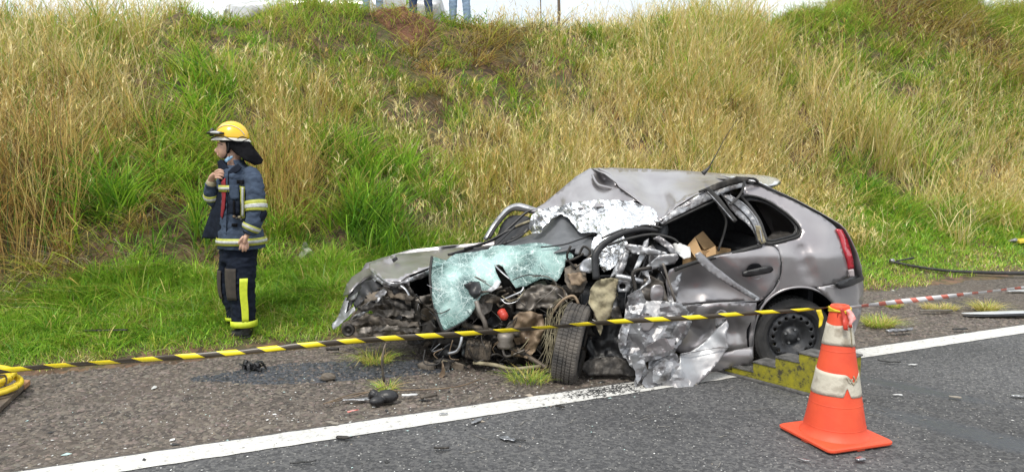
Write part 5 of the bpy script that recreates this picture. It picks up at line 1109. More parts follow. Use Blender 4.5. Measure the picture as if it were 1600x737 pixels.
panel('chassis_rail', [(802, 496, 5.3), (812, 487, 5.28), (830, 486, 5.26), (848, 492, 5.24), (852, 512, 5.24), (845, 530, 5.24), (836, 548, 5.22), (824, 560, 5.22), (800, 556, 5.22), (798, 546, 5.22), (818, 546, 5.26), (826, 534, 5.28), (808, 538, 5.3), (802, 530, 5.3)], M['tan'], car, step=3.5, cr=.045, crs=.04, jag=.6, pjit=1.5, fc=[(14, .04)])
panel('crushed_tray', [(882, 418, 5.36), (900, 412, 5.34), (914, 420, 5.3), (918, 440, 5.28), (910, 458, 5.26), (894, 456, 5.26), (882, 440, 5.3)], M['mud'], car, step=3.5, cr=.045, crs=.06, jag=1)
panel('crushed_tray', [(886, 428, 5.3), (905, 424, 5.28), (916, 436, 5.24), (908, 446, 5.24), (892, 444, 5.26)], M['tan'], car, step=3.5, cr=.03, crs=.07, jag=1)
panel('insulation_mat', [(921, 458, 5.14), (926, 446, 5.14), (934, 438, 5.13), (950, 434, 5.13), (966, 436, 5.13), (963, 455, 5.1), (958, 475, 5.08), (955, 492, 5.07), (946, 502, 5.07), (934, 503, 5.08), (928, 488, 5.1), (920, 474, 5.12)], M['beige'], car, step=3.5, cr=.035, crs=.045, pjit=1.5, jag=.5, thick=.006, fc=[(12, .03), (6, .01)])
panel('insulation_mat', [(930, 500, 5.1), (940, 502, 5.08), (942, 512, 5.08), (938, 524, 5.08), (933, 514, 5.1)], M['beige'], car, step=3.5, cr=.02, crs=.06)
panel('inner_sill', [(909, 577, 5.08), (912, 566, 5.1), (922, 560, 5.12), (962, 556, 5.1), (990, 568, 5.06), (1002, 580, 5.05), (998, 588, 5.04), (950, 586, 5.05), (921, 587, 5.06)], M['oil'], car, step=4, cr=.03, crs=.04)
panel('inner_sill', [(925, 505, 5.3), (970, 500, 5.2), (985, 560, 5.12), (970, 575, 5.12), (925, 570, 5.2), (915, 540, 5.28)], M['black'], car, step=5, cr=.05, crs=.04)
panel('bay_bracket', [(961, 434, 5.2), (985, 438, 5.18), (984, 456, 5.18), (966, 456, 5.18)], M['bare2'], car, step=4, cr=.01, crs=.05, holes=[[(968, 444), (976, 443), (977, 450), (969, 451)]])
tube('window_bar', [(932, 436, 5.12), (930, 412, 5.14), (932, 395, 5.16), (948, 378, 5.2), (975, 364, 5.24), (1005, 358, 5.26), (1028, 360, 5.26)], [.030, .028, .030, .026, .022, .020, .012], M['black'], car, seg=9, flat=.7)
tube('cable', [(950, 383, 5.15), (985, 372, 5.18), (1020, 366, 5.2), (1050, 372, 5.2), (1060, 380, 5.2)], .010, M['rubber'], car, seg=6)
tube('cable', [(940, 372, 5.3), (975, 358, 5.3), (1010, 352, 5.28), (1035, 356, 5.25)], .009, M['black'], car, seg=6)
tube('cable', [(900, 418, 5.3), (925, 398, 5.25), (950, 374, 5.28), (975, 362, 5.3)], .007, M['greybrown'], car, seg=6)
panel('lamp_housing', [(905, 418, 5.22), (912, 406, 5.22), (924, 403, 5.2), (928, 414, 5.2), (926, 426, 5.2), (910, 424, 5.2)], M['alu'], car, step=4, cr=.015, crs=.05, curved=True)
for k, pp in enumerate([[(900, 420), (886, 402), (892, 384)], [(905, 398), (912, 385), (922, 392), (918, 402)], [(884, 408), (898, 404), (912, 396)]]):
    tube('cable', [(x, y, 5.35) for x, y in pp], .010, M['oil'], car, seg=6)
for k in range(14):
    a = (er.uniform(960, 1035), er.uniform(385, 470), er.uniform(5.14, 5.3)); ang = er.uniform(.9, 2.1); l = er.uniform(18, 46)
    tube('bent_rod', [a, (a[0] + l * .5 * math.cos(ang) + er.uniform(-5, 5), a[1] + l * .5 * math.sin(ang), a[2]), (a[0] + l * math.cos(ang), min(545, a[1] + l * math.sin(ang)), a[2] + .03)], er.choice([.005, .008, .012]), M[er.choice(['bare2', 'oil', 'black', 'alu', 'black'])], car, seg=6, flat=.6)
for k in range(16):
    cx_, cy_ = er.uniform(950, 1050), er.uniform(400, 545); w_, h_ = er.uniform(8, 20), er.uniform(10, 30)
    o = [(cx_ + w_ * math.cos(2 * math.pi * i / 5) * er.uniform(.5, 1.1), cy_ + h_ * math.sin(2 * math.pi * i / 5) * er.uniform(.5, 1.1), 5.26 + er.uniform(-.08, .1)) for i in range(5)]
    panel('crushed_plate', o, M[er.choice(['oil', 'black', 'greybrown', 'bare2', 'black'])], car, step=5, cr=.03, crs=.06, jag=.6)
# dry roots and straw caught over the front tyre: belongs to the wreck's load
def straw_on_tyre():
    vs = []
    parts = []
    for k in range(60):
        x0, y0 = er.uniform(852, 880), er.uniform(470, 540); y1 = y0 + er.uniform(20, 60)
        parts.append(tube_geo([W(x0 + er.uniform(10, 40) * max(0, (490 - y0)) / 30, y0 - 5, 5.0), W(x0, y0 + 10, 4.98), W(x0 - er.uniform(-4, 12), min(y1, 585), 5.0)], .0022, seg=3, n=3))
    v, f = merge(parts); o = meshobj('straw', v, f, M['beige']); tag(o, 'dry straw and roots caught against the front tyre', 'straw', kind='stuff')
straw_on_tyre()
tube('bent_root', [(858, 500, 5.02), (866, 484, 5.0), (880, 468, 4.98), (896, 462, 4.97), (904, 474, 4.96)], .010, M['tan'], car, seg=6)
for sx, sy in ((690, 572), (712, 578), (665, 576)):
    panel('hanging_scrap', [(sx - 14, sy - 8, 5.35), (sx, sy - 14, 5.32), (sx + 16, sy - 8, 5.3), (sx + 12, sy + 6, 5.28), (sx - 4, sy + 10, 5.3)], M[er.choice(['oil', 'mud'])], car, step=4, cr=.04, crs=.06, jag=1)
panel('rusty_blade', [(684, 590, 5.15), (690, 578, 5.14), (691, 562, 5.14), (694, 572, 5.13), (696, 584, 5.12), (688, 594, 5.13)], M['tan'], car, step=4, cr=.01, crs=.06)

# ---- things on and in the car
fo = [(838, 328), (868, 323), (903, 315), (940, 312), (976, 313), (1005, 320), (1020, 325), (1033, 347), (1022, 355), (1000, 352), (985, 358), (975, 368), (984, 386), (972, 405), (955, 420), (942, 424), (936, 406), (924, 388), (926, 374), (936, 364), (905, 363), (892, 344), (877, 334), (862, 342), (850, 355), (844, 364), (832, 365), (826, 355), (830, 340)]
foc = [(838, 328, 5.88), (903, 315, 5.78), (976, 313, 5.58), (1020, 325, 5.40), (1033, 347, 5.28), (985, 358, 5.26), (942, 424, 5.24), (924, 388, 5.34), (936, 364, 5.42), (905, 363, 5.62), (877, 334, 5.82), (844, 364, 5.86), (826, 355, 5.92), (940, 340, 5.55), (985, 335, 5.42), (960, 395, 5.28)]
bl = panel('foil_blanket', fo, M['foil'], None, depth=idw(foc), step=3.1, cr=.02, crs=.05, jag=.8, thick=.002, smoothf=False, pjit=2, fc=[(16, .035), (8, .022)])
tag(bl, 'crinkled silver foil rescue blanket draped over the front seats under the folded roof', 'blanket')
# cardboard box
cb = empty('cardboard_box', W(1100, 410, 5.45)); tag(cb, 'open brown cardboard box inside the car by the near door window', 'box'); bpy.context.view_layer.update()
bc = Vector(W(1104, 398, 5.42)); rz = Matrix.Rotation(R(28), 3, 'Z')
for k, (c, s, rr) in enumerate([((-.13, 0, -.06), (.006, .22, .22), None), ((.13, 0, -.06), (.006, .22, .22), None), ((0, -.11, -.06), (.26, .006, .22), None), ((0, .11, -.06), (.26, .006, .22), None), ((0, 0, -.17), (.26, .22, .006), None)]):
    v, f = box_geo(c, s); meshobj('box_side', [rz @ x + bc for x in v], f, M['card'], cb, smoothf=False)
panel('box_flap', [(1074, 384, 5.36), (1086, 370, 5.38), (1094, 388, 5.3), (1100, 400, 5.24), (1086, 402, 5.24)], M['card'], cb, step=6, thick=.004, smoothf=False)
panel('box_flap', [(1102, 392, 5.3), (1118, 384, 5.3), (1119, 397, 5.24), (1104, 402, 5.24)], M['card'], cb, step=6, thick=.004, smoothf=False)
panel('box_flap', [(1086, 370, 5.45), (1098, 361, 5.5), (1118, 384, 5.5), (1100, 390, 5.42)], M['card'], cb, step=6, thick=.004, smoothf=False)
pw = panel('white_rag', [(1050, 381, 5.3), (1060, 379, 5.3), (1078, 386, 5.26), (1080, 401, 5.2), (1068, 404, 5.2), (1056, 394, 5.24)], M['white'], None, step=4, cr=.03, crs=.05, jag=.8)
tag(pw, 'white torn airbag cloth hanging by the cardboard box', 'cloth')

# ================================================================== stepped block by the rear wheel
def step_block():
    A = Vector((1.575, 5.15, 0)); B = Vector((2.104, 4.485, 0)); ex = (B - A).normalized(); ey = Vector((-ex.y, ex.x, 0)); T = .15
    r = empty('step_block', (A + B) / 2); tag(r, 'chipped yellow stepped rescue block with grey treads beside the rear wheel', 'step block'); bpy.context.view_layer.update()
    L0 = (B - A).length; n = 5; st = L0 / n; hs = [.035, .105, .175, .24, .27]
    prof = [(-.10, 0)]
    for k in range(n): prof += [(k * st, .015 if k == 0 else hs[k - 1]), (k * st, hs[k])] if k else [(-.10, .008), (0, .010), (0, hs[0])]
    prof += [(L0, hs[-1]), (L0, 0)]
    pp = [p for i, p in enumerate(prof) if i == 0 or p != prof[i - 1]]
    def P(u, v, z): return A + ex * u + ey * v + Vector((0, 0, z))
    vs = [P(u, 0, z + .02) for u, z in pp] + [P(u, T, z + .02) for u, z in pp]; m = len(pp)
    vv, ff = tri_fill([(u, z) for u, z in pp], [], .5)
    idx = {(round(a, 5), round(b, 5)): i for i, (a, b) in enumerate(pp)}
    fs = []
    for t in ff:
        try: q = [idx[(round(vv[i][0], 5), round(vv[i][1], 5))] for i in t]
        except KeyError: continue
        fs.append(tuple(q)); fs.append(tuple(i + m for i in q[::-1]))
    for i in range(m): j = (i + 1) % m; fs.append((i, j, j + m, i + m))
    meshobj('block_body', vs, fs, M['chock'], r, smoothf=False, bevel=.003)
    for k in range(n):
        u0 = k * st; v, f = [], []
        vs2 = [P(u, w, z) for u in (u0 + .001, u0 + st + .008) for w in (-.006, T + .006) for z in (hs[k] + .021, hs[k] + .033)]
        meshobj('tread', vs2, [(0, 1, 3, 2), (4, 6, 7, 5), (0, 4, 5, 1), (2, 3, 7, 6), (0, 2, 6, 4), (1, 5, 7, 3)], M['chock_top'], r, smoothf=False, bevel=.002)
    vs3 = [P(u, w, z) for u in (-.13, L0 + .03) for w in (-.03, T + .03) for z in (.001, .019)]
    meshobj('base_plate', vs3, [(0, 1, 3, 2), (4, 6, 7, 5), (0, 4, 5, 1), (2, 3, 7, 6), (0, 2, 6, 4), (1, 5, 7, 3)], M['chock_top'], r, smoothf=False, bevel=.003)
    vs4 = [P(u, w, z) for u in (-.05, L0) for w in (-.012, -.003) for z in (.020, .034)]
    meshobj('yellow_edge', vs4, [(0, 1, 3, 2), (4, 6, 7, 5), (0, 4, 5, 1), (2, 3, 7, 6), (0, 2, 6, 4), (1, 5, 7, 3)], M['chock'], r, smoothf=False)
step_block()

# ================================================================== traffic cone
def mat_band():
    m = mat('dirty_white_band', (.54, .50, .41), (.30, .26, .20), .5, 0, 10, c3=(.55, .51, .42), bump=.3, bscale=60, detail=9)
    return m
M['band'] = mat_band()
def cone():
    cx_, cy_ = 1.782, 3.94; c = empty('traffic_cone', (cx_, cy_, 0)); tag(c, 'orange traffic cone with two dirty white bands standing in front of the rear wheel', 'traffic cone'); bpy.context.view_layer.update()
    T = Matrix.Translation((cx_, cy_, 0)) @ Matrix.Rotation(R(18), 4, 'Z')
    H0 = .035; H1 = .742
    rad = lambda z: .168 + (.047 - .168) * ((z - H0) / (H1 - H0)) ** .97
    prof = [(.185, .034), (.178, .045)] + [(rad(z), z) for z in np.linspace(.06, .726, 24)] + [(.050, .728), (.050, .739), (.046, .745), (.034, .745), (.030, .70), (.028, .6)]
    vs, fs = lathe_geo(prof, 48, 'Z', T); meshobj('cone_body', vs, fs, M['cone'], c, thick=0)
    # base plate with rounded corners, raised lip and feet
    S = .207; vs, fs = [], []
    def rr(s, rc):
        out = []
        for qx, qy, a0 in ((1, 1, 0), (-1, 1, 90), (-1, -1, 180), (1, -1, 270)):
            for k in range(6): a = R(a0 + 18 * k); out.append((qx * (s - rc) + rc * math.cos(a), qy * (s - rc) + rc * math.sin(a)))
        return out
    rings = [(S, .03, .012), (S + .004, .03, .018), (S + .004, .03, .028), (S - .004, .03, .034), (S - .02, .028, .036)]
    for s, rc, z in rings: vs += [T @ Vector((x, y, z)) for x, y in rr(s, rc)]
    n = 24
    for i in range(len(rings) - 1):
        for k in range(n): fs.append((i * n + k, i * n + (k + 1) % n, (i + 1) * n + (k + 1) % n, (i + 1) * n + k))
    fs.append(tuple(4 * n + k for k in range(n))); fs.append(tuple(range(n))[::-1])
    meshobj('cone_base', vs, fs, M['cone'], c, smoothf=False)
    for k in range(4):
        a = R(90 * k); v = T @ Vector((.175 * math.cos(a), .175 * math.sin(a), .007)); box('foot', v, (.05, .05, .014), M['cone'], c, rot=Matrix.Rotation(R(18), 3, 'Z'), bevel=.003)
        v = T @ Vector((.185 * math.cos(a + .6), .185 * math.sin(a + .6), .009)) 
    for z in (.085, .40 + .10, .21): 
        vs, fs = lathe_geo([(rad(z) + .0005, z), (rad(z + .003) + .002, z + .003), (rad(z + .006) + .0005, z + .006)], 48, 'Z', T); meshobj('moulding_line', vs, fs, M['cone'], c)
    def band(z0f, z1f, name):
        seg = 96; rows = 7; vs, fs = [], []
        for i in range(rows):
            for k in range(seg):
                a = 2 * math.pi * k / seg; t = i / (rows - 1); z = z0f(a) * (1 - t) + z1f(a) * t
                w = .0022 + .0012 * noise.noise(Vector((math.cos(a) * 4, math.sin(a) * 4, z * 30)))
                vs.append(T @ Vector(((rad(z) + w) * math.cos(a), (rad(z) + w) * math.sin(a), z)))
        for i in range(rows - 1):
            for k in range(seg): fs.append((i * seg + k, i * seg + (k + 1) % seg, (i + 1) * seg + (k + 1) % seg, (i + 1) * seg + k))
        return meshobj(name, vs, fs, M['band'], c, thick=.0012)
    def ad(a, b): return abs((a - b + math.pi) % (2 * math.pi) - math.pi)
    band(lambda a: .533 + .004 * math.sin(a * 2), lambda a: .645 + .003 * math.sin(a * 3), 'reflective_band')
    # torn lower band: notch below and a fold above, on the side facing the camera to the right
    tA = R(-106)
    b2 = band(lambda a: .265 + .004 * math.sin(2 * a) + (.055 * max(0, 1 - ad(a, tA) / .16)), lambda a: .392 + .004 * math.sin(a) - .045 * math.exp(-(ad(a, tA + .42) / .28) ** 2), 'reflective_band')
    # crumpled tear of the band
    for k, (da, z) in enumerate([(.12, .345), (.30, .335), (.48, .35)]):
        vs, fs = tube_geo([T @ Vector(((rad(zz) + .005) * math.cos(tA + aa), (rad(zz) + .005) * math.sin(tA + aa), zz)) for aa, zz in ((da - .14, z + .03), (da, z), (da + .16, z + .022))], .0035, seg=5)
        meshobj('torn_fold', vs, fs, M['beige'] if k else M['band'], b2)
    vs, fs = tube_geo([T @ Vector(((rad(z) + .004) * math.cos(R(-80) + .02 * i), (rad(z) + .004) * math.sin(R(-80) + .02 * i), z)) for i, z in enumerate((.53, .57, .61, .645))], .004, seg=5); meshobj('torn_fold', vs, fs, M['beige'], c)
    # slot near the top
    v = T @ Vector((.052 * math.cos(R(-140)), .052 * math.sin(R(-140)), .70)); box('slot', v, (.012, .006, .04), M['redcap'], c, bevel=.002)
cone()

# ================================================================== tapes
def tape(name, pts, width, m, label, twist=None, n=14, u0=0):
    q = cat(pts, n); P = [W(*v[:3]) for v in q]; vs, fs, uv = [], [], []; d = u0
    for i, p in enumerate(P):
        if i: d += (p - P[i - 1]).length
        t = (P[min(i + 1, len(P) - 1)] - P[max(i - 1, 0)]).normalized()
        a = Vector((0, 0, 1)) - t * t.z; a.normalize(); b = t.cross(a)
        th = twist(i / (len(P) - 1)) if twist else 0
        dr_ = a * math.cos(th) + b * math.sin(th)
        w = width(i / (len(P) - 1)) if callable(width) else width
        vs += [p - dr_ * w * .5, p + b * .002 * math.sin(i * .7), p + dr_ * w * .5]; uv += [(d, 0), (d, .5), (d, 1)]
    for i in range(len(P) - 1):
        for k in range(2): fs.append((3 * i + k, 3 * i + 3 + k, 3 * i + 4 + k, 3 * i + 1 + k))
    o = meshobj(name, vs, fs, m); L = o.data.uv_layers.new(name='UVMap')
    for lp in o.data.loops: L.data[lp.index].uv = uv[lp.vertex_index]
    k = o.modifiers.new('thick', 'SOLIDIFY'); k.thickness = .0004; k.offset = 0
    tag(o, label, 'barrier tape')
    return o
tape('barrier_tape', [(-260, 606, 3.40), (-80, 588, 3.45), (60, 573.5, 3.5), (200, 563.5, 3.57), (350, 552, 3.63), (480, 539, 3.67), (600, 529, 3.7), (720, 521.5, 3.74), (850, 511.5, 3.78), (960, 502.5, 3.81), (1080, 496, 3.84), (1180, 488.5, 3.87), (1240, 485, 3.89), (1294, 480, 3.91)], lambda t: .031 - .013 * max(0, (t - .62) / .38), M['tape_yb'], 'yellow and black barrier tape stretched across the wreck from the left to the traffic cone', twist=lambda t: .2 + .35 * math.sin(t * 13) + .2 * math.sin(t * 31 + 1) + max(0, t - .82) * 3.0, n=20)
tape('barrier_tape', [(1318, 482, 3.91), (1345, 478, 4.07), (1400, 471.5, 4.45), (1460, 465, 4.9), (1530, 457, 5.4), (1600, 449, 5.9), (1720, 436, 6.6)], .030, M['tape_rw'], 'red and white barrier tape running from the traffic cone off to the right', twist=lambda t: .3 + .5 * math.sin(t * 11), n=20)
def knot():
    a = []
    for k in range(3):
        z = .713 + .006 * k; pts = [Vector((1.782 + .055 * math.cos(t), 3.94 + .055 * math.sin(t), z + .006 * math.sin(t * 2 + k))) for t in np.linspace(0, 2 * math.pi, 17)]
        a.append(tube_geo(pts, .005, seg=5, n=2, caps=False))
    v, f = merge(a); o = meshobj('tape_knot', v, f, M['tape_plain']); tag(o, 'yellow tape wound round the neck of the traffic cone', 'tape knot')
M['tape_plain'] = mat('plain_yellow_tape', (.78, .60, .02), (.60, .45, .02), .4, 0, 30)
M['tape_pink'] = mat('pale_red_tape', (.72, .35, .33), (.72, .10, .06), .4, 0, 25, lo=.4, hi=.5)
knot()
e1 = panel('tape_end', [(1275, 484, 3.87), (1283, 483, 3.87), (1287, 496, 3.86), (1284, 508, 3.86), (1279, 512, 3.86), (1280, 498, 3.87)], M['tape_plain'], None, step=4, cr=.008, crs=.08, thick=.0006); tag(e1, 'loose yellow tape end hanging just left of the cone top', 'tape end')
e2 = panel('tape_end', [(1321, 484, 3.88), (1328, 482, 3.87), (1334, 490, 3.86), (1338, 498, 3.85), (1331, 505, 3.85), (1332, 512, 3.85), (1325, 511, 3.86), (1327, 500, 3.86)], M['tape_pink'], None, step=4, cr=.012, crs=.07, thick=.0006); tag(e2, 'loose pink and white tape end hanging just right of the cone top', 'tape end')
e3 = panel('tape_end', [(1312, 482, 3.86), (1318, 482, 3.86), (1324, 500, 3.84), (1325, 516, 3.83), (1318, 515, 3.83), (1316, 498, 3.85)], M['redcap'], None, step=4, cr=.008, crs=.08, thick=.0006); tag(e3, 'short red tape strip hanging down the front of the cone neck', 'tape end')
# ================================================================== people
def loft_geo(rings, seg=28, n=3, off=0, caps=True, power=2.3):
    """rings of (left px, right px, py, depth centre, half depth): horizontal sections of a garment or limb"""
    q = cat(rings, n); vs, fs = [], []
    for xl, xr, py, Yc, ry in q:
        a = W(xl, py, Yc); b = W(xr, py, Yc); c = (a + b) / 2; rx = (b - a).length / 2 + off; ry2 = ry + off
        for k in range(seg):
            t = 2 * math.pi * k / seg; ct, st = math.cos(t), math.sin(t)
            e = 2 / power
            vs.append(c + Vector((math.copysign(abs(ct) ** e, ct) * rx, math.copysign(abs(st) ** e, st) * ry2, 0)))
    m = len(q)
    for i in range(m - 1):
        for k in range(seg): k2 = (k + 1) % seg; fs.append((i * seg + k, (i + 1) * seg + k, (i + 1) * seg + k2, i * seg + k2))
    if caps: fs.append(tuple(range(seg))); fs.append(tuple((m - 1) * seg + k for k in range(seg))[::-1])
    return vs, fs
def lt(pts, rad, **k): return tube_geo([W(*p) for p in pts], rad, **k)
def el(px, py, Y, r, rot=None, **k): return ell_geo(W(px, py, Y), r, rot=rot, **k)
YF = 6.15
fg = W(372, 520, YF)
ff_ = empty('person', (fg.x, YF, HTxy(fg.x, YF))); tag(ff_, 'person in navy firefighting clothes and yellow helmet standing on the grass, hand at collar', 'person'); bpy.context.view_layer.update()
S_ = 1150 / YF   # pixels per metre there
pp_ = 1 / S_
# body under the clothes: one continuous surface
parts = []
hr_ = Matrix.Rotation(R(-8), 3, 'Y')
parts.append(el(363, 224, YF, (.094, .075, .100), seg=20, rings=14))                 # skull
parts.append(el(352.5, 232, YF, (.066, .060, .086), rot=Matrix.Rotation(R(10), 3, 'Y'), seg=20, rings=14))  # face
parts.append(el(347.5, 243.5, YF, (.030, .032, .024)))                                # chin
parts.append(lt([(352, 245, YF), (362, 240, YF), (367, 232, YF)], [.028, .036, .03], seg=10))  # jaw
parts.append(lt([(342.8, 227.5, YF), (340.2, 231.5, YF), (337.2, 235.8, YF), (341, 237.4, YF)], [.009, .0115, .0135, .010], seg=8))  # nose
parts.append(el(341.4, 240.6, YF, (.014, .021, .0065))); parts.append(el(341.9, 242.6, YF, (.014, .019, .0075)))  # lips
parts.append(el(343.8, 226, YF, (.016, .050, .010)))                                  # brow ridge
parts.append(el(347.5, 235, YF - .035, (.026, .022, .028)))                            # cheek
parts.append(el(367, 233.5, YF - .072, (.016, .010, .030)))                           # ear
parts.append(lt([(364, 236, YF), (367, 256, YF + .01), (372, 272, YF + .01)], [.058, .060, .075], seg=12))  # neck
parts.append(loft_geo([(352, 392, 262, YF, .08), (348, 398, 272, YF, .15), (350, 399, 300, YF, .13), (352, 396, 335, YF, .11), (354, 392, 375, YF, .10), (358, 388, 392, YF, .09)], off=-.012))
parts.append(lt([(378, 385, YF - .06), (377, 440, YF - .07), (382, 495, YF - .06), (383, 515, YF - .06)], [.062, .056, .042, .036], seg=12))
parts.append(lt([(362, 385, YF + .07), (358, 440, YF + .08), (362, 490, YF + .10), (363, 508, YF + .10)], [.06, .052, .042, .036], seg=12))
parts.append(lt([(388, 515, YF - .06), (378, 520, YF - .06), (367, 522, YF - .07)], [.035, .036, .028], seg=10))
parts.append(lt([(365, 506, YF + .10), (358, 511, YF + .10), (351, 513, YF + .10)], [.035, .034, .026], seg=10))
# near arm, hanging
parts.append(lt([(392, 274, YF - .12), (399, 302, YF - .19), (400, 330, YF - .22), (394, 352, YF - .24), (387, 366, YF - .25)], [.055, .048, .042, .036, .028], seg=12))
parts.append(lt([(387, 366, YF - .25), (384, 371, YF - .255), (381.5, 379, YF - .255)], [.028, .034, .030], seg=12, flat=.62))
for (a, b, c_, d, r_) in (((386, 377), (387.5, 384), (387, 389), YF - .235, .0098), ((383.5, 379), (384.6, 387), (383.6, 392.3), YF - .25, .0105), ((380.2, 379.5), (380, 387.5), (378.8, 392.8), YF - .262, .0105), ((377.5, 378.5), (375.6, 385.5), (374.4, 390), YF - .27, .0098)):
    parts.append(lt([(*a, d), (*b, d - .006), (*c_, d + .006)], [r_, r_, r_ * .78], seg=8))
parts.append(lt([(381, 369.5, YF - .275), (376.2, 374.5, YF - .285), (372.6, 381, YF - .28)], [.013, .0115, .009], seg=8))
# far arm, hand gripping the collar
parts.append(lt([(356, 276, YF + .12), (343, 300, YF + .10), (335, 314, YF + .02), (330, 300, YF - .05), (331, 284, YF - .10)], [.055, .045, .042, .036, .028], seg=12))
parts.append(lt([(329.5, 284, YF - .10), (332, 277, YF - .12), (337, 271.5, YF - .135)], [.027, .033, .028], seg=12, flat=.65))
for (a, b, c_, r_) in (((336, 268.5), (343, 265.3), (349.5, 267.6), .0098), ((337, 271.5), (344.5, 269), (350.8, 271.8), .0102), ((337, 274.8), (344.5, 273.4), (350.6, 276), .0100), ((336.5, 278), (343, 277.6), (348.6, 280), .009)):
    parts.append(lt([(*a, YF - .145), (*b, YF - .165), (*c_, YF - .150)], [r_, r_, r_ * .8], seg=8))
parts.append(lt([(333, 274, YF - .10), (340, 268, YF - .09), (346, 270, YF - .095)], [.013, .0115, .009], seg=8))
remeshed('body', parts, M['skin'], ff_, voxel=.0045, smooth_it=2)
# face details
v, f = el(343.3, 229.2, YF - .030, (.007, .011, .0055), seg=10, rings=6); meshobj('eye', v, f, M['white'], ff_)
v, f = el(342.9, 229.2, YF - .036, (.0045, .006, .0045), seg=8, rings=6); meshobj('iris', v, f, M['hair'], ff_)
v, f = lt([(341.6, 226.4, YF - .022), (344.2, 225.4, YF - .046), (348, 226.4, YF - .057)], [.0035, .0045, .003], seg=6); meshobj('eyebrow', v, f, M['hair'], ff_)
M['lip'] = mat('lip_skin', (.45, .17, .14), (.38, .14, .11), .45, 0, 25)
v, f = lt([(339.6, 241.4, YF - .004), (341.4, 241.7, YF - .021), (344.2, 242.0, YF - .032)], [.0036, .0034, .002], seg=6); meshobj('mouth', v, f, M['lip'], ff_)
v, f = merge([el(362, 219, YF, (.098, .080, .062)), lt([(358, 222, YF - .06), (357, 230, YF - .064), (357.5, 238, YF - .058)], [.018, .016, .008], seg=8), el(374, 230, YF, (.05, .07, .075))]); remeshed_hair = meshobj('hair', v, f, M['hair'], ff_)
# helmet
def dome():
    seg, rows = 40, 12; vs, fs = [], []
    c = W(362.5, 216.5, YF); rot = Matrix.Rotation(R(4), 3, 'Y')
    for i in range(rows + 1):
        ph = math.pi / 2 * i / rows
        for k in range(seg):
            t = 2 * math.pi * k / seg; x = .137 * math.sin(ph) * math.cos(t); y = .108 * math.sin(ph) * math.sin(t); z = .134 * math.cos(ph)
            if abs(y) < .022: z += .006
            vs.append(c + rot @ Vector((x, y, z)))
    for i in range(rows):
        for k in range(seg): k2 = (k + 1) % seg; fs.append((i * seg + k, (i + 1) * seg + k, (i + 1) * seg + k2, i * seg + k2))
    h = meshobj('helmet', vs, fs, M['helmet'], ff_, thick=.006)
    vs, fs = [], []
    for j, (kr, dz) in enumerate([(1.0, .0), (1.04, -.012), (1.13, -.020), (1.14, -.024)]):
        for k in range(seg):
            t = 2 * math.pi * k / seg; fr = max(0, -math.cos(t)); bk = max(0, math.cos(t))
            x = .137 * (1 + (kr - 1) * (1.35 * fr + .75 * bk + .2)) * math.cos(t); y = .108 * (1 + (kr - 1) * .5) * math.sin(t)
            vs.append(c + rot @ Vector((x, y, dz * (1 + .4 * fr) + .006)))
    for j in range(3):
        for k in range(seg): k2 = (k + 1) % seg; fs.append((j * seg + k, (j + 1) * seg + k, (j + 1) * seg + k2, j * seg + k2))
    meshobj('helmet_brim', vs, fs, M['helmetwhite'], h, thick=.005)
    # reflective arc on the side, painted strip proud of the shell
    arc = []
    for a in np.linspace(R(20), R(150), 14):
        ph = R(58); x = .137 * math.cos(a) * .92; z = .134 * math.sin(a) * .78; y2 = max(0, 1 - (x / .137) ** 2 - (z / .134) ** 2); arc.append(c + rot @ Vector((x, -.110 * math.sqrt(y2) - .002, z)))
    vs, fs = tube_geo(arc, .009, seg=6, n=2, flat=.4); meshobj('reflective_arc', vs, fs, M['helmetwhite'], h)
    vs, fs = lt([(331, 216, YF + .01), (338, 213, YF - .085), (350, 213, YF - .108), (362, 219, YF - .113), (376, 221.5, YF - .10), (388, 217, YF - .04)], [.010, .011, .009, .008, .008, .006], seg=6, flat=.5); meshobj('goggle_strap', vs, fs, M['black'], h)
    g = lt([(332.2, 201, YF - .02), (330.8, 206, YF - .03), (331, 213, YF - .03)], [.012, .018, .014], seg=8)
    g2 = lt([(331, 208, YF - .02), (337, 207.5, YF - .085), (349, 208.5, YF - .115)], [.042, .042, .020], seg=12, flat=.4)
    gg = meshobj('goggles', *merge([g, g2]), M['black'], h)
    v, f = lt([(332.0, 207.3, YF - .075), (337, 207.2, YF - .108), (343.5, 207.6, YF - .126)], [.026, .036, .024], seg=14, flat=.35); meshobj('goggle_lens', v, f, M['silverstripe'], gg)
    v, f = lt([(371, 217, YF - .113), (378, 214, YF - .105), (385, 215.5, YF - .08)], [.006, .011, .006], seg=8, flat=.5); meshobj('strap_clip', v, f, M['black'], h)
dome()
# neck guard
nk = panel('neck_guard', [(352, 221, YF - .085), (362, 221, YF - .10), (376, 222, YF - .095), (389, 221, YF - .06), (392, 232, YF - .08), (402, 241, YF - .08), (411, 250, YF - .07), (409, 256, YF - .08), (398, 258.5, YF - .10), (386, 252, YF - .14), (374, 244, YF - .13), (366, 238, YF - .10), (361, 232, YF - .09), (357, 240, YF - .08), (354, 238, YF - .075), (354, 230, YF - .08)], M['blackcloth'], ff_, step=3, cr=.012, crs=.06, thick=.008)
panel('neck_guard', [(366, 222, YF + .09), (389, 221, YF + .05), (402, 240, YF + .06), (411, 250, YF - .05), (400, 258, YF + .04), (380, 250, YF + .10)], M['blackcloth'], ff_, step=4, cr=.012, crs=.06, thick=.008)
panel('neck_guard', [(380, 223, YF - .06), (389, 221, YF + .05), (402, 238, YF + .06), (411, 250, YF), (400, 257, YF - .09)], M['blackcloth'], ff_, step=4, thick=.008)
v, f = lt([(357, 222, YF - .088), (356.5, 232, YF - .085), (354, 242, YF - .06), (350, 247, YF - .03)], .006, seg=6, flat=.5); meshobj('chin_strap', v, f, M['black'], ff_)
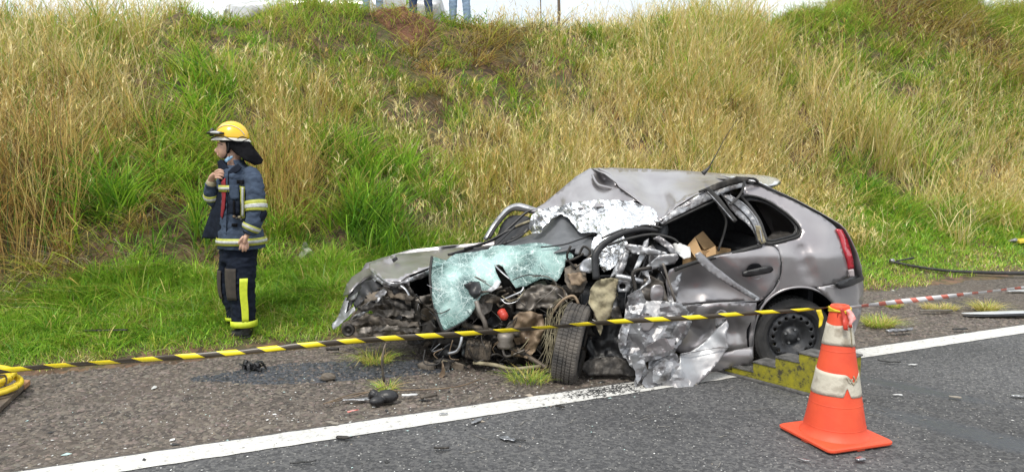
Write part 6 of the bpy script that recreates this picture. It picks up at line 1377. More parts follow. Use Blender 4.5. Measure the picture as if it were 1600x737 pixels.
panel('face_mask', [(351, 250, YF - .06), (356, 245, YF - .075), (363, 243.5, YF - .08), (364, 246, YF - .08), (359, 250.5, YF - .075), (353, 254, YF - .065)], M['bluemask'], ff_, step=2.5, cr=.008, crs=.1, thick=.006)
# coat: core with both sleeves as one cloth
core = [(357, 384, 258, YF, .09), (350, 396, 265, YF - .01, .15), (347, 403, 276, YF - .01, .17), (348, 404, 300, YF - .01, .165), (348, 404, 330, YF - .01, .16), (346, 406, 352, YF - .01, .165), (344, 411, 372, YF - .01, .175), (343.5, 412, 387, YF - .01, .18)]
near_sl = [(390, 268, YF - .09), (397, 285, YF - .165), (399, 308, YF - .205), (400.5, 330, YF - .225), (397, 345, YF - .24), (392, 357, YF - .25), (389, 362, YF - .25)]; near_r = [.060, .074, .074, .071, .068, .060, .056]
far_sl = [(357, 270, YF + .11), (345, 294, YF + .12), (335, 313, YF + .03), (329.5, 300, YF - .045), (329.5, 286, YF - .09)]; far_r = [.065, .062, .060, .052, .046]
coat = remeshed('coat', [loft_geo(core), lt(near_sl, near_r, seg=18, n=5), lt(far_sl, far_r, seg=16, n=5)], M['navy'], ff_, voxel=.008, smooth_it=3, fold=(.010, 13))
def sub(rings, a, b):
    q = cat(rings, 12); out = [r for r in q if a <= r[2] <= b]; return out
def loft_raw(q, off, seg=40, a0=0, a1=2 * math.pi, power=2.3):
    vs, fs = [], []; m = len(q)
    for xl, xr, py, Yc, ry in q:
        a = W(xl, py, Yc); b = W(xr, py, Yc); c = (a + b) / 2; rx = (b - a).length / 2 + off
        for k in range(seg + 1):
            t = a0 + (a1 - a0) * k / seg; ct, st = math.cos(t), math.sin(t); e = 2 / power
            fo_ = .004 * noise.noise(Vector((t * 3, 0, py * .0)))
            vs.append(c + Vector((math.copysign(abs(ct) ** e, ct) * (rx + fo_), math.copysign(abs(st) ** e, st) * (ry + off + fo_), 0)))
    for i in range(m - 1):
        for k in range(seg): fs.append((i * (seg + 1) + k, (i + 1) * (seg + 1) + k, (i + 1) * (seg + 1) + k + 1, i * (seg + 1) + k + 1))
    return vs, fs
def belt_band(rings, y0, y1, off, a0=0, a1=2 * math.pi, tri=True, colour='silverstripe', edge='yellowstripe'):
    def cut(a, b):
        xs = cat(rings, 12); ys = [r[2] for r in xs]
        def at(y):
            return [float(np.interp(y, ys, [r[i] for r in xs])) for i in (0, 1)] + [y] + [float(np.interp(y, ys, [r[i] for r in xs])) for i in (3, 4)]
        return [at(a), at((a + b) / 2), at(b)]
    o = meshobj('reflective_band', *loft_raw(cut(y0, y1), off, a0=a0, a1=a1), M[edge], coat, thick=.003)
    h = (y1 - y0)
    meshobj('band_centre', *loft_raw(cut(y0 + h * .30, y1 - h * .30), off + .003, a0=a0, a1=a1), M[colour], o, thick=.003)
belt_band(core, 369.5, 380.5, .015)
belt_band(core, 288.5, 298.5, .013, a0=R(182), a1=R(290))
def sleeve_band(path, rads, t0, t1, off, par):
    q = cat([(*W(*p), r) for p, r in zip(path, rads)], 12); n = len(q)
    def cut(a, b): return [q[int(round(a * (n - 1)))], q[int(round((a + b) / 2 * (n - 1)))], q[int(round(b * (n - 1)))]]
    for nm, a, b, of, m_ in (('reflective_band', t0, t1, off, 'yellowstripe'), ('band_centre', t0 + (t1 - t0) * .3, t1 - (t1 - t0) * .3, off + .004, 'silverstripe')):
        c = cut(a, b); v, f = tube_geo([Vector(x[:3]) for x in c], [x[3] + of for x in c], seg=24, n=2, caps=False)
        par = meshobj(nm, v, f, M[m_], par, thick=.003)
sleeve_band(near_sl, near_r, .38, .50, .010, coat)
sleeve_band(near_sl, near_r, .745, .87, .010, coat)
sleeve_band(far_sl, far_r, .62, .72, .008, coat)
v, f = lt([(406, 322, YF - .24), (409, 334, YF - .235), (405, 344, YF - .25)], [.03, .042, .03], seg=10, flat=1); meshobj('elbow_patch', v, f, M['navydark'], coat)
v, f = lt([(389.5, 361, YF - .25), (388, 365, YF - .25)], [.050, .044], seg=16, n=3); meshobj('cuff', v, f, M['navydark'], coat)
v, f = lt([(329.5, 288, YF - .088), (330.5, 282, YF - .10)], [.045, .036], seg=16, n=3); meshobj('cuff', v, f, M['beige'], coat)
# collar
meshobj('collar', *loft_raw(cat([(346, 378, 250, YF, .10), (346, 382, 257, YF, .11), (350, 390, 266, YF, .13)], 4), .0, a0=R(-60), a1=R(215)), M['navy'], coat, thick=.012)
panel('collar_flap', [(340, 253, YF - .09), (346, 249, YF - .10), (352, 256, YF - .12), (357, 262, YF - .14), (358, 268, YF - .16), (352, 276, YF - .17), (345, 284, YF - .15), (341, 276, YF - .11), (342, 262, YF - .09)], M['navydark'], coat, step=3, cr=.012, crs=.07, thick=.012)
panel('collar_flap', [(357, 268, YF - .165), (363, 262, YF - .16), (372, 256, YF - .14), (378, 262, YF - .16), (372, 268, YF - .175), (364, 275, YF - .18)], M['navydark'], coat, step=3, cr=.008, crs=.07, thick=.010)
panel('coat_open_front', [(350, 272, YF - .12), (353, 300, YF - .15), (350, 330, YF - .14), (346, 352, YF - .12), (344, 373, YF - .10), (330, 373, YF - .02), (316, 371.5, YF + .04), (320, 358, YF + .02), (327, 338, YF), (334, 318, YF - .03), (340, 296, YF - .06), (345, 284, YF - .09)], M['navydark'], coat, step=4, cr=.012, crs=.05, thick=.012)
panel('red_shirt', [(346, 284, YF - .155), (352, 278, YF - .17), (353, 300, YF - .178), (351, 326, YF - .172), (347, 342, YF - .16), (345, 336, YF - .145), (347, 310, YF - .155)], M['red'], ff_, step=4, cr=.006, crs=.07, thick=.006)
# pockets, radio and straps on the chest
def patch_on(name, pts, m, y=-.185, th=.012, par=None): return panel(name, pts, M[m], par or coat, depth=lambda x, yy: YF + y + .05 * ((x - 372) / 30) ** 2, step=4, thick=th, cr=.004, crs=.08)
po = patch_on('chest_pocket', [(359, 289), (373, 289), (374, 311), (360, 312)], 'navy', -.20, .02)
pk = patch_on('radio_pouch', [(359, 314), (375, 314), (375, 332), (372, 335), (360, 334), (358, 326)], 'navydark', -.205, .035)
patch_on('pouch_strap', [(364, 313), (367, 313), (367, 335), (364, 335)], 'blackcloth', -.23, .006, pk)
patch_on('shoulder_tab', [(370, 281), (381, 282), (381, 288), (370, 287)], 'blackcloth', -.20, .008)
patch_on('name_tab', [(362, 349), (371, 349), (371, 354), (362, 354)], 'blackcloth', -.19, .005)
vb = patch_on('vertical_band', [(375.5, 291), (382.5, 292), (382.5, 340), (378, 342), (375.5, 336)], 'yellowstripe', -.196, .005)
patch_on('band_centre', [(377.3, 293), (380.8, 293), (380.8, 339), (377.3, 337)], 'silverstripe', -.202, .004, vb)
for k, (gx, gy) in enumerate([(366, 338), (370, 341), (374, 339), (377, 343)]):
    v, f = el(gx, gy, YF - .205, (.014, .012, .012)); meshobj('glove_finger', v, f, M[['tan', 'black', 'beige', 'black'][k]], coat)
tube('coat_placket', [(357, 268, YF - .178), (356, 300, YF - .185), (355, 330, YF - .178), (354, 360, YF - .172), (354, 385, YF - .175)], .005, M['navydark'], coat, seg=5)
# trousers
hips = [(346, 402, 378, YF, .14), (345, 401, 392, YF, .145), (345, 400, 408, YF, .14)]
nleg = [(356, 400, 400, YF - .06, .10), (355, 399, 430, YF - .07, .095), (357, 397, 455, YF - .07, .088), (361, 398, 480, YF - .065, .082), (364, 398, 498, YF - .06, .085), (364, 398, 510, YF - .06, .085)]
fleg = [(345, 378, 400, YF + .07, .10), (343, 376, 430, YF + .08, .095), (345, 373, 455, YF + .085, .088), (353, 375, 480, YF + .09, .078), (356, 374, 495, YF + .095, .075), (356.5, 374, 502, YF + .095, .075)]
tr_ = remeshed('trousers', [loft_geo(hips), loft_geo(nleg), loft_geo(fleg)], M['navydark'], ff_, voxel=.008, smooth_it=3, fold=(.010, 12))
def cutr(rings, a, b, k=3):
    xs = cat(rings, 12); ys = [r[2] for r in xs]
    return [[float(np.interp(y, ys, [r[i] for r in xs])) for i in (0, 1)] + [y] + [float(np.interp(y, ys, [r[i] for r in xs])) for i in (3, 4)] for y in np.linspace(a, b, k)]
meshobj('ankle_band', *loft_raw(cutr(nleg, 499, 508.5), .014), M['limestripe'], tr_, thick=.004)
meshobj('ankle_band', *loft_raw(cutr(fleg, 493.5, 498.5), .012), M['limestripe'], tr_, thick=.004)
meshobj('knee_patch', *loft_raw(cutr(nleg, 417, 466, 10), .011, a0=R(178), a1=R(268)), M['kneepad'], tr_, thick=.004)
meshobj('knee_patch', *loft_raw(cutr(fleg, 420, 464, 10), .010, a0=R(150), a1=R(250)), M['kneepad'], tr_, thick=.004)
meshobj('leg_band', *loft_raw(cutr(nleg, 432, 499.5, 12), .014, a0=R(279), a1=R(308)), M['limestripe'], tr_, thick=.004)
# boots
def boot(pts, rad, sole):
    b = remeshed('boot', [lt(pts, rad, seg=14, n=4), lt(sole[0], sole[1], seg=12, n=3, flat=.6)], M['boot'], ff_, voxel=.006, smooth_it=2)
    v, f = lt(sole[2], sole[1], seg=12, n=3, flat=.35); meshobj('sole', v, f, M['rubber'], b)
boot([(385, 503, YF - .06), (386, 513, YF - .06), (381, 518.5, YF - .06), (371, 521, YF - .07), (363, 523, YF - .075)], [.052, .054, .052, .046, .034], ([(391, 520, YF - .06), (378, 522, YF - .065), (362, 524, YF - .075)], [.045, .050, .042], [(392, 524.5, YF - .06), (378, 526, YF - .065), (361, 527, YF - .075)]))
boot([(365, 498, YF + .10), (365, 504, YF + .10), (360, 508, YF + .10), (352, 510.5, YF + .095)], [.048, .050, .046, .034], ([(368, 508, YF + .10), (358, 511, YF + .10), (350, 512, YF + .10)], [.042, .046, .036], [(369, 512, YF + .10), (358, 514, YF + .10), (349, 515, YF + .10)]))

# onlookers on top of the bank, only their lower legs clear the frame
def onlooker(px, s_depth, jm, label, gap, shirt='shirt'):
    u = W(px, 10, s_depth); x, y = u.x, s_depth; s, n = sn(x, y); z = float(HT(s, n))
    p = empty('person', (x, y, z)); tag(p, label, 'person', 'onlookers on top of the bank'); bpy.context.view_layer.update()
    B = Vector((x, y, z)); V_ = lambda a, b, c: B + Vector((a, b, c))
    T = lambda pts, r, **k: tube_geo([V_(*q) for q in pts], r, seg=10, **k)
    E = lambda c, r: ell_geo(V_(*c), r, 14, 10)
    legs = [[(-gap, 0, .9), (-gap, -.02, .5), (-gap * 1.1, .01, .08)], [(gap, 0, .9), (gap * 1.3, -.04, .5), (gap * 1.6, -.02, .08)]]
    body = [E((0, 0, 1.62), (.075, .095, .12)), T([(0, 0, 1.55), (0, 0, 1.40)], [.05, .06]), T([(0, 0, 1.42), (0, 0, 1.2), (0, 0, .95)], [.15, .16, .15], flat=.65), E((0, -.10, 1.60), (.014, .02, .02))]
    for l in legs: body.append(T(l, [.085, .055, .04]))
    for l in legs: body.append(T([(l[2][0], .04, .05), (l[2][0], -.16, .03)], [.045, .035]))
    for sgn in (-1, 1):
        body.append(T([(sgn * .17, 0, 1.38), (sgn * .23, 0, 1.1), (sgn * .22, -.06, .84)], [.05, .04, .03])); body.append(T([(sgn * .22, -.06, .86), (sgn * .215, -.08, .77)], [.032, .03], flat=.6))
        for q in range(4): body.append(T([(sgn * .215, -.055 - .018 * q, .78), (sgn * .21, -.06 - .018 * q, .70 - .006 * (q % 3))], [.010, .008]))
        body.append(T([(sgn * .20, -.05, .83), (sgn * .175, -.09, .77)], [.012, .009]))
    remeshed('body', body, M['skin'], p, voxel=.014, smooth_it=2)
    remeshed('jeans', [T([(0, 0, 1.0), (0, 0, .88)], [.165, .165], flat=.7)] + [T(l, [.105, .075, .062]) for l in legs], M[jm], p, voxel=.014, smooth_it=2, fold=(.008, 12))
    remeshed('shirt', [T([(0, 0, 1.44), (0, 0, 1.2), (0, 0, .93)], [.165, .18, .175], flat=.7)] + [T([(sg * .15, 0, 1.4), (sg * .225, 0, 1.18)], [.075, .06]) for sg in (-1, 1)], M[shirt], p, voxel=.016, smooth_it=2)
    v, f = E((0, .015, 1.66), (.085, .10, .10)); meshobj('hair', v, f, M['hair'], p)
    for l in legs:
        v, f = T([(l[2][0], .05, .05), (l[2][0], -.08, .045), (l[2][0], -.18, .03)], [.055, .055, .04]); meshobj('shoe', v, f, M['boot'], p)
onlooker(581, 12.75, 'jeans', 'onlooker in pale jeans half hidden by grass beside the parked car on the bank', .09)
onlooker(656, 13.05, 'jeansdark', 'onlooker in dark blue jeans standing on the bank above the bare red earth', .11, 'navy')
onlooker(717, 13.3, 'jeans', 'onlooker in light blue jeans standing right of the one in dark jeans', .10)

# ---- parked car on top of the bank, seen only along its lower edge
def parked():
    c0 = W(538, 4, 14.6); s, n = sn(c0.x, 14.6); z0 = float(HT(s, n)) - .28
    c = empty('parked_car', (c0.x, 14.6, z0)); tag(c, 'pale car parked on top of the bank behind the grass and the onlookers', 'car'); bpy.context.view_layer.update()
    prof = [(-2.0, .35), (-2.05, .6), (-1.95, .82), (-1.1, .95), (-.55, 1.38), (.7, 1.44), (1.35, 1.0), (1.95, .92), (2.02, .6), (1.98, .33)]
    for r0 in ((1.25, .0), (-1.25, 0)):
        pass
    bottom = [(1.65, .30)] + [(1.3 + .36 * math.cos(a), .32 + .36 * math.sin(a)) for a in np.linspace(0, math.pi, 9)] + [(.9, .28), (-.9, .28)] + [(-1.3 + .36 * math.cos(a), .32 + .36 * math.sin(a)) for a in np.linspace(0, math.pi, 9)] + [(-1.7, .30)]
    out = prof + bottom
    mp = lambda side: (lambda x, y, Y: Vector((c0.x + x, 14.6 + side * (.82 - .14 * max(0, (y - .9) / .5)), z0 + y)))
    win = [(-.85, .98), (-.45, 1.32), (.62, 1.36), (1.1, 1.0)]
    bdy = None
    for sd_ in (-1, 1):
        o = panel('body_side', out, M['whitepaint'], c, depth=0, mp=mp(sd_), step=.16, thick=.03, holes=[win]); panel('window', win, M['darkglass'], o, depth=0, mp=lambda x, y, Y, q=sd_: mp(q)(x, y, Y) - Vector((0, q * .02, 0)), step=.3, thick=.006)
    vs, fs = [], []
    for x, y in prof:
        for sd_ in (-1, 1): vs.append(mp(sd_)(x, y, 0))
    for i in range(len(prof) - 1): fs.append((2 * i, 2 * i + 1, 2 * i + 3, 2 * i + 2))
    meshobj('body_top', vs, fs, M['whitepaint'], c, thick=.02)
    for wx in (-1.3, 1.3):
        for sd_ in (-1, 1):
            Tm = Matrix.Translation((c0.x + wx, 14.6 + sd_ * .72, z0 + .31))
            v, f = lathe_geo([(.18, -.09), (.29, -.10), (.31, -.05), (.31, .05), (.29, .10), (.18, .09)], 28, mat4=Tm); w = meshobj('wheel', v, f, M['rubber'], c)
            v, f = lathe_geo([(0, -.07), (.08, -.08), (.18, -.06), (.19, .06), (0, .06)], 20, mat4=Tm); meshobj('rim', v, f, M['alu'], w)
parked()
# posts on the skyline
def post(px, Y, h, r, label, m='wood'):
    u = W(px, 10, Y); s, n = sn(u.x, Y); z = float(HT(s, n)) - .1
    v, f = tube_geo([Vector((u.x, Y, z)), Vector((u.x + .02, Y, z + h * .5)), Vector((u.x - .01, Y, z + h))], [r, r * .95, r * .9], seg=9)
    tag(meshobj('fence_post', v, f, M[m]), label, 'post', 'posts on the skyline')
post(872, 16.5, 2.0, .035, 'weathered post rising from the crest just left of the red earth mound')
post(844, 17.5, 2.0, .015, 'thin faint rod on the crest left of the thicker weathered post')
post(1107, 19, 2.2, .03, 'slim grey post on the skyline above the back of the wreck')
def stump():
    x, y, z = hit(1001, 28); parts = []
    for k in range(9):
        a = k * .7; parts.append(tube_geo([Vector((x + .06 * math.cos(a), y + .06 * math.sin(a), z - .2)), Vector((x + .09 * math.cos(a), y + .09 * math.sin(a), z + .4)), Vector((x + .13 * math.cos(a + .3), y + .12 * math.sin(a), z + 1.1))], [.075, .06, .04], seg=7, wob=.5, wseed=k))
    t = empty('tree', (x, y, z)); tag(t, 'dark leaning tree trunk on the crest wrapped in dry grass beside the red mound', 'tree'); bpy.context.view_layer.update()
    v, f = merge(parts); meshobj('trunk', v, f, M['tan'], t)
    N = 900; a = rng.uniform(0, 6.28, N); zz = rng.uniform(0, 1.6, N); P = np.stack([x + .35 * np.cos(a) * rng.random(N), y + .35 * np.sin(a) * rng.random(N), z + zz], -1)
    V, Fc, T = blades(P, rng.uniform(.1, .35, N), rng.uniform(.01, .025, N), np.abs(rng.normal(.9, .3, N)), a, tones(('brown', 'straw', 'olive', 'green'), (3, 2, 3, 2), N), 3)
    o = mesh_np('crown', V, Fc, T, M['blade'], False); o.parent = t; o.matrix_parent_inverse = t.matrix_world.inverted()
stump()
def weed(px, Y, h, N, label, names=('green', 'bright', 'olive')):
    u = W(px, 10, Y); s, n = sn(u.x, Y); z = float(HT(s, n)) - .05; parts = []; tips = []
    for k in range(7):
        a = rng.uniform(0, 6.28); l = rng.uniform(.1, .3); tip = Vector((u.x + l * math.cos(a), Y + l * math.sin(a), z + h * rng.uniform(.6, 1))); base = Vector((u.x, Y, z)); parts.append(tube_geo([base, (base + tip) / 2 + Vector((0, 0, .08)), tip], [.008, .006, .003], seg=4)); tips.append((base, tip))
    t = empty('weed', (u.x, Y, z)); tag(t, label, 'plant', 'weeds on the skyline'); bpy.context.view_layer.update()
    v, f = merge(parts); meshobj('stem', v, f, M['tan'], t)
    i = rng.integers(0, 7, N); q = rng.uniform(.35, 1, N); P = np.array([tuple(tips[a][0].lerp(tips[a][1], b) + Vector((0, 0, .05))) for a, b in zip(i, q)]) + rng.normal(0, .04, (N, 3))
    V, Fc, T = blades(P, rng.uniform(.06, .14, N), rng.uniform(.02, .04, N), rng.uniform(.4, 1.2, N), rng.uniform(0, 6.28, N), tones(names, (3, 3, 1), N), 3)
    o = mesh_np('leaves', V, Fc, T, M['blade'], False); o.parent = t; o.matrix_parent_inverse = t.matrix_world.inverted()
weed(626, 13.6, .55, 260, 'leafy green weed on the crest between the first two onlookers')
weed(690, 13.9, .5, 90, 'small leafy weed on the crest between the two right onlookers')
weed(748, 14.0, .6, 70, 'sparse leafy weed on the crest right of the onlookers')
weed(1035, 14.2, .5, 180, 'green weed on the crest right of the dark trunk')
weed(1440, 18.0, .9, 260, 'bushy green weed on the crest at the far right')
# red earth mounds
def mound(px, py, r, h, label):
    x, y, z = hit(px, py); y += .1; seg, rows = 44, 22; vs, fs = [], []
    for i in range(rows + 1):
        q = i / rows * 1.25
        for k in range(seg):
            t = 2 * math.pi * k / seg; rr = r * q * (1 + .3 * noise.noise(Vector((math.cos(t) * 1.5, math.sin(t) * 1.5, px))))
            X, Y = x + rr * math.cos(t), y + rr * .65 * math.sin(t); s, n = sn(X, Y)
            b = h * max(0, 1 - q * q) ** .8 * (1 + .5 * noise.noise(Vector((X * 3, Y * 3, px)))) + .07 * noise.noise(Vector((X * 6, Y * 6, px))) + .035 * noise.noise(Vector((X * 17, Y * 17, px))) - .10 * max(0, q - .85) / .4
            vs.append(Vector((X, Y, float(HT(s, n)) + .02 + b)))
    for i in range(rows):
        for k in range(seg): k2 = (k + 1) % seg; fs.append((i * seg + k, (i + 1) * seg + k, (i + 1) * seg + k2, i * seg + k2))
    tag(meshobj('earth_mound', vs, fs, M['earth'], smoothf=False), label, 'earth mound', 'bare red earth on the crest')
    N = 420; a = rng.uniform(0, 6.28, N); q = rng.uniform(.15, 1.2, N); gx, gy = x + r * q * np.cos(a), y + r * .6 * q * np.sin(a) - .05; s, n = sn(gx, gy)
    V, Fc, T = blades(np.stack([gx, gy, HT(s, n) + h * .35 * (1.15 - q)], -1), rng.uniform(.12, .42, N), rng.uniform(.006, .012, N), np.abs(rng.normal(.9, .4, N)), rng.uniform(0, 6.28, N), tones(('straw', 'brown', 'orange', 'olive', 'bright'), (3, 2, 2, 2, 1), N), 4)
    MG.append((V, Fc, T))
MG = []
mound(232, 26, .9, .04, 'low bare red bank of earth on the crest at the top left')
mound(635, 46, .5, .13, 'red earth lump below the onlooker in dark jeans')
mound(735, 36, 1.1, .16, 'long reddish earth hump below the onlooker in light jeans')
mound(962, 22, .5, .30, 'brick red earth mound left of the dark trunk on the crest')
mound(1170, 110, .5, .10, 'small bare red scar on the bank between the tall straw clumps')
mound(1395, 30, .7, .16, 'small reddish earth bump on the crest at the right')

def join_np(name, L):
    o = 0; Vs, Fs, Ts = [], [], []
    for V, Fc, T in L: Vs.append(V); Fs.append(Fc + o); Ts.append(T); o += len(V)
    tag(mesh_np(name, np.concatenate(Vs), np.concatenate(Fs), np.concatenate(Ts), M['blade'], False), kind='stuff')
join_np('crest_grass', MG)
# ================================================================== loose things on the verge and shoulder
def rock(name, px, py, size, m, label, catg, flat=.6, seed=0, ground=None, grp=None, rotz=0):
    x, y, z = ground or hit(px, py); vs, fs = ell_geo((0, 0, 0), (1, 1, 1), 14, 9)
    vs = [v * (1 + .28 * noise.noise(v * 1.6 + Vector((seed, 0, 0))) + .1 * noise.noise(v * 4 + Vector((seed, 0, 5)))) for v in vs]
    Rz = Matrix.Rotation(rotz, 3, 'Z')
    vs = [Rz @ Vector((v.x * size, v.y * size * .7, v.z * size * flat)) + Vector((x, y, z + size * flat * .6)) for v in vs]
    o = meshobj(name, vs, fs, M[m], smoothf=False); tag(o, label, catg, grp); return o
rock('stone', 1515, 342, .12, 'stone', 'grey stone lying at the foot of the bank far right', 'stone', .8, 3)
def shard(name, px, py, L, Wd, ang, m, label, catg='debris', th=.006, crr=.006, seed=1, lift=0, grp=None, curve=0, taper=.6):
    x, y, z = hit(px, py); r = random.Random(seed + int(px)); n = 9
    top = [(L * (i / (n - 1) - .5), Wd * .5 * (1 - (1 - taper) * abs(2 * i / (n - 1) - 1) ** 2) * r.uniform(.75, 1.1)) for i in range(n)]
    out = top + [(a, -b * r.uniform(.7, 1.1)) for a, b in top[::-1]]
    ca, sa = math.cos(ang), math.sin(ang)
    mp = lambda a, b, Y: Vector((x + a * ca - b * sa, y + a * sa + b * ca, z + .008 + lift + Y + curve * (a / L) ** 2 * 4 * L * .1))
    o = panel(name, out, M[m], None, depth=th, mp=mp, step=max(.012, L / 14), cr=crr, crs=22, thick=th); tag(o, label, catg, grp); return o
# white wrapper at the bank foot
def wrapper():
    x, y, z = hit(478, 404); Y = y - .02
    w = panel('crumpled_wrapper', [(467, 400), (471, 388), (474, 379), (479, 378), (482, 386), (488, 391), (493, 396), (490, 402), (480, 404), (470, 405)], M['white_dirty'], None, depth=Y, step=2.6, cr=.07, crs=.09, jag=.8, thick=.003, smoothf=False, ctrl=()); tag(w, 'crumpled white wrapper lying in the grass at the bank foot right of the firefighter', 'litter')
    for p_ in ((458, 404), (462, 408)):
        pass
M['white_dirty'] = mat('dirty_white_wrapper', (.50, .50, .45), (.28, .28, .24), .5, 0, 12)
wrapper()
# black crumpled lump left in front of the wreck
def lump(px, py, size, N, label, m='black', seed=0):
    x, y, z = hit(px, py); r = random.Random(seed); parts = []
    for k in range(N):
        a = r.uniform(0, 6.28); d = size * r.random(); p0 = Vector((x + d * math.cos(a), y + d * .6 * math.sin(a), z + .005)); p2 = p0 + Vector((r.uniform(-1, 1), r.uniform(-.6, .6), r.uniform(0, .7))) * size * .8
        parts.append(tube_geo([p0, (p0 + p2) / 2 + Vector((0, 0, r.uniform(0, .4) * size)), p2], [size * .12, size * .16, size * .05], seg=5, flat=.5, wob=.7, wseed=k))
    v, f = merge(parts); o = meshobj('plastic_scrap', v, f, M[m], smoothf=False); tag(o, label, 'debris'); return o
lump(398, 578, .10, 26, 'jagged black plastic scrap on the dark wet gravel below the firefighter', seed=3)
lump(1378, 440, .05, 10, 'small black plastic lump on the grass edge right of the rear bumper', seed=5)
def blacklump():
    parts = []
    x, y, z = G(605, 628)
    parts.append(ell_geo((x, y, .04), (.075, .05, .042), 14, 9)); parts.append(ell_geo((x - .055, y - .06, .028), (.05, .032, .028), 12, 8, Matrix.Rotation(R(20), 3, 'Z')))
    parts.append(tube_geo([Vector((x - .12, y + .02, .01)), Vector((x - .09, y + .01, .055)), Vector((x - .06, y, .02))], [.008, .03, .02], seg=6))
    o = remeshed('rubber_mount', parts, M['black'], None, voxel=.005, smooth_it=1); tag(o, 'rounded black rubber lump on the shoulder beside the flat grey plate', 'debris')
blacklump()
shard('flat_plate', 562, 629, .21, .040, R(6), 'bare2', 'narrow flat grey plate on the shoulder left of the black lump', th=.006, crr=.002, taper=.8)
shard('plastic_tube', 640, 622, .10, .022, R(10), 'white', 'short white and silver tube on the shoulder right of the black lump', th=.012)
shard('wood_chip', 670, 626, .11, .035, R(28), 'mud', 'dark brown chip on the shoulder in front of the engine', th=.016)
shard('paper_scrap', 552, 645, .075, .02, R(35), 'tape_pink', 'small red and white paper scrap just above the edge line', th=.002)
shard('metal_scrap', 520, 551, .10, .03, R(8), 'oil', 'small dark metal bar behind the wet gravel near the wreck nose', th=.02)
rock('stone', 513, 592, .055, 'mud', 'brown flat stone at the near edge of the wet gravel', 'stone', .5, 8)
shard('plastic_shard', 745, 661, .10, .035, R(55), 'bare2', 'pale grey shard on the asphalt just below the white line, centre', th=.004)
shard('plastic_shard', 793, 689, .10, .055, R(-35), 'alu', 'larger pale grey triangular shard on the asphalt at bottom centre', th=.004)
shard('plastic_shard', 811, 691, .075, .014, R(-12), 'black', 'thin black sliver touching the larger pale shard', th=.004)
shard('plastic_shard', 538, 690, .09, .025, R(-5), 'oil', 'small dark shard on the asphalt below the line left of centre', th=.008)
shard('plastic_shard', 690, 706, .08, .022, R(-4), 'oil', 'small dark shard near the bottom edge of the asphalt', th=.008)
shard('plastic_shard', 875, 640, .06, .02, R(-30), 'oil', 'dark chip on the asphalt below the front tyre', th=.008)
shard('bent_wire', 474, 727, .13, .012, R(15), 'black', 'thin black bent wire at the bottom edge left of centre', th=.005, crr=.012)
shard('plastic_shard', 693, 652, .05, .022, R(20), 'alu', 'tiny grey chip lying on the white line', th=.004)
shard('plastic_shard', 519, 665, .09, .04, R(-28), 'stone', 'pale brown chip lying on the upper edge of the white line', th=.004)
shard('plastic_shard', 1389, 569, .16, .014, R(-18), 'black', 'thin black curved sliver on the asphalt right of the cone', th=.008, curve=.4)
shard('plastic_shard', 1426, 573, .07, .02, R(5), 'white', 'small white chip on the asphalt right of the black sliver', th=.003)
shard('plastic_shard', 1402, 621, .06, .02, R(-10), 'white', 'small white chip on the asphalt near the cone base level with its middle', th=.004)
shard('plastic_shard', 1492, 626, .07, .03, R(-20), 'stone', 'small grey chip on the wet streak at the right', th=.008)
shard('plastic_shard', 1593, 624, .10, .04, R(-10), 'alu', 'pale grey shard at the right edge of the asphalt', th=.006)
shard('plastic_shard', 1344, 726, .05, .04, R(20), 'alu', 'silver chip on the asphalt just below the cone base', th=.01)
shard('plastic_shard', 1256, 723, .06, .02, R(-30), 'bare2', 'small dull chip on the asphalt left of the cone base front corner', th=.006)
shard('plastic_shard', 1500, 517, .14, .03, R(6), 'black', 'dark curved sliver on the shoulder right above the white line', th=.01)
shard('plate_fragment', 1462, 489, .34, .06, R(4), 'greybrown', 'broken grey brown plate on the shoulder left of the long pale strip', th=.012)
shard('plate_fragment', 1405, 522, .28, .05, R(18), 'bare2', 'dark grey fragments on the shoulder just right of the cone', th=.02, crr=.02)
def strip():
    s = G(1502, 492); e = G(1640, 494)
    d = (e - s).normalized(); pts = [s + Vector((0, 0, .02)), s.lerp(e, .25) + Vector((0, -.03, .03)), s.lerp(e, .7) + Vector((0, 0, .04)), e + Vector((0, .05, .03))]
    t = empty('trim_strip', s); tag(t, 'long pale grey car trim strip on the shoulder at the right edge', 'debris'); bpy.context.view_layer.update()
    v, f = tube_geo(pts, [.015, .055, .06, .04], seg=10, n=6, flat=.22); meshobj('strip_face', v, f, M['alu_pale'], t)
    v, f = tube_geo([p - Vector((0, .03, .018)) for p in pts], [.02, .045, .05, .04], seg=8, n=6, flat=.3); meshobj('strip_back', v, f, M['black'], t)
M['alu_pale'] = mat('pale_painted_strip', (.62, .64, .66), (.5, .52, .54), .3, .3, 10)
strip()
# long black bar
def bar():
    a = Vector(hit(1392, 416)); pts = [Vector(hit(x, y)) + Vector((0, 0, .05)) for x, y in ((1394, 415), (1430, 423), (1480, 429), (1540, 432), (1600, 433), (1700, 434))]
    t = empty('rubber_seal', a); tag(t, 'long black door seal lying along the grass edge at the right', 'debris'); bpy.context.view_layer.update()
    v, f = tube_geo(pts, [.022, .02, .024, .03, .033, .03], seg=8, n=6, flat=.8); meshobj('seal', v, f, M['rubber'], t)
    p = Vector(hit(1394, 415)) + Vector((0, 0, .06)); v, f = tube_geo([p + Vector((-.03, -.02, 0)), p, p + Vector((.02, 0, 0))], [.03, .035, .03], seg=9); meshobj('end_fitting', v, f, M['bare2'], t)
    v, f = tube_geo([p + Vector((.06, 0, 0)), p + Vector((.22, .04, .02)), p + Vector((.30, .06, .03))], [.02, .02, .028], seg=7, flat=.6); meshobj('side_branch', v, f, M['black'], t)
bar()
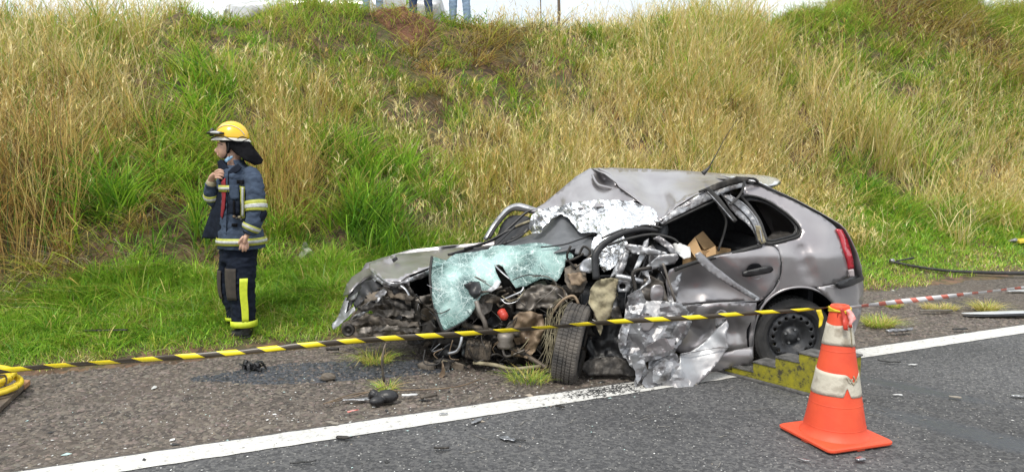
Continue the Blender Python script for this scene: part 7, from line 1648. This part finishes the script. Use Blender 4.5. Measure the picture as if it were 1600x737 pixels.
def yellowbit():
    x, y, z = hit(1592, 383); t = empty('yellow_board', (x, y, z)); tag(t, 'yellow plastic board lying on the lawn at the right edge', 'debris'); bpy.context.view_layer.update()
    box('board', (x + .15, y, z + .07), (.42, .20, .05), M['yellowthing'], t, rot=Matrix.Rotation(R(-6), 3, 'Y'), bevel=.01)
    v, f = tube_geo([Vector((x - .16, y, z + .04)), Vector((x - .08, y - .02, z + .07)), Vector((x - .04, y, z + .05))], [.02, .035, .02], seg=7, wob=.5); meshobj('corner_clip', v, f, M['bare2'], t)
yellowbit()
shard('paper_scrap', 1391, 368, .09, .05, R(12), 'white', 'tiny white scrap in the lawn right of the wreck tail', lift=.06)
shard('plastic_shard', 1592, 457, .3, .08, R(8), 'alu_pale', 'pale glassy fragments under the red and white tape at the right edge', th=.01)
shard('metal_scrap', 165, 529, .34, .03, R(6), 'oil', 'thin dark strip lying in the lawn left of the firefighter', lift=.05, th=.01)
# dead stick and twigs on the shoulder
v, f = merge([tube_geo([G(505, 633) + Vector((0, 0, .01)), G(570, 617) + Vector((0, 0, .02)), G(700, 609) + Vector((0, 0, .015)), G(752, 596) + Vector((0, 0, .02))], .0045, seg=5, n=8, wob=.5), tube_geo([G(505, 633) + Vector((0, 0, .012)), G(560, 622) + Vector((0, 0, .02)), G(610, 606) + Vector((0, 0, .03))], .004, seg=5, n=6, wob=.5)])
tag(meshobj('dead_stem', v, f, M['tan']), 'long thin brown stem lying on the shoulder behind the black lump', 'stick')
v, f = tube_geo([W(600, 596, 4.95), W(597, 570, 4.93), W(600, 545, 4.93), W(603, 536, 4.95)], [.008, .010, .007, .004], seg=6, n=5, wob=.5)
tag(meshobj('dry_stalk', v, f, M['mud']), 'upright dry brown stalk growing at the shoulder behind the tape', 'stalk')
# small bits scattered: uncountable crumbs of glass and plastic
def crumbs():
    N = 1500; k = rng.random(N)
    s = np.where(k < .6, rng.normal(1.6, 1.7, N), rng.uniform(-4, 9, N)); n = np.where(k < .6, rng.normal(4.6, .55, N), rng.uniform(1.8, 6.3, N)); n = np.clip(n - .13, 1.6, 6.15)
    x, y = xy(s, n); sc = rng.uniform(.0018, .0055, N) * (1 + 2.6 * (rng.random(N) > .96)); z = np.where(n > 4.25, shz(s, n) + .006, .004)
    base = np.array([(1, 0, 0), (0, 1, 0), (-1, 0, 0), (0, -1, 0), (0, 0, .6)], float); f = np.array([(0, 1, 4), (1, 2, 4), (2, 3, 4), (3, 0, 4)])
    a = rng.uniform(0, 6.28, N); ca, sa = np.cos(a), np.sin(a); V = base[None] * (1 + .4 * rng.uniform(-1, 1, (N, 5, 3))) * sc[:, None, None]; V[..., 0] *= 1.7
    P = np.stack([V[..., 0] * ca[:, None] - V[..., 1] * sa[:, None] + x[:, None], V[..., 0] * sa[:, None] + V[..., 1] * ca[:, None] + y[:, None], V[..., 2] + z[:, None]], -1).reshape(-1, 3)
    pal = np.array([(.7, .7, .68), (.5, .5, .48), (.03, .03, .03), (.35, .30, .24), (.45, .62, .60)]); i = rng.choice(5, N, p=[.34, .2, .22, .14, .10])
    tag(mesh_np('glass_crumbs', P, (f[None] + (np.arange(N) * 5)[:, None, None]).reshape(-1, 3), np.repeat(pal[i], 5, 0), M['grit'], False), kind='stuff')
crumbs()
def scratches():
    vs, fs = [], []; r = random.Random(12)
    L_ = [((1155, 641), (1215, 636)), ((1208, 662), (1285, 706)), ((1350, 645), (1378, 650)), ((1425, 634), (1465, 647)), ((1435, 655), (1452, 656)), ((1500, 636), (1545, 640)), ((980, 662), (1020, 650)), ((1060, 596), (1130, 590)), ((1230, 690), (1262, 700)), ((1400, 590), (1440, 600))]
    for k in range(26): a = (r.uniform(700, 1590), r.uniform(600, 725)); L_.append((a, (a[0] + r.uniform(-40, 40), a[1] + r.uniform(-6, 12))))
    for (a, b) in L_:
        A, B = G(*a, .0025), G(*b, .0025)
        if sn(A.x, A.y)[1] > 3.93 or sn(B.x, B.y)[1] > 3.93: continue
        d = (B - A); L0 = d.length; d.normalize(); nn = Vector((-d.y, d.x, 0)); m = 12; o = len(vs)
        for i in range(m + 1):
            t = i / m; w = (.003 + .008 * max(0, noise.noise(Vector((t * 5, a[0], 0))))) * math.sin(math.pi * min(1, t + .04)) + .0006; c = A + d * L0 * t + nn * .02 * noise.noise(Vector((t * 2, a[1], 3)))
            vs += [c - nn * w, c + nn * w]
        for i in range(m): fs.append((o + 2 * i, o + 2 * i + 2, o + 2 * i + 3, o + 2 * i + 1))
    tag(meshobj('road_scratches', vs, fs, M['scratch']), kind='structure')
M['scratch'] = mat('pale_gouged_asphalt', (.24, .23, .21), (.11, .105, .10), .85, 0, 60, lo=.4, hi=.6)
scratches()
def scrapings():
    N = 900; c = G(945, 611); s0, n0 = sn(c.x, c.y); s = s0 + rng.normal(0, .17, N); n = n0 + rng.normal(0, .05, N); x, y = xy(s, n); sc = rng.uniform(.002, .009, N)
    base = np.array([(1, 0, 0), (0, .6, 0), (-1, 0, 0), (0, -.6, 0), (0, 0, .4)], float); f = np.array([(0, 1, 4), (1, 2, 4), (2, 3, 4), (3, 0, 4)])
    a = rng.normal(.5, .5, N); ca, sa = np.cos(a), np.sin(a); V = base[None] * (1 + .5 * rng.uniform(-1, 1, (N, 5, 3))) * sc[:, None, None]; V[..., 0] *= 1.6
    P = np.stack([V[..., 0] * ca[:, None] - V[..., 1] * sa[:, None] + x[:, None], V[..., 0] * sa[:, None] + V[..., 1] * ca[:, None] + y[:, None], V[..., 2] + .005], -1).reshape(-1, 3)
    tag(mesh_np('rubber_scrapings', P, (f[None] + (np.arange(N) * 5)[:, None, None]).reshape(-1, 3), np.full((N * 5, 3), .03), M['grit'], False), kind='stuff')
scrapings()
# coiled yellow hose on planks at the left edge
def hose():
    base = G(10, 612)
    pl_ = empty('plank', G(10, 630)); tag(pl_, 'grey weathered plank with an orange end under the yellow hose', 'plank'); bpy.context.view_layer.update()
    a, b, c_, d = G(48, 603), G(0, 655), G(-60, 720), G(-60, 600)
    def slab(name, pts, z0, z1, m, par):
        n = len(pts); vs = [Vector((p.x, p.y, z0)) for p in pts] + [Vector((p.x, p.y, z1)) for p in pts]
        fs = [tuple(range(n))[::-1], tuple(range(n, 2 * n))] + [(i, (i + 1) % n, (i + 1) % n + n, i + n) for i in range(n)]
        return meshobj(name, vs, fs, m, par, smoothf=False, bevel=.003)
    slab('plank_body', [G(38, 609), G(0, 645), G(-60, 700), G(-100, 660), G(-40, 610), G(18, 609)], .004, .035, M['wood'], pl_)
    slab('orange_end', [G(48, 601), G(39, 609), G(19, 609), G(32, 600)], .004, .036, M['woodtip'], pl_)
    parts = []; base = G(10, 626); cx_, cy_ = base.x - .40, base.y + .05
    r = random.Random(4)
    for k in range(5):
        rr = .24 + .05 * (k % 3) + r.uniform(-.02, .02); ox, oy = r.uniform(-.03, .03), r.uniform(-.03, .03); zz = .05 + .026 * (k // 2)
        tx, ty_ = r.uniform(-.12, .12), r.uniform(-.1, .1)
        pts = [Vector((cx_ + ox + rr * 1.35 * math.cos(t), cy_ + oy + rr * .8 * math.sin(t), zz + .02 + tx * rr * math.cos(t) * .5 + abs(ty_) * rr * math.sin(t))) for t in np.linspace(0, 2 * math.pi, 25)]
        parts.append(tube_geo(pts, .016, seg=10, n=2, caps=False))
    v, f = merge(parts); h = meshobj('hose_coil', v, f, M['hose']); tag(h, 'coiled bright yellow hose lying on a plank at the left edge', 'hose')
    v, f = tube_geo([Vector((cx_ + .26, cy_ - .24, .02)), Vector((cx_ + .31, cy_ - .22, .15)), Vector((cx_ + .40, cy_ - .05, .17)), Vector((cx_ + .36, cy_ - .02, .03))], .006, seg=6); meshobj('hose_tie', v, f, M['mud'], h)
hose()
